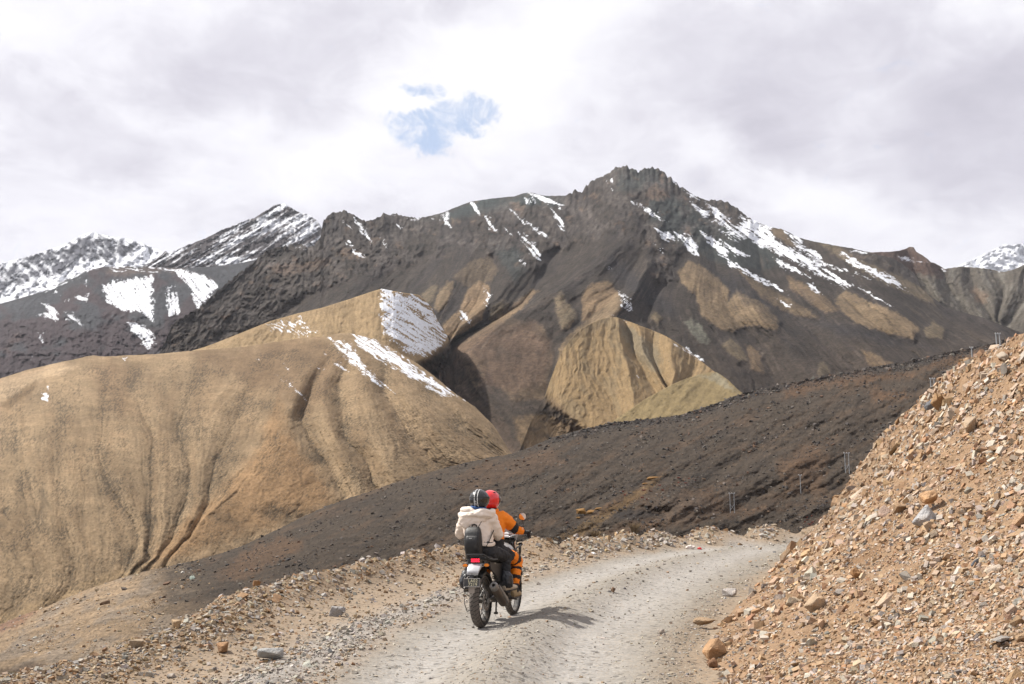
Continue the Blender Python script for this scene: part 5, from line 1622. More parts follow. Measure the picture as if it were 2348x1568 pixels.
# ------------------------------------------------------------------ modelling helpers
class MB:
    def __init__(s):
        s.bm = bmesh.new()
        s.mi = 0

    def _face(s, vs):
        try:
            f = s.bm.faces.new(vs)
            f.material_index = s.mi
            return f
        except ValueError:
            return None

    def tube(s, pts, rad, seg=10, ref=(0, 0, 1), caps=True, closed=False):
        pts = [Vector(p) for p in pts]
        n = len(pts)
        if not isinstance(rad, (list, tuple)):
            rad = [rad] * n
        rings = []
        ref = Vector(ref)
        for i, p in enumerate(pts):
            if closed:
                t = pts[(i + 1) % n] - pts[i - 1]
            else:
                t = pts[min(i + 1, n - 1)] - pts[max(i - 1, 0)]
            t.normalize()
            sd = t.cross(ref)
            if sd.length < 1e-3:
                sd = t.cross(Vector((0, 1, 0))) if abs(t.y) < .9 else t.cross(Vector((1, 0, 0)))
            sd.normalize()
            up = sd.cross(t)
            r = rad[i]
            a, b = r if isinstance(r, (tuple, list)) else (r, r)
            rings.append([s.bm.verts.new(p + sd * math.cos(k * 2 * math.pi / seg) * a + up * math.sin(k * 2 * math.pi / seg) * b) for k in range(seg)])
        m = n if closed else n - 1
        for i in range(m):
            A, B = rings[i], rings[(i + 1) % n]
            for k in range(seg):
                s._face([A[k], A[(k + 1) % seg], B[(k + 1) % seg], B[k]])
        if caps and not closed:
            s._face(rings[0][::-1])
            s._face(rings[-1])
        return s

    def ball(s, c, r, seg=14, ring=9):
        if not isinstance(r, (tuple, list)):
            r = (r, r, r)
        c = Vector(c)
        rows = []
        top = s.bm.verts.new(c + Vector((0, 0, r[2])))
        bot = s.bm.verts.new(c - Vector((0, 0, r[2])))
        for i in range(1, ring):
            th = math.pi * i / ring
            rows.append([s.bm.verts.new(c + Vector((r[0] * math.sin(th) * math.cos(2 * math.pi * k / seg), r[1] * math.sin(th) * math.sin(2 * math.pi * k / seg), r[2] * math.cos(th)))) for k in range(seg)])
        for k in range(seg):
            s._face([top, rows[0][k], rows[0][(k + 1) % seg]])
            s._face([bot, rows[-1][(k + 1) % seg], rows[-1][k]])
            for i in range(len(rows) - 1):
                s._face([rows[i][k], rows[i + 1][k], rows[i + 1][(k + 1) % seg], rows[i][(k + 1) % seg]])
        return s

    def box(s, c, size, rot=(0, 0, 0), bevel=0.0, taper=None):
        M = Matrix.Translation(Vector(c)) @ (Matrix.Rotation(rot[2], 4, 'Z') @ Matrix.Rotation(rot[1], 4, 'Y') @ Matrix.Rotation(rot[0], 4, 'X'))
        vs = []
        for z in (-.5, .5):
            for y in (-.5, .5):
                for x in (-.5, .5):
                    k = taper if (taper and z > 0) else 1
                    vs.append(s.bm.verts.new(M @ Vector((x * size[0] * k, y * size[1] * k, z * size[2]))))
        fs = []
        for q in ((0, 2, 3, 1), (4, 5, 7, 6), (0, 1, 5, 4), (2, 6, 7, 3), (0, 4, 6, 2), (1, 3, 7, 5)):
            fs.append(s._face([vs[i] for i in q]))
        if bevel:
            es = list({e for f in fs for e in f.edges})
            bmesh.ops.bevel(s.bm, geom=es, offset=bevel, segments=2, affect='EDGES', material=s.mi)
        return s

    def lathe_x(s, c, prof, seg=48, close=False):
        """profile of (x, r) turned about the X axis through c"""
        c = Vector(c)
        rows = []
        for k in range(seg):
            a = 2 * math.pi * k / seg
            rows.append([s.bm.verts.new(c + Vector((x, r * math.cos(a), r * math.sin(a)))) for x, r in prof])
        n = len(prof)
        for k in range(seg):
            A, B = rows[k], rows[(k + 1) % seg]
            for i in range(n if close else n - 1):
                s._face([A[i], A[(i + 1) % n], B[(i + 1) % n], B[i]])
        return s

    def prism(s, outline, axis, thick, offset=0.0, bevel=0.0):
        """an outline in two coordinates given thickness along the third axis"""
        def P(a, b, c):
            return {'x': Vector((c, a, b)), 'y': Vector((a, c, b)), 'z': Vector((a, b, c))}[axis]
        A = [s.bm.verts.new(P(a, b, offset - thick / 2)) for a, b in outline]
        B = [s.bm.verts.new(P(a, b, offset + thick / 2)) for a, b in outline]
        n = len(A)
        fs = [s._face(A[::-1]), s._face(B)]
        for i in range(n):
            fs.append(s._face([A[i], A[(i + 1) % n], B[(i + 1) % n], B[i]]))
        if bevel:
            es = list({e for f in fs if f for e in f.edges})
            bmesh.ops.bevel(s.bm, geom=es, offset=bevel, segments=2, affect='EDGES', material=s.mi)
        return s

    def loft(s, rings, caps=True):
        R = [[s.bm.verts.new(Vector(p)) for p in r] for r in rings]
        n = len(R[0])
        for i in range(len(R) - 1):
            for k in range(n):
                s._face([R[i][k], R[i][(k + 1) % n], R[i + 1][(k + 1) % n], R[i + 1][k]])
        if caps:
            s._face(R[0][::-1])
            s._face(R[-1])
        return s

    def mesh(s, name):
        bmesh.ops.recalc_face_normals(s.bm, faces=s.bm.faces)
        me = bpy.data.meshes.new(name)
        s.bm.to_mesh(me)
        s.bm.free()
        return me

    def build(s, name, mats, parent=None, smooth=True, angle=38):
        me = s.mesh(name)
        if not isinstance(mats, (list, tuple)):
            mats = [mats]
        for m in mats:
            me.materials.append(m)
        if smooth:
            me.shade_smooth() if hasattr(me, 'shade_smooth') else None
            try:
                me.set_sharp_from_angle(angle=math.radians(angle))
            except Exception:
                pass
        return link(name, me, None, parent)


def voxel(mb, size, smooth_it=4, noise_amp=0.0, noise_scale=12.0, seed=0.0, folds=0.0):
    """one continuous skin over the shapes gathered in mb"""
    me = mb.mesh('skin')
    o = bpy.data.objects.new('skin', me)
    COL.objects.link(o)
    m = o.modifiers.new('r', 'REMESH')
    m.mode = 'VOXEL'
    m.voxel_size = size
    if smooth_it:
        m2 = o.modifiers.new('s', 'SMOOTH')
        m2.iterations = smooth_it
        m2.factor = .5
    dg = bpy.context.evaluated_depsgraph_get()
    out = bpy.data.meshes.new_from_object(o.evaluated_get(dg))
    bpy.data.objects.remove(o)
    bpy.data.meshes.remove(me)
    if noise_amp:
        for v in out.vertices:
            k = mnoise.fractal(v.co * noise_scale + Vector((seed, seed, 0)), .7, 2.1, 3)
            if folds:                                 # creases that run round the limb
                c = v.co
                f = mnoise.noise(Vector((c.x * 7 + c.z * 3, c.y * 7, c.z * 24 + seed)))
                g = mnoise.noise(Vector((c.x * 15 - c.z * 9, c.y * 13, c.z * 17 - seed)))
                k = k + folds * ((1 - abs(f)) ** 3 - .4) + folds * .6 * ((1 - abs(g)) ** 3 - .4)
            v.co += v.normal * k * noise_amp
    out.materials.clear()
    for p in out.polygons:
        p.use_smooth = True
    return out


def mat(name, colr, rough=.6, metal=0.0, dirt=0.0, dirtcol=(.30, .255, .21), scale=18.0, bump=0.0, bscale=60.0, emit=None, spec=.5, coat=0.0, var=.2):
    m = bpy.data.materials.new(name)
    m.use_nodes = True
    T = NT(m.node_tree)
    b = T.n['Principled BSDF']
    co = T.node('ShaderNodeTexCoord').outputs['Object']
    b.inputs['Metallic'].default_value = metal
    b.inputs['Specular IOR Level'].default_value = spec
    b.inputs['Coat Weight'].default_value = coat
    n = T.noise(co, scale, 5, .62)
    k = T.math('MULTIPLY_ADD', T.math('SUBTRACT', n, .5), var * 2, 1.0)
    s = T.vmath('SCALE', tuple(colr))
    T.l.new(k, s.inputs[3])
    c = s.outputs[0]
    r = T.math('MULTIPLY_ADD', T.math('SUBTRACT', n, .5), .2, rough)
    if dirt > 0:
        n2 = T.noise(co, scale * .45, 6, .65)
        f = T.mapr(n2, .62 - .4 * dirt, .72 - .1 * dirt, 0, min(1, dirt * 1.1))
        c = T.mix(f, c, dirtcol)
        r = T.math('ADD', r, T.math('MULTIPLY', f, .3), clamp=True)
    T.l.new(c, b.inputs['Base Color'])
    T.l.new(r, b.inputs['Roughness'])
    if bump:
        h = T.noise(co, bscale, 5, .6)
        bp = T.node('ShaderNodeBump', inputs={'Strength': bump, 'Distance': .01})
        T.l.new(h, bp.inputs['Height'])
        T.l.new(bp.outputs[0], b.inputs['Normal'])
    if emit:
        b.inputs['Emission Color'].default_value = (*emit[0], 1)
        b.inputs['Emission Strength'].default_value = emit[1]
    return m


M = {
    'tread': mat('dusty_tread', (.115, .10, .088), .9, dirt=.35, dirtcol=(.26, .23, .20)),
    'rubber': mat('black_rubber', (.022, .021, .02), .8, dirt=.3, dirtcol=(.2, .17, .145)),
    'rim': mat('black_rim', (.03, .03, .032), .45, dirt=.5, dirtcol=(.25, .21, .17)),
    'steel': mat('steel', (.55, .54, .52), .35, 1.0, dirt=.35),
    'chrome': mat('chrome', (.8, .8, .8), .08, 1.0, var=.03),
    'black': mat('black_plastic', (.018, .018, .019), .5, dirt=.12),
    'satin': mat('black_metal', (.015, .015, .016), .35, dirt=.12),
    'gloss': mat('gloss_black', (.012, .012, .013), .15, dirt=.05, coat=.5),
    'engine': mat('engine_metal', (.035, .034, .033), .5, .4, dirt=.45),
    'exhaust': mat('dusty_exhaust', (.12, .10, .085), .55, .7, dirt=.6, dirtcol=(.24, .185, .135)),
    'dull': mat('dull_metal', (.28, .27, .26), .5, .8, dirt=.4),
    'grey': mat('grey_paint', (.40, .41, .43), .4, dirt=.22, dirtcol=(.30, .26, .22)),
    'red_lens': mat('tail_lens', (.6, .01, .02), .2, emit=((1.0, .02, .06), 1.0)),
    'amber': mat('amber_lens', (.85, .27, .02), .25, var=.1),
    'plate': mat('plate_black', (.035, .036, .036), .5, dirt=.4, dirtcol=(.20, .19, .17)),
    'plate_ink': mat('plate_lettering', (.58, .54, .36), .6, dirt=.15),
    'seat': mat('seat_leather', (.02, .019, .018), .65, bump=.2),
    'tank': mat('tank_paint', (.30, .30, .30), .3, dirt=.25, coat=.4),
    'mirror': mat('mirror_glass', (.9, .9, .9), .02, 1.0, var=.0),
    'glass': mat('clear_screen', (.6, .62, .63), .08, var=.02),
    'jacket': mat('cream_jacket', (.74, .64, .55), .75, bump=.5, bscale=22, var=.08, dirt=.05),
    'orange': mat('orange_jacket', (.90, .235, .004), .7, bump=.4, bscale=26, var=.08),
    'black_cloth': mat('black_cloth', (.017, .017, .019), .85, bump=.5, bscale=30, dirt=.07),
    'gaiter': mat('rain_gaiter', (.022, .024, .028), .38, bump=.9, bscale=16, dirt=.06),
    'glove': mat('dark_glove', (.025, .026, .03), .7, bump=.3),
    'armour': mat('grey_glove_guard', (.42, .38, .33), .55, dirt=.2),
    'shoe': mat('beige_shoe', (.52, .44, .34), .75, dirt=.2),
    'boot': mat('tan_boot', (.36, .27, .155), .75, dirt=.3),
    'sole': mat('dark_sole', (.06, .05, .042), .8, dirt=.3),
    'skin': mat('skin', (.42, .26, .18), .55),
    'helmet_black': mat('black_helmet', (.016, .017, .018), .28, coat=.3, var=.15, dirt=.05),
    'helmet_red': mat('red_helmet', (.70, .012, .016), .22, coat=.6, var=.04),
    'white': mat('white_paint', (.75, .75, .73), .45, var=.05),
    'visor': mat('dark_visor', (.02, .022, .025), .06, coat=.5, var=.02),
    'blue': mat('blue_scarf', (.03, .085, .23), .85, bump=.5, bscale=40),
    'pack': mat('backpack_fabric', (.018, .018, .018), .55, bump=.4, bscale=30, dirt=.1),
    'strap': mat('strap_web', (.014, .014, .014), .7),
}

# ------------------------------------------------------------------ motorcycle (x right, y forward, z up; wheels stand on z = 0)
YAW = math.radians(-15.5)
LEAN = math.radians(-1.2)
BASE = Vector((-0.180, 13.270, -0.045))


def seat_empty(name, label, cat):
    o = bpy.data.objects.new(name, None)
    o.empty_display_size = .2
    COL.objects.link(o)
    o.location = BASE
    o.rotation_euler = (0, LEAN, YAW)
    tag(o, label, cat)
    return o


def wheel(root, name, cy, cz, R, W, disc_side, rim_mat, bright):
    rw = W * .36
    rr = R - W * .62
    mb = MB()
    c = (0, cy, cz)
    mb.lathe_x(c, [(-rw, rr + .02), (-rw, rr), (-rw * .6, rr - .012), (rw * .6, rr - .012), (rw, rr), (rw, rr + .02), (rw * .5, rr + .006), (-rw * .5, rr + .006)], 64, True)
    rim = mb.build(name, rim_mat, root)
    # tyre carcass and tread blocks
    mb = MB()
    prof = []
    for k in range(15):
        a = math.radians(-118 + 236 * k / 14)
        x = math.sin(a) * W / 2 * (1.0 if abs(a) < 1.7 else .98)
        r = R - W * .5 + math.cos(a) * W * .5
        prof.append((x, max(r - .007, rr + .012)))
    mb.mi = 1
    mb.lathe_x(c, prof, 72)
    mb.mi = 0
    nb = 38
    rows = [(.02, .36, .50), (.40, .74, .62), (.78, 1.14, .4), (-.36, -.02, .50), (-.74, -.40, .62), (-1.14, -.78, .4)]
    for k in range(nb):
        for (a0, a1, wd) in rows:
            sg = 1 if a0 >= 0 else -1
            off = 0 if sg > 0 else .5
            skew = .55 * sg
            ph0 = (k + off) * 2 * math.pi / nb
            dp = 2 * math.pi / nb * .40
            quad = []
            for (al, ps) in ((a0, -1), (a1, -1), (a1, 1), (a0, 1)):
                ph = ph0 + ps * dp + skew * abs(al) * 2 * math.pi / nb * 1.1
                quad.append((al, ph))
            lo, hi = [], []
            for al, ph in quad:
                for lst, h in ((lo, -.006), (hi, .004)):
                    x = math.sin(al) * (W / 2 + h)
                    r = R - W * .5 + math.cos(al) * (W * .5 + h) - .004
                    lst.append(mb.bm.verts.new(Vector(c) + Vector((x, r * math.sin(ph), r * math.cos(ph)))))
            mb._face(hi)
            for i in range(4):
                mb._face([lo[i], lo[(i + 1) % 4], hi[(i + 1) % 4], hi[i]])
    mb.build('tyre', [M['tread'], M['rubber']], rim, smooth=True, angle=30)
    mb = MB()
    mb.lathe_x(c, [(-.055, .0), (-.055, .045), (-.045, .052), (-.03, .034), (.03, .034), (.045, .052), (.055, .045), (.055, 0)], 28)
    mb.tube([(-.10, cy, cz), (.10, cy, cz)], .011, 10)
    mb.build('hub', M['engine'], rim)
    mb = MB()
    for k in range(36):
        a = 2 * math.pi * k / 36
        sd = 1 if k % 2 else -1
        b = a + (.42 if (k // 2) % 2 else -.42)
        p0 = (sd * .045, cy + .045 * math.cos(b), cz + .045 * math.sin(b))
        p1 = (sd * .006, cy + (rr - .008) * math.cos(a), cz + (rr - .008) * math.sin(a))
        mb.tube([p0, p1], .0026, 5)
    sp = mb.build('spokes', M['chrome'] if bright else M['steel'], rim)
    sp['kind'] = 'stuff'
    mb = MB()
    rd = .12 if R < .33 else .15
    mb.lathe_x((disc_side * .072, cy, cz), [(-.0022, rd), (.0022, rd), (.0022, rd - .035), (-.0022, rd - .035)], 40, True)
    for k in range(6):
        a = k * math.pi / 3
        mb.tube([(disc_side * .07, cy + .04 * math.cos(a), cz + .04 * math.sin(a)), (disc_side * .072, cy + (rd - .03) * math.cos(a + .3), cz + (rd - .03) * math.sin(a + .3))], .006, 6)
    mb.build('brake_disc', M['dull'], rim)
    return rim


def motorcycle():
    root = seat_empty('motorcycle', 'dusty black and grey adventure motorcycle carrying two riders up the gravel road', 'motorcycle')
    rw = wheel(root, 'rear_wheel', -.7325, .322, .322, .124, 1, M['rim'], False)
    mb = MB()
    mb.lathe_x((-.075, -.7325, .322), [(-.003, .10), (.003, .10), (.003, .04), (-.003, .04)], 36, True)
    mb.build('sprocket', M['dull'], rw)
    wheel(root, 'front_wheel', .7325, .345, .345, .094, -1, M['rim'], True)
    # swing arm, caliper, axle plate
    mb = MB()
    for sx in (-.098, .098):
        mb.tube([(sx, -.76, .318), (sx, -.62, .325), (sx * .95, -.3, .37), (sx * .9, -.14, .39)], [(.014, .026), (.014, .028), (.016, .030), (.016, .026)], 8)
    mb.tube([(-.09, -.3, .37), (.09, -.3, .37)], .02, 8)
    mb.build('swingarm', M['dull'], root)
    MB().box((.088, -.60, .44), (.05, .075, .10), (.5, 0, 0), .01).tube([(.09, -.60, .40), (.09, -.66, .33)], .012, 6).build('brake_caliper', M['engine'], root)
    mb = MB()
    mb.tube([(.115, -.7325, .322), (.128, -.7325, .322)], .014, 6)
    mb.tube([(-.115, -.7325, .322), (-.128, -.7325, .322)], .014, 6)
    mb.build('axle_nut', M['steel'], root)
    mb = MB()
    mb.box((-.105, -.42, .405), (.03, .40, .05), (-.12, 0, 0), .008)
    mb.build('chain_guard', M['black'], root)
    # frame and subframe
    mb = MB()
    for sx in (-1, 1):
        mb.tube([(sx * .03, .50, .98), (sx * .07, .35, .86), (sx * .11, .0, .74), (sx * .12, -.2, .72), (sx * .11, -.55, .74), (sx * .09, -.9, .79)], .016, 8)
        mb.tube([(sx * .03, .50, .93), (sx * .08, .42, .62), (sx * .12, .28, .30), (sx * .13, -.05, .24), (sx * .11, -.15, .39), (sx * .12, -.18, .70)], .016, 8)
        mb.tube([(sx * .11, -.16, .45), (sx * .11, -.62, .73)], .011, 8)
    mb.tube([(0, .46, 1.03), (0, .53, .84)], .035, 12)
    mb.build('frame', M['satin'], root)
    # engine
    mb = MB()
    mb.box((0, .05, .40), (.24, .40, .20), (0, 0, 0), .04)
    for k in range(8):
        mb.box((0, .16 + .006 * k, .52 + .024 * k), (.19, .20, .012), (-.2, 0, 0), .003)
    mb.tube([(0, .13, .46), (0, .22, .72)], .075, 16)
    mb.tube([(.10, .0, .38), (.145, .0, .38)], .085, 24)
    mb.tube([(-.10, .03, .38), (-.145, .03, .38)], .08, 24)
    mb.box((0, .12, .265), (.22, .36, .05), (0, 0, 0), .015)
    mb.build('engine', M['engine'], root)
    MB().tube([(.155, -.02, .38), (.16, -.02, .38)], .05, 18).build('engine_cover', M['dull'], root)
    # exhaust
    mb = MB()
    mb.tube([(.02, .30, .62), (.05, .40, .50), (.09, .38, .33), (.11, .22, .25), (.13, .0, .245), (.145, -.2, .24), (.16, -.3, .25)], .021, 10)
    ex = mb.build('exhaust', M['exhaust'], root)
    mb = MB()
    mb.tube([(.168, -.30, .235), (.170, -.34, .255), (.176, -.42, .295), (.192, -.72, .445), (.198, -.80, .485)], [.026, .044, .052, .053, .052], 18)
    mb.build('muffler', M['exhaust'], ex)
    mb = MB()
    mb.tube([(.198, -.80, .485), (.201, -.845, .508), (.203, -.865, .518)], [.055, .053, .036], 18, caps=False)
    mb.tube([(.203, -.865, .518), (.203, -.862, .5165)], [.036, .020], 18, caps=False)
    mb.tube([(.203, -.87, .5205), (.199, -.80, .485)], [.021, .018], 14, caps=False)
    mb.build('muffler_tip', M['dull'], ex)
    MB().tube([(.1995, -.815, .4925), (.1995, -.8175, .4935)], .019, 14).build('muffler_bore', mat('bore_black', (.003, .003, .003), .95), ex)  # near-black disc closing the pipe bore
    mb = MB()
    mb.loft([[(.222 + .004 * q, -.34 - .36 * t + a * .012, .285 + .20 * t + b * .045 * (1 - .35 * t)) for (q, a, b) in ((0, 0, -1), (5, 0, -.5), (6, 0, .5), (3, 0, 1), (0, 0, 1), (0, 0, -1))] for t in (0, .2, .5, .8, 1)])
    mb.build('heat_shield', M['dull'], ex)
    # tank and guard
    mb = MB()
    rings = []
    for (y, w, zt, zb) in ((-.02, .10, .84, .76), (.06, .135, .92, .74), (.16, .16, .975, .72), (.28, .165, .99, .72), (.38, .13, .97, .76), (.44, .07, .93, .82)):
        rings.append([(w * math.cos(a) * (1 if math.sin(a) > 0 else .85), y, (zt + zb) / 2 + (zt - zb) / 2 * math.sin(a)) for a in [2 * math.pi * k / 16 for k in range(16)]])
    mb.loft(rings)
    mb.build('fuel_tank', M['tank'], root)
    MB().tube([(0, .22, .975), (0, .22, 1.0)], .035, 18).build('tank_cap', M['satin'], root)
    mb = MB()
    for sx in (-1, 1):
        mb.tube([(sx * .14, .10, .80), (sx * .20, .28, .92), (sx * .205, .44, .94), (sx * .17, .56, .86), (sx * .15, .55, .70), (sx * .19, .40, .68), (sx * .16, .15, .72)], .011, 8)
        mb.tube([(sx * .205, .36, .93), (sx * .19, .44, .68)], .009, 8)
    mb.build('tank_guard', M['satin'], root)
    mb = MB()
    for sx in (-1, 1):
        mb.tube([(sx * .09, .36, .36), (sx * .21, .40, .40), (sx * .225, .38, .60), (sx * .10, .44, .72)], .012, 8)
    mb.build('crash_bar', M['satin'], root)
    # seats and side panels
    mb = MB()
    rings = []
    for (y, w, zt, zb) in ((.06, .07, .83, .76), (.0, .10, .82, .75), (-.12, .13, .805, .74), (-.25, .135, .81, .75)):
        rings.append([(w * math.copysign(abs(math.cos(a)) ** .6, math.cos(a)), y, (zt + zb) / 2 + (zt - zb) / 2 * math.copysign(abs(math.sin(a)) ** .6, math.sin(a))) for a in [2 * math.pi * k / 16 for k in range(16)]])
    mb.loft(rings)
    mb.build('rider_seat', M['seat'], root)
    mb = MB()
    rings = []
    for (y, w, zt, zb) in ((-.26, .13, .835, .75), (-.4, .13, .85, .77), (-.6, .125, .855, .78), (-.76, .11, .86, .79), (-.8, .08, .85, .80)):
        rings.append([(w * math.copysign(abs(math.cos(a)) ** .6, math.cos(a)), y, (zt + zb) / 2 + (zt - zb) / 2 * math.copysign(abs(math.sin(a)) ** .6, math.sin(a))) for a in [2 * math.pi * k / 16 for k in range(16)]])
    mb.loft(rings)
    mb.build('pillion_seat', M['seat'], root)
    for sx in (-1, 1):
        MB().prism([(-.05, .74), (-.22, .74), (-.55, .76), (-.78, .79), (-.74, .70), (-.45, .58), (-.2, .48), (-.08, .55)], 'x', .022, sx * .125, .006).build('side_panel', M['black'], root)
    # tail
    mb = MB()
    mb.loft([[(x * w, y, z) for x, z in ((-1, zb), (1, zb), (1, zt), (-1, zt))] for (y, w, zb, zt) in ((-.62, .10, .74, .80), (-.85, .095, .745, .815), (-.98, .075, .775, .835), (-1.0, .07, .785, .83))])
    mb.build('tail_section', M['black'], root)
    mb = MB()
    mb.box((.03, -1.005, .820), (.125, .05, .058), (.12, 0, 0), .012)
    tl = mb.build('tail_light', M['gloss'], root)
    for k in range(4):
        for r in range(2):
            MB().box((.03 - .0405 + .027 * k, -1.031, .8315 - .022 * r), (.024, .01, .018), (.12, 0, 0), .003).build('tail_lens', M['red_lens'], tl)
    # grey rear fender and its dark inner hugger
    mb = MB()
    def arc(w, y, z, d):
        return [(-w + .02, y, z - d), (-w + .02, y - .006, z), (-w * .5 + .02, y - .012, z + .006), (w * .5 + .02, y - .012, z + .006), (w + .02, y - .006, z), (w + .02, y, z - d)]
    outer = [arc(.075, -.86, .775, .03), arc(.08, -1.0, .775, .035), arc(.078, -1.06, .74, .03), arc(.072, -1.10, .70, .02), arc(.068, -1.115, .665, .012)]
    mb.loft([[Vector(p) for p in r] for r in outer], caps=False)
    me_f = mb.build('rear_fender', M['grey'], root)
    so = me_f.modifiers.new('thick', 'SOLIDIFY')
    so.thickness = .006
    mb = MB()
    for k in range(13):
        pass
    rr = []
    for k in range(12):
        a = math.radians(5 + 115 * k / 11)
        r = .345
        y, z = -.7325 + r * math.cos(a) * 1.0, .322 + r * math.sin(a)
        rr.append([(-.07, y * 1.0 - .0, z - .03), (-.072, y, z), (-.03, y, z + .008), (.03, y, z + .008), (.072, y, z), (.07, y, z - .03)])
    mb.loft(rr, caps=False)
    hg = mb.build('hugger', M['black'], root)
    so = hg.modifiers.new('thick', 'SOLIDIFY')
    so.thickness = .005
    # number plate on its hanger, reflector, mud flap
    mb = MB()
    mb.tube([(.01, -1.09, .69), (.008, -1.12, .62), (.006, -1.13, .57)], [(.028, .012), (.03, .014), (.03, .012)], 8)
    mb.tube([(-.06, -1.08, .68), (-.08, -1.12, .61)], .006, 6)
    mb.tube([(.06, -1.08, .68), (.08, -1.12, .61)], .006, 6)
    mb.build('plate_hanger', M['black'], root)
    mb = MB()
    mb.box((.02, -1.145, .567), (.20, .004, .095), (-.16, 0, 0), .0)
    pl = mb.build('license_plate', M['plate'], root, smooth=False)
    mb = MB()
    for a, b in (((-.1, -.047), (.1, -.047)), ((.1, -.047), (.1, .047)), ((.1, .047), (-.1, .047)), ((-.1, .047), (-.1, -.047))):
        q = []
        for x, z in (a, b):
            q.append((.02 + x, -1.148 + z * -.16 * -1 * -1 if False else -1.1475 + .16 * z * -1 * -1, .567 + z))
        mb.tube(q, .0035, 6)
    mb.build('plate_frame', M['dull'], pl)
    fc = bpy.data.curves.new('plate_text', 'FONT')
    fc.body = 'LA02\n7219'
    fc.size = .050
    fc.align_x = 'CENTER'
    fc.space_line = .86
    fc.space_character = 1.15
    fc.extrude = .0008
    fc.offset = .0008
    fo = bpy.data.objects.new('plate_text', fc)
    COL.objects.link(fo)
    me = bpy.data.meshes.new_from_object(fo.evaluated_get(bpy.context.evaluated_depsgraph_get()))
    bpy.data.objects.remove(fo)
    me.name = 'plate_text'
    me.materials.clear()
    fo = link('plate_text', me, M['plate_ink'])
    fo.parent = pl
    fo.location = (.032, -1.1485 + .001, .572)
    fo.rotation_euler = (math.pi / 2 - .16, 0, 0)
    MB().box((.005, -1.115, .478), (.075, .006, .075), (-.1, 0, 0), .002).build('mud_flap', mat('pale_flap', (.30, .26, .23), .7, dirt=.5), root)
    # turn signals
    for (x, y, z, s) in ((-.105, -1.0, .760, -1), (.165, -1.0, .763, 1), (-.16, .58, .95, -1), (.16, .58, .95, 1)):
        mb = MB()
        mb.tube([(x - s * .075, y + .02, z), (x - s * .03, y + .01, z)], .008, 8)
        mb.box((x, y + .008, z), (.072, .03, .042), (0, 0, 0), .012)
        ts = mb.build('turn_signal', M['black'], root)
        MB().box((x, y - .008 if y < 0 else y + .026, z), (.064, .018, .035), (0, 0, 0), .01).build('signal_lens', M['amber'], ts)
    # luggage rack
    mb = MB()
    mb.tube([(-.195, -.66, .80), (-.19, -.74, .80), (-.125, -.90, .865), (-.09, -.99, .885), (.0, -1.0, .888), (.125, -.99, .885), (.16, -.88, .835), (.165, -.72, .815), (.165, -.55, .81)], .0095, 8)
    mb.tube([(-.10, -.92, .878), (.135, -.92, .872)], .008, 6)
    mb.box((.02, -.93, .868), (.16, .12, .012), (0, 0, 0), .004)
    mb.build('luggage_rack', M['satin'], root)
    # leg guard on the left side
    mb = MB()
    mb.tube([(-.13, -.60, .62), (-.165, -.74, .60), (-.172, -.86, .48), (-.17, -.86, .30), (-.165, -.78, .20), (-.15, -.56, .20), (-.13, -.46, .34), (-.12, -.46, .55)], .007, 6)
    mb.tube([(-.168, -.84, .42), (-.14, -.5, .28)], .004, 5)
    mb.tube([(-.168, -.84, .30), (-.14, -.5, .40)], .004, 5)
    mb.build('leg_guard', M['dull'], root)
    # pegs, stand
    for s in (-1, 1):
        MB().tube([(s * .12, .11, .28), (s * .235, .10, .268)], .012, 8).build('rider_footpeg', M['dull'], root)
        MB().tube([(s * .11, -.28, .42), (s * .14, -.28, .40), (s * .24, -.27, .385)], .012, 8).build('pillion_footpeg', M['black'], root)
    MB().tube([(.03, -.16, .26), (.04, -.22, .17), (.045, -.235, .13)], [.012, .011, .012], 8).box((.045, -.24, .125), (.05, .03, .03), (0, 0, 0), .005).build('centre_stand', M['engine'], root)
    MB().tube([(.15, .02, .30), (.17, .18, .27), (.175, .26, .285)], .007, 6).build('brake_pedal', M['dull'], root)
    # fork, fender, headlight, screen
    for s in (-1, 1):
        mb = MB()
        mb.tube([(s * .10, .735, .345), (s * .10, .66, .56)], .028, 12)
        mb.mi = 1
        mb.tube([(s * .10, .66, .56), (s * .10, .50, 1.02)], .020, 12)
        mb.build('fork_leg', [M['satin'], M['chrome']], root)
    MB().box((0, .485, 1.01), (.25, .06, .035), (.3, 0, 0), .01).box((0, .535, .87), (.25, .06, .035), (.3, 0, 0), .01).build('fork_yoke', M['satin'], root)
    mb = MB()
    rr = []
    for k in range(9):
        a = math.radians(30 + 115 * k / 8)
        y, z = .7325 - .40 * math.cos(a) * -1 if False else .7325 + .40 * math.cos(a), .345 + .39 * math.sin(a)
        rr.append([(-.065, y, z - .03), (-.06, y, z), (0, y, z + .01), (.06, y, z), (.065, y, z - .03)])
    mb.loft(rr, caps=False)
    ff = mb.build('front_fender', M['grey'], root)
    ff.modifiers.new('thick', 'SOLIDIFY').thickness = .005
    mb = MB()
    mb.tube([(0, .54, .94), (0, .64, .92), (0, .67, .915)], [.06, .085, .085], 24)
    hl = mb.build('headlight', M['black'], root)
    MB().tube([(0, .668, .915), (0, .678, .913)], [.078, .07], 24).build('headlight_lens', M['glass'], hl)
    mb = MB()
    mb.loft([[(x, .60 + .10 * abs(x) * -3 + dy, z) for x in (-w, -w * .5, 0, w * .5, w)] + [(x, .606 + .10 * abs(x) * -3 + dy, z) for x in (w, w * .5, 0, -w * .5, -w)] for (w, z, dy) in ((.10, 1.0, .04), (.12, 1.08, .02), (.11, 1.18, -.03), (.08, 1.25, -.06))])
    mb.build('windscreen', M['glass'], root)
    mb = MB()
    mb.tube([(0, .50, 1.055), (0, .46, 1.085)], .05, 20)
    mb.tube([(.085, .50, 1.04), (.085, .465, 1.065)], .034, 16)
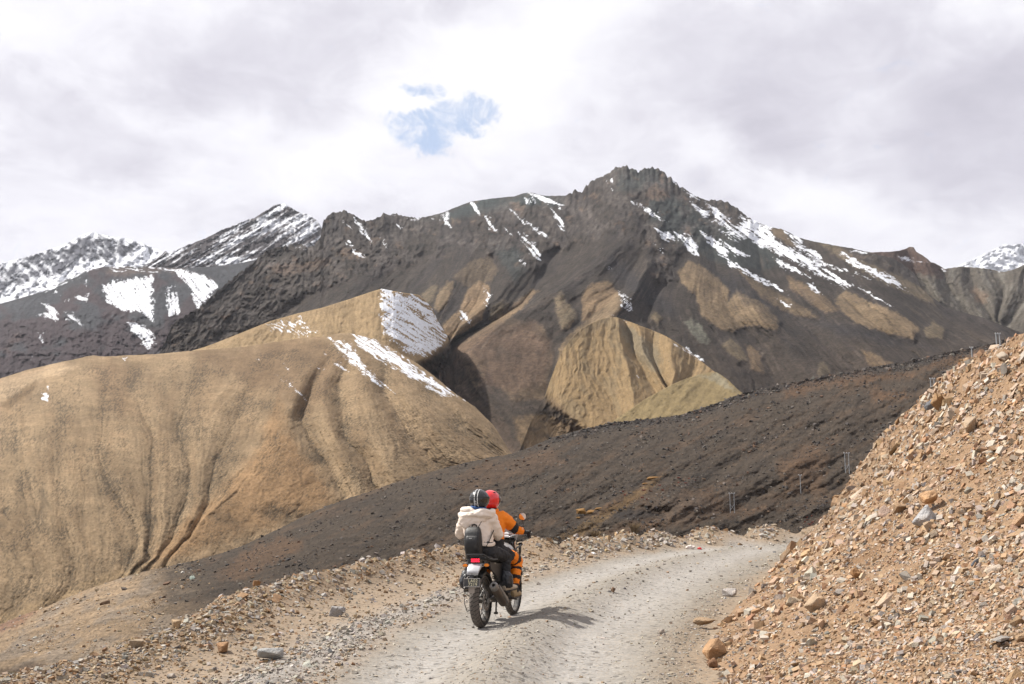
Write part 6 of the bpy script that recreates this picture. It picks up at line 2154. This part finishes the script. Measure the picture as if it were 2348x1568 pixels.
    mb.tube([(-.085, .50, 1.04), (-.085, .465, 1.065)], .034, 16)
    ins = mb.build('instrument_cluster', M['gloss'], root)
    MB().tube([(0, .4595, 1.0855), (0, .4585, 1.0862)], .042, 20).build('gauge_face', M['glass'], ins)
    # handlebar and controls
    mb = MB()
    mb.tube([(-.385, .25, 1.125), (-.26, .30, 1.13), (-.15, .39, 1.085), (-.06, .435, 1.055), (.06, .435, 1.055), (.15, .39, 1.085), (.26, .30, 1.13), (.385, .25, 1.125)], .0115, 10)
    mb.tube([(-.14, .385, 1.09), (.14, .385, 1.09)], .008, 8)
    mb.build('handlebar', M['chrome'], root)
    for s in (-1, 1):
        MB().tube([(s * .255, .302, 1.13), (s * .375, .254, 1.125), (s * .392, .247, 1.125)], [.018, .018, .021], 10).build('grip', M['rubber'], root)
        MB().box((s * .235, .31, 1.125), (.05, .045, .045), (0, 0, 0), .01).build('switch_gear', M['black'], root)
        MB().tube([(s * .23, .36, 1.12), (s * .30, .365, 1.115), (s * .395, .325, 1.11)], [.009, .006, .006], 6).build('hand_lever', M['dull'], root)
        mb = MB()
        mb.tube([(s * .215, .325, 1.14), (s * .262, .33, 1.19), (s * .272, .335, 1.22), (s * .268, .338, 1.27)], .006, 8)
        mb.tube([(s * .268, .345, 1.322), (s * .268, .335, 1.322)], [.050, .054], 24)
        mi = mb.build('mirror', M['gloss'], root)
        MB().tube([(s * .268, .3345, 1.322), (s * .268, .3335, 1.322)], .049, 24).build('mirror_glass', M['mirror'], mi)
    return root


motorcycle()
# ------------------------------------------------------------------ riders
def assign(me, segs, mats):
    """material of each face from the nearest limb segment: (p, q, radius, material index)"""
    me.materials.clear()
    for m in mats:
        me.materials.append(m)
    P = np.array([p.center[:] for p in me.polygons])
    best = np.full(len(P), 1e9)
    idx = np.zeros(len(P), int)
    for a, b, r, mi in segs:
        a, b = np.array(a), np.array(b)
        d = b - a
        t = np.clip(((P - a) @ d) / (d @ d + 1e-9), 0, 1)
        ds = np.linalg.norm(P - a - t[:, None] * d, axis=1) - r
        k = ds < best
        best[k] = ds[k]
        idx[k] = mi
    me.polygons.foreach_set('material_index', idx.astype(np.int32))


def hand_mb(mb, wrist, d_palm, d_side, curl, s=1.0):
    """palm and five separate bent fingers; d_palm runs wrist to knuckles, d_side towards the thumb"""
    w = Vector(wrist)
    f = Vector(d_palm).normalized()
    sd = (Vector(d_side) - f * Vector(d_side).dot(f)).normalized()
    dn = f.cross(sd).normalized()             # the way the fingers curl
    if dn.dot(Vector(curl)) < 0:
        dn = -dn
    L = .085 * s
    mb.tube([w - f * .03, w, w + f * L * .5, w + f * L], [(.026 * s, .020 * s), (.026 * s, .019 * s), (.040 * s, .017 * s), (.040 * s, .014 * s)], 12, ref=dn)
    for k, (off, ln) in enumerate(((.030, .072), (.010, .080), (-.010, .074), (-.030, .058))):
        p = w + f * L * .92 + sd * off * s
        pts = [p - f * .02]
        d = f.copy()
        a = .25
        q = p.copy()
        pts.append(q.copy())
        for j, fr in enumerate((.42, .33, .25)):
            ang = (.75, .95, .7)[j] * 1.0
            d = (d * math.cos(ang) + dn * math.sin(ang)).normalized()
            dn2 = (dn - d * dn.dot(d))
            q = q + d * ln * fr * s
            pts.append(q.copy())
            if dn2.length > 1e-3:
                pass
        mb.tube(pts, [.0105 * s, .0105 * s, .010 * s, .009 * s, .008 * s], 8)
    tp = w + f * L * .28 + sd * .034 * s
    mb.tube([tp - sd * .015, tp + sd * .016 * s + f * .018 * s, tp + sd * .022 * s + f * .045 * s + dn * .016 * s, tp + sd * .010 * s + f * .062 * s + dn * .034 * s], [.014 * s, .013 * s, .011 * s, .009 * s], 8)


def limb(mb, pts, rad, seg=14):
    pts = [Vector(p) for p in pts]
    mb.tube(pts, rad, seg)
    for p, r in zip(pts, rad):
        rr = r if not isinstance(r, tuple) else min(r)
        mb.ball(p, rr * .98, 12, 8)


def shoe(root, name, heel, toe, m_up, height=.085, w=.045):
    h, t = Vector(heel), Vector(toe)
    d = (t - h)
    mb = MB()
    pts = [h - d * .02, h + d * .12, h + d * .4, h + d * .7, h + d * .95, t + d * .03]
    up = Vector((0, 0, 1))
    rads = [(w * .62, height * .50), (w * .8, height * .62), (w * .88, height * .56), (w, height * .42), (w * .85, height * .33), (w * .35, height * .18)]
    q = [p + up * r[1] for p, r in zip(pts, rads)]
    mb.tube(q, rads, 14)
    mb.tube([h + d * .2 + up * height * .7, h + d * .16 + up * height * 1.5], [(.042, .045), (.045, .048)], 12, ref=(0, 1, 0))
    me = voxel(mb, .009, 3)
    me.materials.append(m_up)
    o = link(name, me, None, root)
    mb = MB()
    mb.tube([p + up * .004 for p in pts], [(r[0] * 1.05, .012) for r in rads], 12)
    mb.build('sole', M['sole'], o)
    return o


def helmet_shell(c, rx, ry, rz, zcut_back, zcut_front, full=False):
    mb = MB()
    mb.ball((0, 0, 0), 1.0, 40, 28)
    for v in mb.bm.verts:
        x, y, z = v.co
        # longer to the back, jaw forward on the full helmet
        yy = y * ry
        zz = z * rz
        xx = x * rx * (1 - .06 * max(0, -z))
        f = (y + 1) / 2
        cut = zcut_back + (zcut_front - zcut_back) * f
        if zz < cut:
            zz = cut + (zz - cut) * .10
        if full and z < 0.1:
            yy += .028 * max(0, y) * min(1, -z + .1) * 1.2
        v.co = Vector((xx, yy, zz)) + Vector(c)
    return mb


def pillion():
    root = seat_empty('person', 'pillion passenger in cream hooded jacket, black trousers and black helmet with two white stripes', 'person')
    mb = MB()
    hipc, waist, chest, neck = (-.05, -.545, .90), (-.065, -.525, 1.02), (-.105, -.50, 1.22), (-.10, -.475, 1.385)
    mb.tube([(-.045, -.55, .845), hipc, (-.055, -.535, .97)], [(.165, .13), (.175, .145), (.155, .13)], 18, ref=(0, 1, 0))
    mb.tube([(-.055, -.535, .965), (-.058, -.532, 1.0), (-.075, -.52, 1.10), chest, (-.108, -.49, 1.30), (-.104, -.48, 1.36), neck], [(.165, .135), (.172, .14), (.175, .14), (.195, .145), (.175, .12), (.10, .085), (.062, .062)], 20, ref=(0, 1, 0))
    mb.tube([neck, (-.09, -.46, 1.47)], .055, 12)
    mb.ball((-.085, -.44, 1.53), (.075, .09, .10))
    sl, sr = (-.275, -.48, 1.295), (.065, -.475, 1.295)
    el, er = (-.375, -.36, 1.125), (.115, -.33, 1.105)
    wl, wr = (-.19, -.18, 1.30), (.015, -.19, 1.335)
    for s, e, w in ((sl, el, wl), (sr, er, wr)):
        limb(mb, [(-.105 + (s[0] + .105) * .5, -.49, 1.27), s, ((s[0] + e[0]) / 2, (s[1] + e[1]) / 2 - .012, (s[2] + e[2]) / 2), e], [.105, .085, .080, .072])
        limb(mb, [e, ((e[0] + w[0]) / 2, (e[1] + w[1]) / 2, (e[2] + w[2]) / 2 - .01), w], [.070, .062, .046])
    hl, hr = (-.14, -.55, .885), (.045, -.55, .885)
    kl, kr = (-.275, -.13, .815), (.155, -.12, .815)
    al, ar = (-.335, -.25, .50), (.178, -.22, .50)
    for h, k, a in ((hl, kl, al), (hr, kr, ar)):
        limb(mb, [h, ((h[0] + k[0]) / 2, (h[1] + k[1]) / 2, (h[2] + k[2]) / 2 + .012), k], [.105, .092, .074])
        limb(mb, [k, ((k[0] + a[0]) / 2, (k[1] + a[1]) / 2 - .02, (k[2] + a[2]) / 2), a], [.074, .068, .048])
    me = voxel(mb, .0125, 2, .010, 8.0, 2.0, .9)
    J, T_, S_ = 0, 1, 2
    segs = [(waist, chest, .16, J), (chest, neck, .15, J), (neck, (-.085, -.44, 1.53), .05, S_), ((-.085, -.44, 1.53), (-.085, -.44, 1.56), .08, S_)]
    for s, e, w in ((sl, el, wl), (sr, er, wr)):
        segs += [(chest, s, .09, J), (s, e, .08, J), (e, w, .06, J)]
    segs += [((-.058, -.532, 1.03), (-.06, -.53, 1.06), .165, J), (hipc, (-.05, -.54, .955), .17, T_), ((-.045, -.55, .845), hipc, .16, T_)]
    for h, k, a in ((hl, kl, al), (hr, kr, ar)):
        segs += [(h, k, .095, T_), (k, a, .065, T_)]
    assign(me, segs, [M['jacket'], M['black_cloth'], M['skin']])
    body = link('body', me, None, root)
    # jacket hem and hood
    mb = MB()
    ring = [(-.058 + .178 * math.cos(a), -.532 + .146 * math.sin(a), .995 + .008 * math.sin(3 * a)) for a in [2 * math.pi * k / 28 for k in range(28)]]
    mb.tube(ring, [(.014, .022)] * 28, 8, closed=True)
    mb.build('jacket_hem', M['jacket'], root)
    mb = MB()
    arc = [(-.10 + .185 * math.cos(a), -.49 + .12 * math.sin(a), 1.405 - .02 * math.cos(a) + .012 * math.sin(5 * a)) for a in [math.radians(150 + 240 * k / 14) for k in range(15)]]
    mb.tube(arc, [.03] + [(.05, .036)] * 13 + [.03], 12)
    arc2 = [(-.115 + .20 * math.cos(a), -.50 + .125 * math.sin(a), 1.358 + .008 * math.sin(4 * a + 1)) for a in [math.radians(168 + 204 * k / 12) for k in range(13)]]
    mb.tube(arc2, [.03] + [(.052, .04)] * 11 + [.03], 12)
    mb.ball((-.165, -.600, 1.285), (.165, .058, .088))
    mb.ball((-.10, -.585, 1.30), (.14, .05, .06))
    mb.ball((-.20, -.605, 1.245), (.10, .048, .055))
    me = voxel(mb, .010, 3, .009, 6.5, 5.0, .9)
    me.materials.append(M['jacket'])
    link('hood', me, None, root)
    # scarf
    mb = MB()
    mb.tube([(-.10 + .085 * math.cos(a), -.485 + .085 * math.sin(a), 1.435 + .01 * math.sin(2 * a)) for a in [2 * math.pi * k / 18 for k in range(18)]], .028, 10, closed=True)
    mb.ball((-.155, -.60, 1.435), (.04, .025, .022))
    mb.tube([(-.155, -.60, 1.435), (-.15, -.625, 1.40), (-.135, -.64, 1.375)], [.024, .022, .008], 8)
    mb.tube([(-.155, -.60, 1.435), (-.10, -.60, 1.45), (-.07, -.59, 1.445)], [.02, .024, .012], 8)
    me = voxel(mb, .007, 2, .008, 24.0)
    me.materials.append(M['blue'])
    link('scarf', me, None, root)
    # helmet
    hc = Vector((-.085, -.465, 1.548))
    mb = helmet_shell(hc, .130, .148, .132, -.105, -.07)
    mb.mi = 0
    hm = mb.build('helmet', M['helmet_black'], root, angle=60)
    def on_shell(az, elv, lift=1.012):
        return hc + Vector((.130 * math.sin(az) * math.cos(elv), -.148 * math.cos(az) * math.cos(elv), .132 * math.sin(elv))) * lift
    for az in (-.155, .155):
        mb = MB()
        pts = []
        for k in range(26):
            e = math.radians(-46 + 150 * k / 25)
            x = .130 * math.sin(az)
            y = -.148 * math.cos(e) * math.cos(az)
            z = .132 * math.sin(e)
            kx = math.sqrt(max(0, 1 - math.sin(az) ** 2))
            pts.append(hc + Vector((x, y, z * kx)) * 1.008)
        mb.tube(pts, [(.0042, .0025)] * 26, 6, ref=(0, -1, 0.3))
        mb.build('white_stripe', M['white'], hm)
    mb = MB()
    cpt = [on_shell(-.02 + .055 * math.cos(a), -.16 + .05 * math.sin(a)) for a in [2 * math.pi * k / 16 for k in range(16)]]
    mb.tube(cpt, .0022, 5, closed=True)
    mb.tube([on_shell(-.05, -.33), on_shell(.02, -.33)], .003, 5)
    mb.tube([on_shell(-.05, -.39), on_shell(.02, -.39)], .003, 5)
    mb.ball(on_shell(-.015, -.5), .006, 8, 6)
    mb.build('helmet_badge', M['white'], hm)
    mb = MB()
    mb.tube([hc + Vector((.1305 * math.cos(a), .1485 * math.sin(a), .032)) * 1.002 for a in [math.radians(170 + 200 * k / 24) for k in range(25)]], .003, 5)
    mb.build('helmet_strap', M['strap'], hm)
    for s in (-1, 1):
        MB().tube([hc + Vector((s * .126, .01, .02)), hc + Vector((s * .138, .01, .02))], .013, 14).build('helmet_stud', M['dull'], hm)
    # gloves, shoes, gaiters
    for w, d, sd, cu in ((wr, (-.28, .30, .42), (-.8, 0, -.1), (0, .6, -.8)), (wl, (.1, .45, .55), (.8, 0, -.2), (0, .6, -.8))):
        mb = MB()
        hand_mb(mb, w, d, sd, cu, 1.0)
        mb.tube([Vector(w) - Vector(d).normalized() * .05, Vector(w) + Vector(d).normalized() * .01], .040, 12)
        me = voxel(mb, .006, 1)
        me.materials.append(M['glove'])
        link('glove', me, None, root)
    for a, k, s in ((ar, kr, 1), (al, kl, -1)):
        mb = MB()
        mb.tube([(a[0] - s * .004, a[1] + .03, a[2] + .14), (a[0], a[1] + .005, a[2] + .08), (a[0] + s * .012, a[1], a[2] - .005), (a[0] + s * .018, a[1] + .01, a[2] - .06)], [(.058, .060), (.082, .082), (.088, .086), (.070, .072)], 16, ref=(0, 1, 0))
        me = voxel(mb, .010, 3, .014, 15.0, 3.0 * s)
        me.materials.append(M['gaiter'])
        link('gaiter', me, None, root)
    shoe(root, 'shoe', (.170, -.275, .392), (.262, -.045, .408), M['shoe'])
    shoe(root, 'shoe', (-.345, -.275, .392), (-.375, -.05, .400), M['shoe'])
    return root


def driver():
    root = seat_empty('person', 'motorcycle driver in orange jacket and red full-face helmet gripping the handlebar', 'person')
    mb = MB()
    hip, waist, chest, neck = (-.03, -.13, .885), (-.04, -.10, 1.02), (-.07, -.02, 1.22), (-.078, .015, 1.39)
    mb.tube([(-.03, -.13, .84), hip, (-.035, -.12, .97)], [(.16, .13), (.17, .14), (.15, .125)], 18, ref=(0, 1, 0))
    mb.tube([(-.035, -.12, .95), waist, (-.055, -.06, 1.12), chest, (-.075, 0, 1.31), (-.077, .01, 1.37), neck], [(.165, .13), (.165, .13), (.175, .135), (.20, .14), (.19, .12), (.11, .09), (.07, .07)], 20, ref=(0, 1, 0))
    mb.tube([neck, (-.078, .03, 1.48)], .058, 12)
    mb.ball((-.075, .05, 1.53), (.078, .095, .11))
    sr, sl = (.085, .01, 1.315), (-.245, .01, 1.315)
    er, el = (.205, .125, 1.175), (-.38, .13, 1.165)
    wr, wl = (.292, .225, 1.130), (-.335, .235, 1.130)
    for s, e, w in ((sl, el, wl), (sr, er, wr)):
        limb(mb, [(-.075 + (s[0] + .075) * .5, 0, 1.29), s, ((s[0] + e[0]) / 2, (s[1] + e[1]) / 2, (s[2] + e[2]) / 2 + .008), e], [.105, .088, .080, .070])
        limb(mb, [e, ((e[0] + w[0]) / 2, (e[1] + w[1]) / 2, (e[2] + w[2]) / 2), w], [.070, .062, .046])
    hr, hl = (.06, -.13, .87), (-.12, -.13, .87)
    kr, kl = (.190, .29, .755), (-.235, .29, .755)
    ar, al = (.188, .16, .40), (-.23, .16, .40)
    for h, k, a in ((hl, kl, al), (hr, kr, ar)):
        limb(mb, [h, ((h[0] + k[0]) / 2, (h[1] + k[1]) / 2, (h[2] + k[2]) / 2 + .01), k], [.11, .095, .078])
        limb(mb, [k, ((k[0] + a[0]) / 2, (k[1] + a[1]) / 2 - .01, (k[2] + a[2]) / 2), a], [.078, .070, .050])
    me = voxel(mb, .0125, 2, .009, 9.0, 9.0, .9)
    O, B, S_ = 0, 1, 2
    def lerp(a, b, t):
        return tuple(a[i] + (b[i] - a[i]) * t for i in range(3))
    segs = [(waist, chest, .15, O), (chest, neck, .14, O), (hip, lerp(hip, waist, .5), .165, B), (neck, (-.078, .03, 1.44), .06, O), ((-.075, .05, 1.5), (-.075, .05, 1.56), .08, S_)]
    for s, e, w in ((sl, el, wl), (sr, er, wr)):
        k = 1 if s is sr else -1
        segs += [(chest, s, .09, O), (s, lerp(s, e, .62), .08, O), (lerp(s, e, .80), e, .070, B), (lerp(e, w, .02), lerp(e, w, .74), .062, O), (lerp(e, w, .90), w, .05, B)]
        # black patch along the outer top of the forearm and elbow
        off = Vector((.012 * k, .01, .030))
        segs += [(tuple(Vector(lerp(s, e, .72)) + off), tuple(Vector(lerp(e, w, .55)) + off), .046, B)]
    for h, k, a in ((hl, kl, al), (hr, kr, ar)):
        segs += [(h, lerp(h, k, .45), .1, B), (lerp(h, k, .55), lerp(h, k, .72), .09, O), (lerp(h, k, .80), lerp(h, k, .9), .085, B), (k, lerp(k, a, .22), .078, O), (lerp(k, a, .27), lerp(k, a, .29), .075, B), (lerp(k, a, .36), lerp(k, a, .54), .07, O), (lerp(k, a, .60), lerp(k, a, .61), .07, B), (lerp(k, a, .66), lerp(k, a, .90), .062, O), (lerp(k, a, .95), a, .05, B)]
    assign(me, segs, [M['orange'], M['black_cloth'], M['skin']])
    link('body', me, None, root)
    mb = MB()
    mb.tube([(-.078 + .085 * math.cos(a), .015 + .085 * math.sin(a), 1.405 + .012 * math.sin(a)) for a in [2 * math.pi * k / 20 for k in range(20)]], [(.022, .032)] * 20, 8, closed=True)
    mb.build('collar', M['orange'], root)
    # helmet
    hc = Vector((-.085, .025, 1.543))
    mb = helmet_shell(hc, .131, .160, .134, -.118, -.135, True)
    hm = mb.build('helmet', M['helmet_red'], root, angle=60)
    mb = MB()
    rows = []
    for e in (-28, -12, 4, 20):
        rows.append([hc + Vector((.134 * math.sin(math.radians(az)) * math.cos(math.radians(e)), (.168 + (.03 if e < 0 else 0)) * math.cos(math.radians(az)) * math.cos(math.radians(e)), .136 * math.sin(math.radians(e)) + .005)) for az in range(-96, 97, 12)])
    rr = rows
    for i in range(len(rr) - 1):
        A = [mb.bm.verts.new(p) for p in rr[i]]
        Bq = [mb.bm.verts.new(p) for p in rr[i + 1]]
        for k in range(len(A) - 1):
            mb._face([A[k], A[k + 1], Bq[k + 1], Bq[k]])
    bmesh.ops.remove_doubles(mb.bm, verts=mb.bm.verts, dist=1e-5)
    vis = mb.build('visor', M['visor'], hm)
    vis.modifiers.new('thick', 'SOLIDIFY').thickness = .004
    for s in (-1, 1):
        MB().tube([hc + Vector((s * .130, .03, .012)), hc + Vector((s * .139, .03, .012))], .030, 18).build('visor_pivot', M['dull'], hm)
        MB().tube([hc + Vector((s * .050, -.085, .095)), hc + Vector((s * .072, -.055, .100)), hc + Vector((s * .085, -.03, .095))], [(.004, .004), (.015, .010), (.005, .004)], 8).build('helmet_vent', M['black'], hm)
    MB().tube([hc + Vector((.095 * math.sin(a), -.118 * math.cos(a), -.112)) for a in [math.radians(-80 + 160 * k / 10) for k in range(11)]], .008, 6).build('helmet_trim', M['black'], hm)
    # gloves with guards, boots
    for w, s in ((wr, 1), (wl, -1)):
        mb = MB()
        hand_mb(mb, w, (s * .10, .12, -.02), (-s * .9, .2, .1), (0, .3, -1), 1.05)
        mb.tube([Vector(w) + Vector((-s * .055, -.06, .022)), Vector(w) + Vector((-s * .02, -.022, .008)), Vector(w) + Vector((s * .01, .012, 0))], [.050, .048, .038], 14)
        me = voxel(mb, .006, 1)
        me.materials.append(M['glove'])
        g = link('glove', me, None, root)
        mb = MB()
        for t in (0.0, .034):
            c = Vector(w) + Vector((-s * .045, -.050, .020)) + Vector((s * .66, .70, -.25)) * t
            ax = Vector((s * .66, .70, -.25)).normalized()
            mb.tube([c - ax * .012, c + ax * .012], .0515 - t * .12, 16)
        mb.build('glove_guard', M['armour'], g)
    shoe(root, 'boot', (.190, .045, .282), (.212, .30, .290), M['boot'], .095, .05)
    shoe(root, 'boot', (-.235, .045, .282), (-.25, .30, .290), M['boot'], .095, .05)
    for a, s in ((ar, 1), (al, -1)):
        MB().tube([(a[0], a[1] - .01, a[2] + .06), (a[0] + s * .003, a[1] - .02, a[2] - .01), (a[0] + s * .006, a[1] - .02, a[2] - .05)], [(.060, .062), (.060, .064), (.052, .06)], 14, ref=(0, 1, 0)).build('boot_cuff', M['black_cloth'], root)
    return root


def backpack():
    root = seat_empty('backpack', 'slim black backpack worn on the cream jacket of the pillion passenger', 'backpack')
    mb = MB()
    rings = []
    for (z, w, d0, d1, x) in ((.872, .085, -.655, -.75, -.085), (.885, .104, -.640, -.775, -.087), (.96, .108, -.640, -.79, -.09), (1.06, .107, -.645, -.785, -.094), (1.14, .102, -.640, -.765, -.098), (1.19, .088, -.635, -.735, -.10), (1.215, .06, -.635, -.70, -.10)):
        r = []
        for k in range(20):
            a = 2 * math.pi * k / 20
            cx, cy = math.copysign(abs(math.cos(a)) ** .5, math.cos(a)), math.copysign(abs(math.sin(a)) ** .5, math.sin(a))
            r.append((x + w * cx, (d0 + d1) / 2 + (d0 - d1) / 2 * cy, z))
        rings.append(r)
    mb.loft(rings)
    b = mb.build('main_compartment', M['pack'], root)
    mb = MB()
    rings = []
    for (z, w, y) in ((.90, .070, -.785), (.93, .080, -.800), (1.03, .080, -.803), (1.09, .074, -.793), (1.105, .066, -.778)):
        r = []
        for k in range(16):
            a = 2 * math.pi * k / 16
            cx, cy = math.copysign(abs(math.cos(a)) ** .5, math.cos(a)), math.copysign(abs(math.sin(a)) ** .5, math.sin(a))
            r.append((-.092 + w * cx, y + .018 + .018 * cy * -1, z))
        rings.append(r)
    mb.loft(rings)
    mb.build('front_pocket', M['pack'], root)
    MB().box((-.10, -.808, 1.075), (.036, .004, .005)).build('pocket_tag', M['white'], root)
    MB().tube([(-.13, -.64, 1.20), (-.125, -.655, 1.235), (-.095, -.66, 1.242), (-.07, -.655, 1.235), (-.065, -.64, 1.20)], .008, 8).build('grab_loop', M['strap'], root)
    for pts in ([(.0, -.655, .90), (.05, -.66, .955), (.085, -.63, 1.03), (.105, -.585, 1.10), (.110, -.50, 1.16)], [(-.18, -.655, .90), (-.235, -.63, .98), (-.25, -.55, 1.10)],
                [(-.05, -.645, 1.20), (.0, -.60, 1.30), (.01, -.50, 1.385), (.0, -.40, 1.33)], [(-.15, -.645, 1.20), (-.21, -.60, 1.30), (-.215, -.50, 1.38), (-.2, -.40, 1.33)]):
        MB().tube(pts, [(.004, .013)] * len(pts), 8, ref=(0, 1, 0)).build('shoulder_strap', M['strap'], root)
    return root


driver()
pillion()
backpack()
# ------------------------------------------------------------------ power line poles on the dark slope
MAT_POLE = mat('galvanised_pole', (.36, .37, .38), .5, .3, var=.1, scale=1.0)


def pole_thing(name, label, u0, u1, vtop, vbase, double=True):
    P = dark_at((u0 + u1) / 2, vbase)
    d = P.y
    h = (vbase - vtop) * d / F
    w = max((u1 - u0) * d / F, 0.4)
    o = bpy.data.objects.new(name, None)
    COL.objects.link(o)
    o.location = P
    tag(o, label, 'utility pole', 'power line poles on the dark slope')
    r = .075 * h / 9 * d / 480 * 2.0
    if double:
        for s in (-1, 1):
            MB().tube([(s * w / 2, 0, -2), (s * w / 2, 0, h)], [r * 1.15, r * .85], 8).build('pole', MAT_POLE, o)
        MB().box((0, -r, h * .955), (w * 1.5, r * 1.6, r * 1.6)).build('crossarm', MAT_POLE, o)
        mb = MB()
        mb.tube([(-w / 2, r, h * .12), (w / 2, r, h * .42)], r * .5, 6)
        mb.tube([(w / 2, -r, h * .12), (-w / 2, -r, h * .42)], r * .5, 6)
        mb.build('brace', MAT_POLE, o)
        for s in (-.7, 0, .7):
            MB().tube([(s * w, -r, h * .97), (s * w, -r, h * 1.01)], r * .8, 8).build('insulator', M['white'], o)
    else:
        MB().tube([(0, 0, -2), (0, 0, h)], [r * 1.3, r * .9], 8).build('pole', MAT_POLE, o)
        for s in (-1, 1):
            MB().tube([(0, 0, h * .90), (s * w * .5, 0, h * .985)], r * .6, 6).build('crossarm', MAT_POLE, o)
        for s in (-1, 0, 1):
            MB().tube([(s * w * .5, 0, h * .985), (s * w * .5, 0, h * 1.02)], r * .8, 8).build('insulator', M['white'], o)


pole_thing('utility_pole', 'H-frame power pole standing lowest on the dark slope, right of the riders', 1672.7, 1682, 1131, 1176)
pole_thing('utility_pole', 'slender single power pole with forked top between two H-frame poles', 1831, 1838, 1089, 1132, False)
pole_thing('utility_pole', 'H-frame power pole just left of the scree nose', 1938.7, 1947.5, 1038, 1084)
pole_thing('utility_pole', 'H-frame power pole half hidden behind the scree, mid slope', 2136, 2144, 867, 912)
pole_thing('utility_pole', 'single power pole near the crest behind the upper scree', 2225, 2232, 796, 838, False)
pole_thing('utility_pole', 'H-frame power pole at the top right above the scree', 2287, 2295, 763, 806)


# ------------------------------------------------------------------ litter by the road
def crumple(name, P, size, m, label, seed, flat=.6):
    mb = MB()
    mb.ball((0, 0, 0), (.5, .35, .28 * flat / .6), 12, 8)
    for v in mb.bm.verts:
        v.co += v.co.normalized() * mnoise.fractal(v.co * 4 + Vector((seed, 0, 0)), .8, 2, 3) * .22
    o = mb.build(name, m, None, angle=25)
    o.location = P + Vector((0, 0, size * .14))
    o.scale = (size,) * 3
    o.rotation_euler = (0, 0, seed)
    tag(o, label, 'litter')
    return o


for (u_, v_, w_, m_, l_, s_) in ((1603, 1257.5, 12, mat('red_wrap', (.55, .03, .03), .5), 'red plastic wrapper lying by the far edge of the road', 1.0), (1365, 1264, 12, M['white'], 'white plastic bottle lying on the far road shoulder', 2.0),
                                 (1580, 1254, 20, mat('pale_bag', (.62, .55, .5), .6), 'pale crumpled bag left of the red wrapper at the foot of the berm', 3.3)):
    g_ = ground_at(u_, v_)
    o_ = crumple('litter', g_[0], w_ * g_[0].y / F, m_, l_, s_)
    if 'bottle' in l_:
        cap = MB()
        cap.tube([(.3, .02, .0), (.52, .03, .0)], .16, 10)
        cap.build('bottle_label', mat('red_label', (.5, .08, .07), .5), o_)


# ------------------------------------------------------------------ plants
def tuft(name, P, h, w, n, m, label, cat, group, rs, blade=.02):
    mb = MB()
    for k in range(n):
        a = rs.uniform(0, 6.28)
        q = rs.uniform(0, .35) * w
        lean = rs.uniform(.1, .55) * w
        hh = h * rs.uniform(.5, 1)
        b = Vector((q * math.cos(a), q * math.sin(a), -.04 * h))
        t = Vector(((q + lean) * math.cos(a), (q + lean) * math.sin(a), hh))
        c = (b + t) / 2 + Vector((0, 0, .12 * h))
        mb.tube([b, c, t], [blade, blade * .8, blade * .2], 4)
    o = mb.build(name, m)
    o.location = P
    tag(o, label, cat, group)
    return o


def plants():
    rs = np.random.RandomState(9)
    dry = mat('dry_grass', (.20, .14, .075), .9)
    redm = mat('red_brush', (.16, .045, .03), .9)
    P = dark_at(1454, 1222)
    k = P.y / F
    tuft('dry_shrub', P, 24 * k, 20 * k, 90, dry, 'round dry brown shrub just beyond the berm right of the motorcycle', 'shrub', None, rs, .9 * k)
    P = dark_at(1365, 1228)
    tuft('dry_shrub', P, 14 * k, 26 * k, 60, dry, 'low pale dry shrub beyond the berm beside the mirror', 'shrub', None, rs, .9 * k)
    for q in range(26):
        if q < 14:
            u, v = rs.uniform(1836, 1905), rs.uniform(1183, 1206)
        else:
            t = rs.rand()
            u, v = 1410 + 235 * t + rs.normal(0, 14), 1146 - 62 * t + rs.normal(0, 7)
        P = dark_at(u, v)
        k = P.y / F
        tuft('red_shrub', P, rs.uniform(2.5, 4.5) * k, rs.uniform(4, 8) * k, 14, redm, 'tiny dark red shrub on the dark slope ' + ('left of the scree nose' if q < 14 else 'above the mound'), 'shrub', 'small red shrubs on the dark slope', rs, .7 * k)
    for u, v, dx in ((2303, 797, 2), (2311, 794, -5)):
        g = ground_at(u, v)
        if g is None:
            continue
        k = g[0].y / F
        mb = MB()
        mb.tube([(0, 0, -.1), (dx * .3 * k, 0, 9 * k), (dx * k, 0, 18 * k), (dx * 1.6 * k, 0, 23 * k)], [.6 * k, .5 * k, .4 * k, .2 * k], 5)
        o = mb.build('grass_stalk', dry)
        o.location = g[0]
        tag(o, 'dry bent grass stalk on the skyline of the scree, ' + ('nearer the H-frame pole' if dx > 0 else 'curling to the left'), 'plant')


plants()
# ------------------------------------------------------------------ the air between here and the far peaks
def haze():
    mb = MB()
    mb.box((0, 8000, 1890), (36000, 24000, 4222))
    m = bpy.data.materials.new('haze')
    m.use_nodes = True
    T = NT(m.node_tree)
    T.n.clear()
    out = T.node('ShaderNodeOutputMaterial')
    v = T.node('ShaderNodeVolumePrincipled', inputs={'Color': (.86, .90, 1.0, 1), 'Density': 1.5e-5, 'Anisotropy': .2})
    T.l.new(v.outputs[0], out.inputs['Volume'])
    o = mb.build('haze', m, smooth=False)
    tag(o, kind='stuff')
    o.display_type = 'WIRE'


haze()
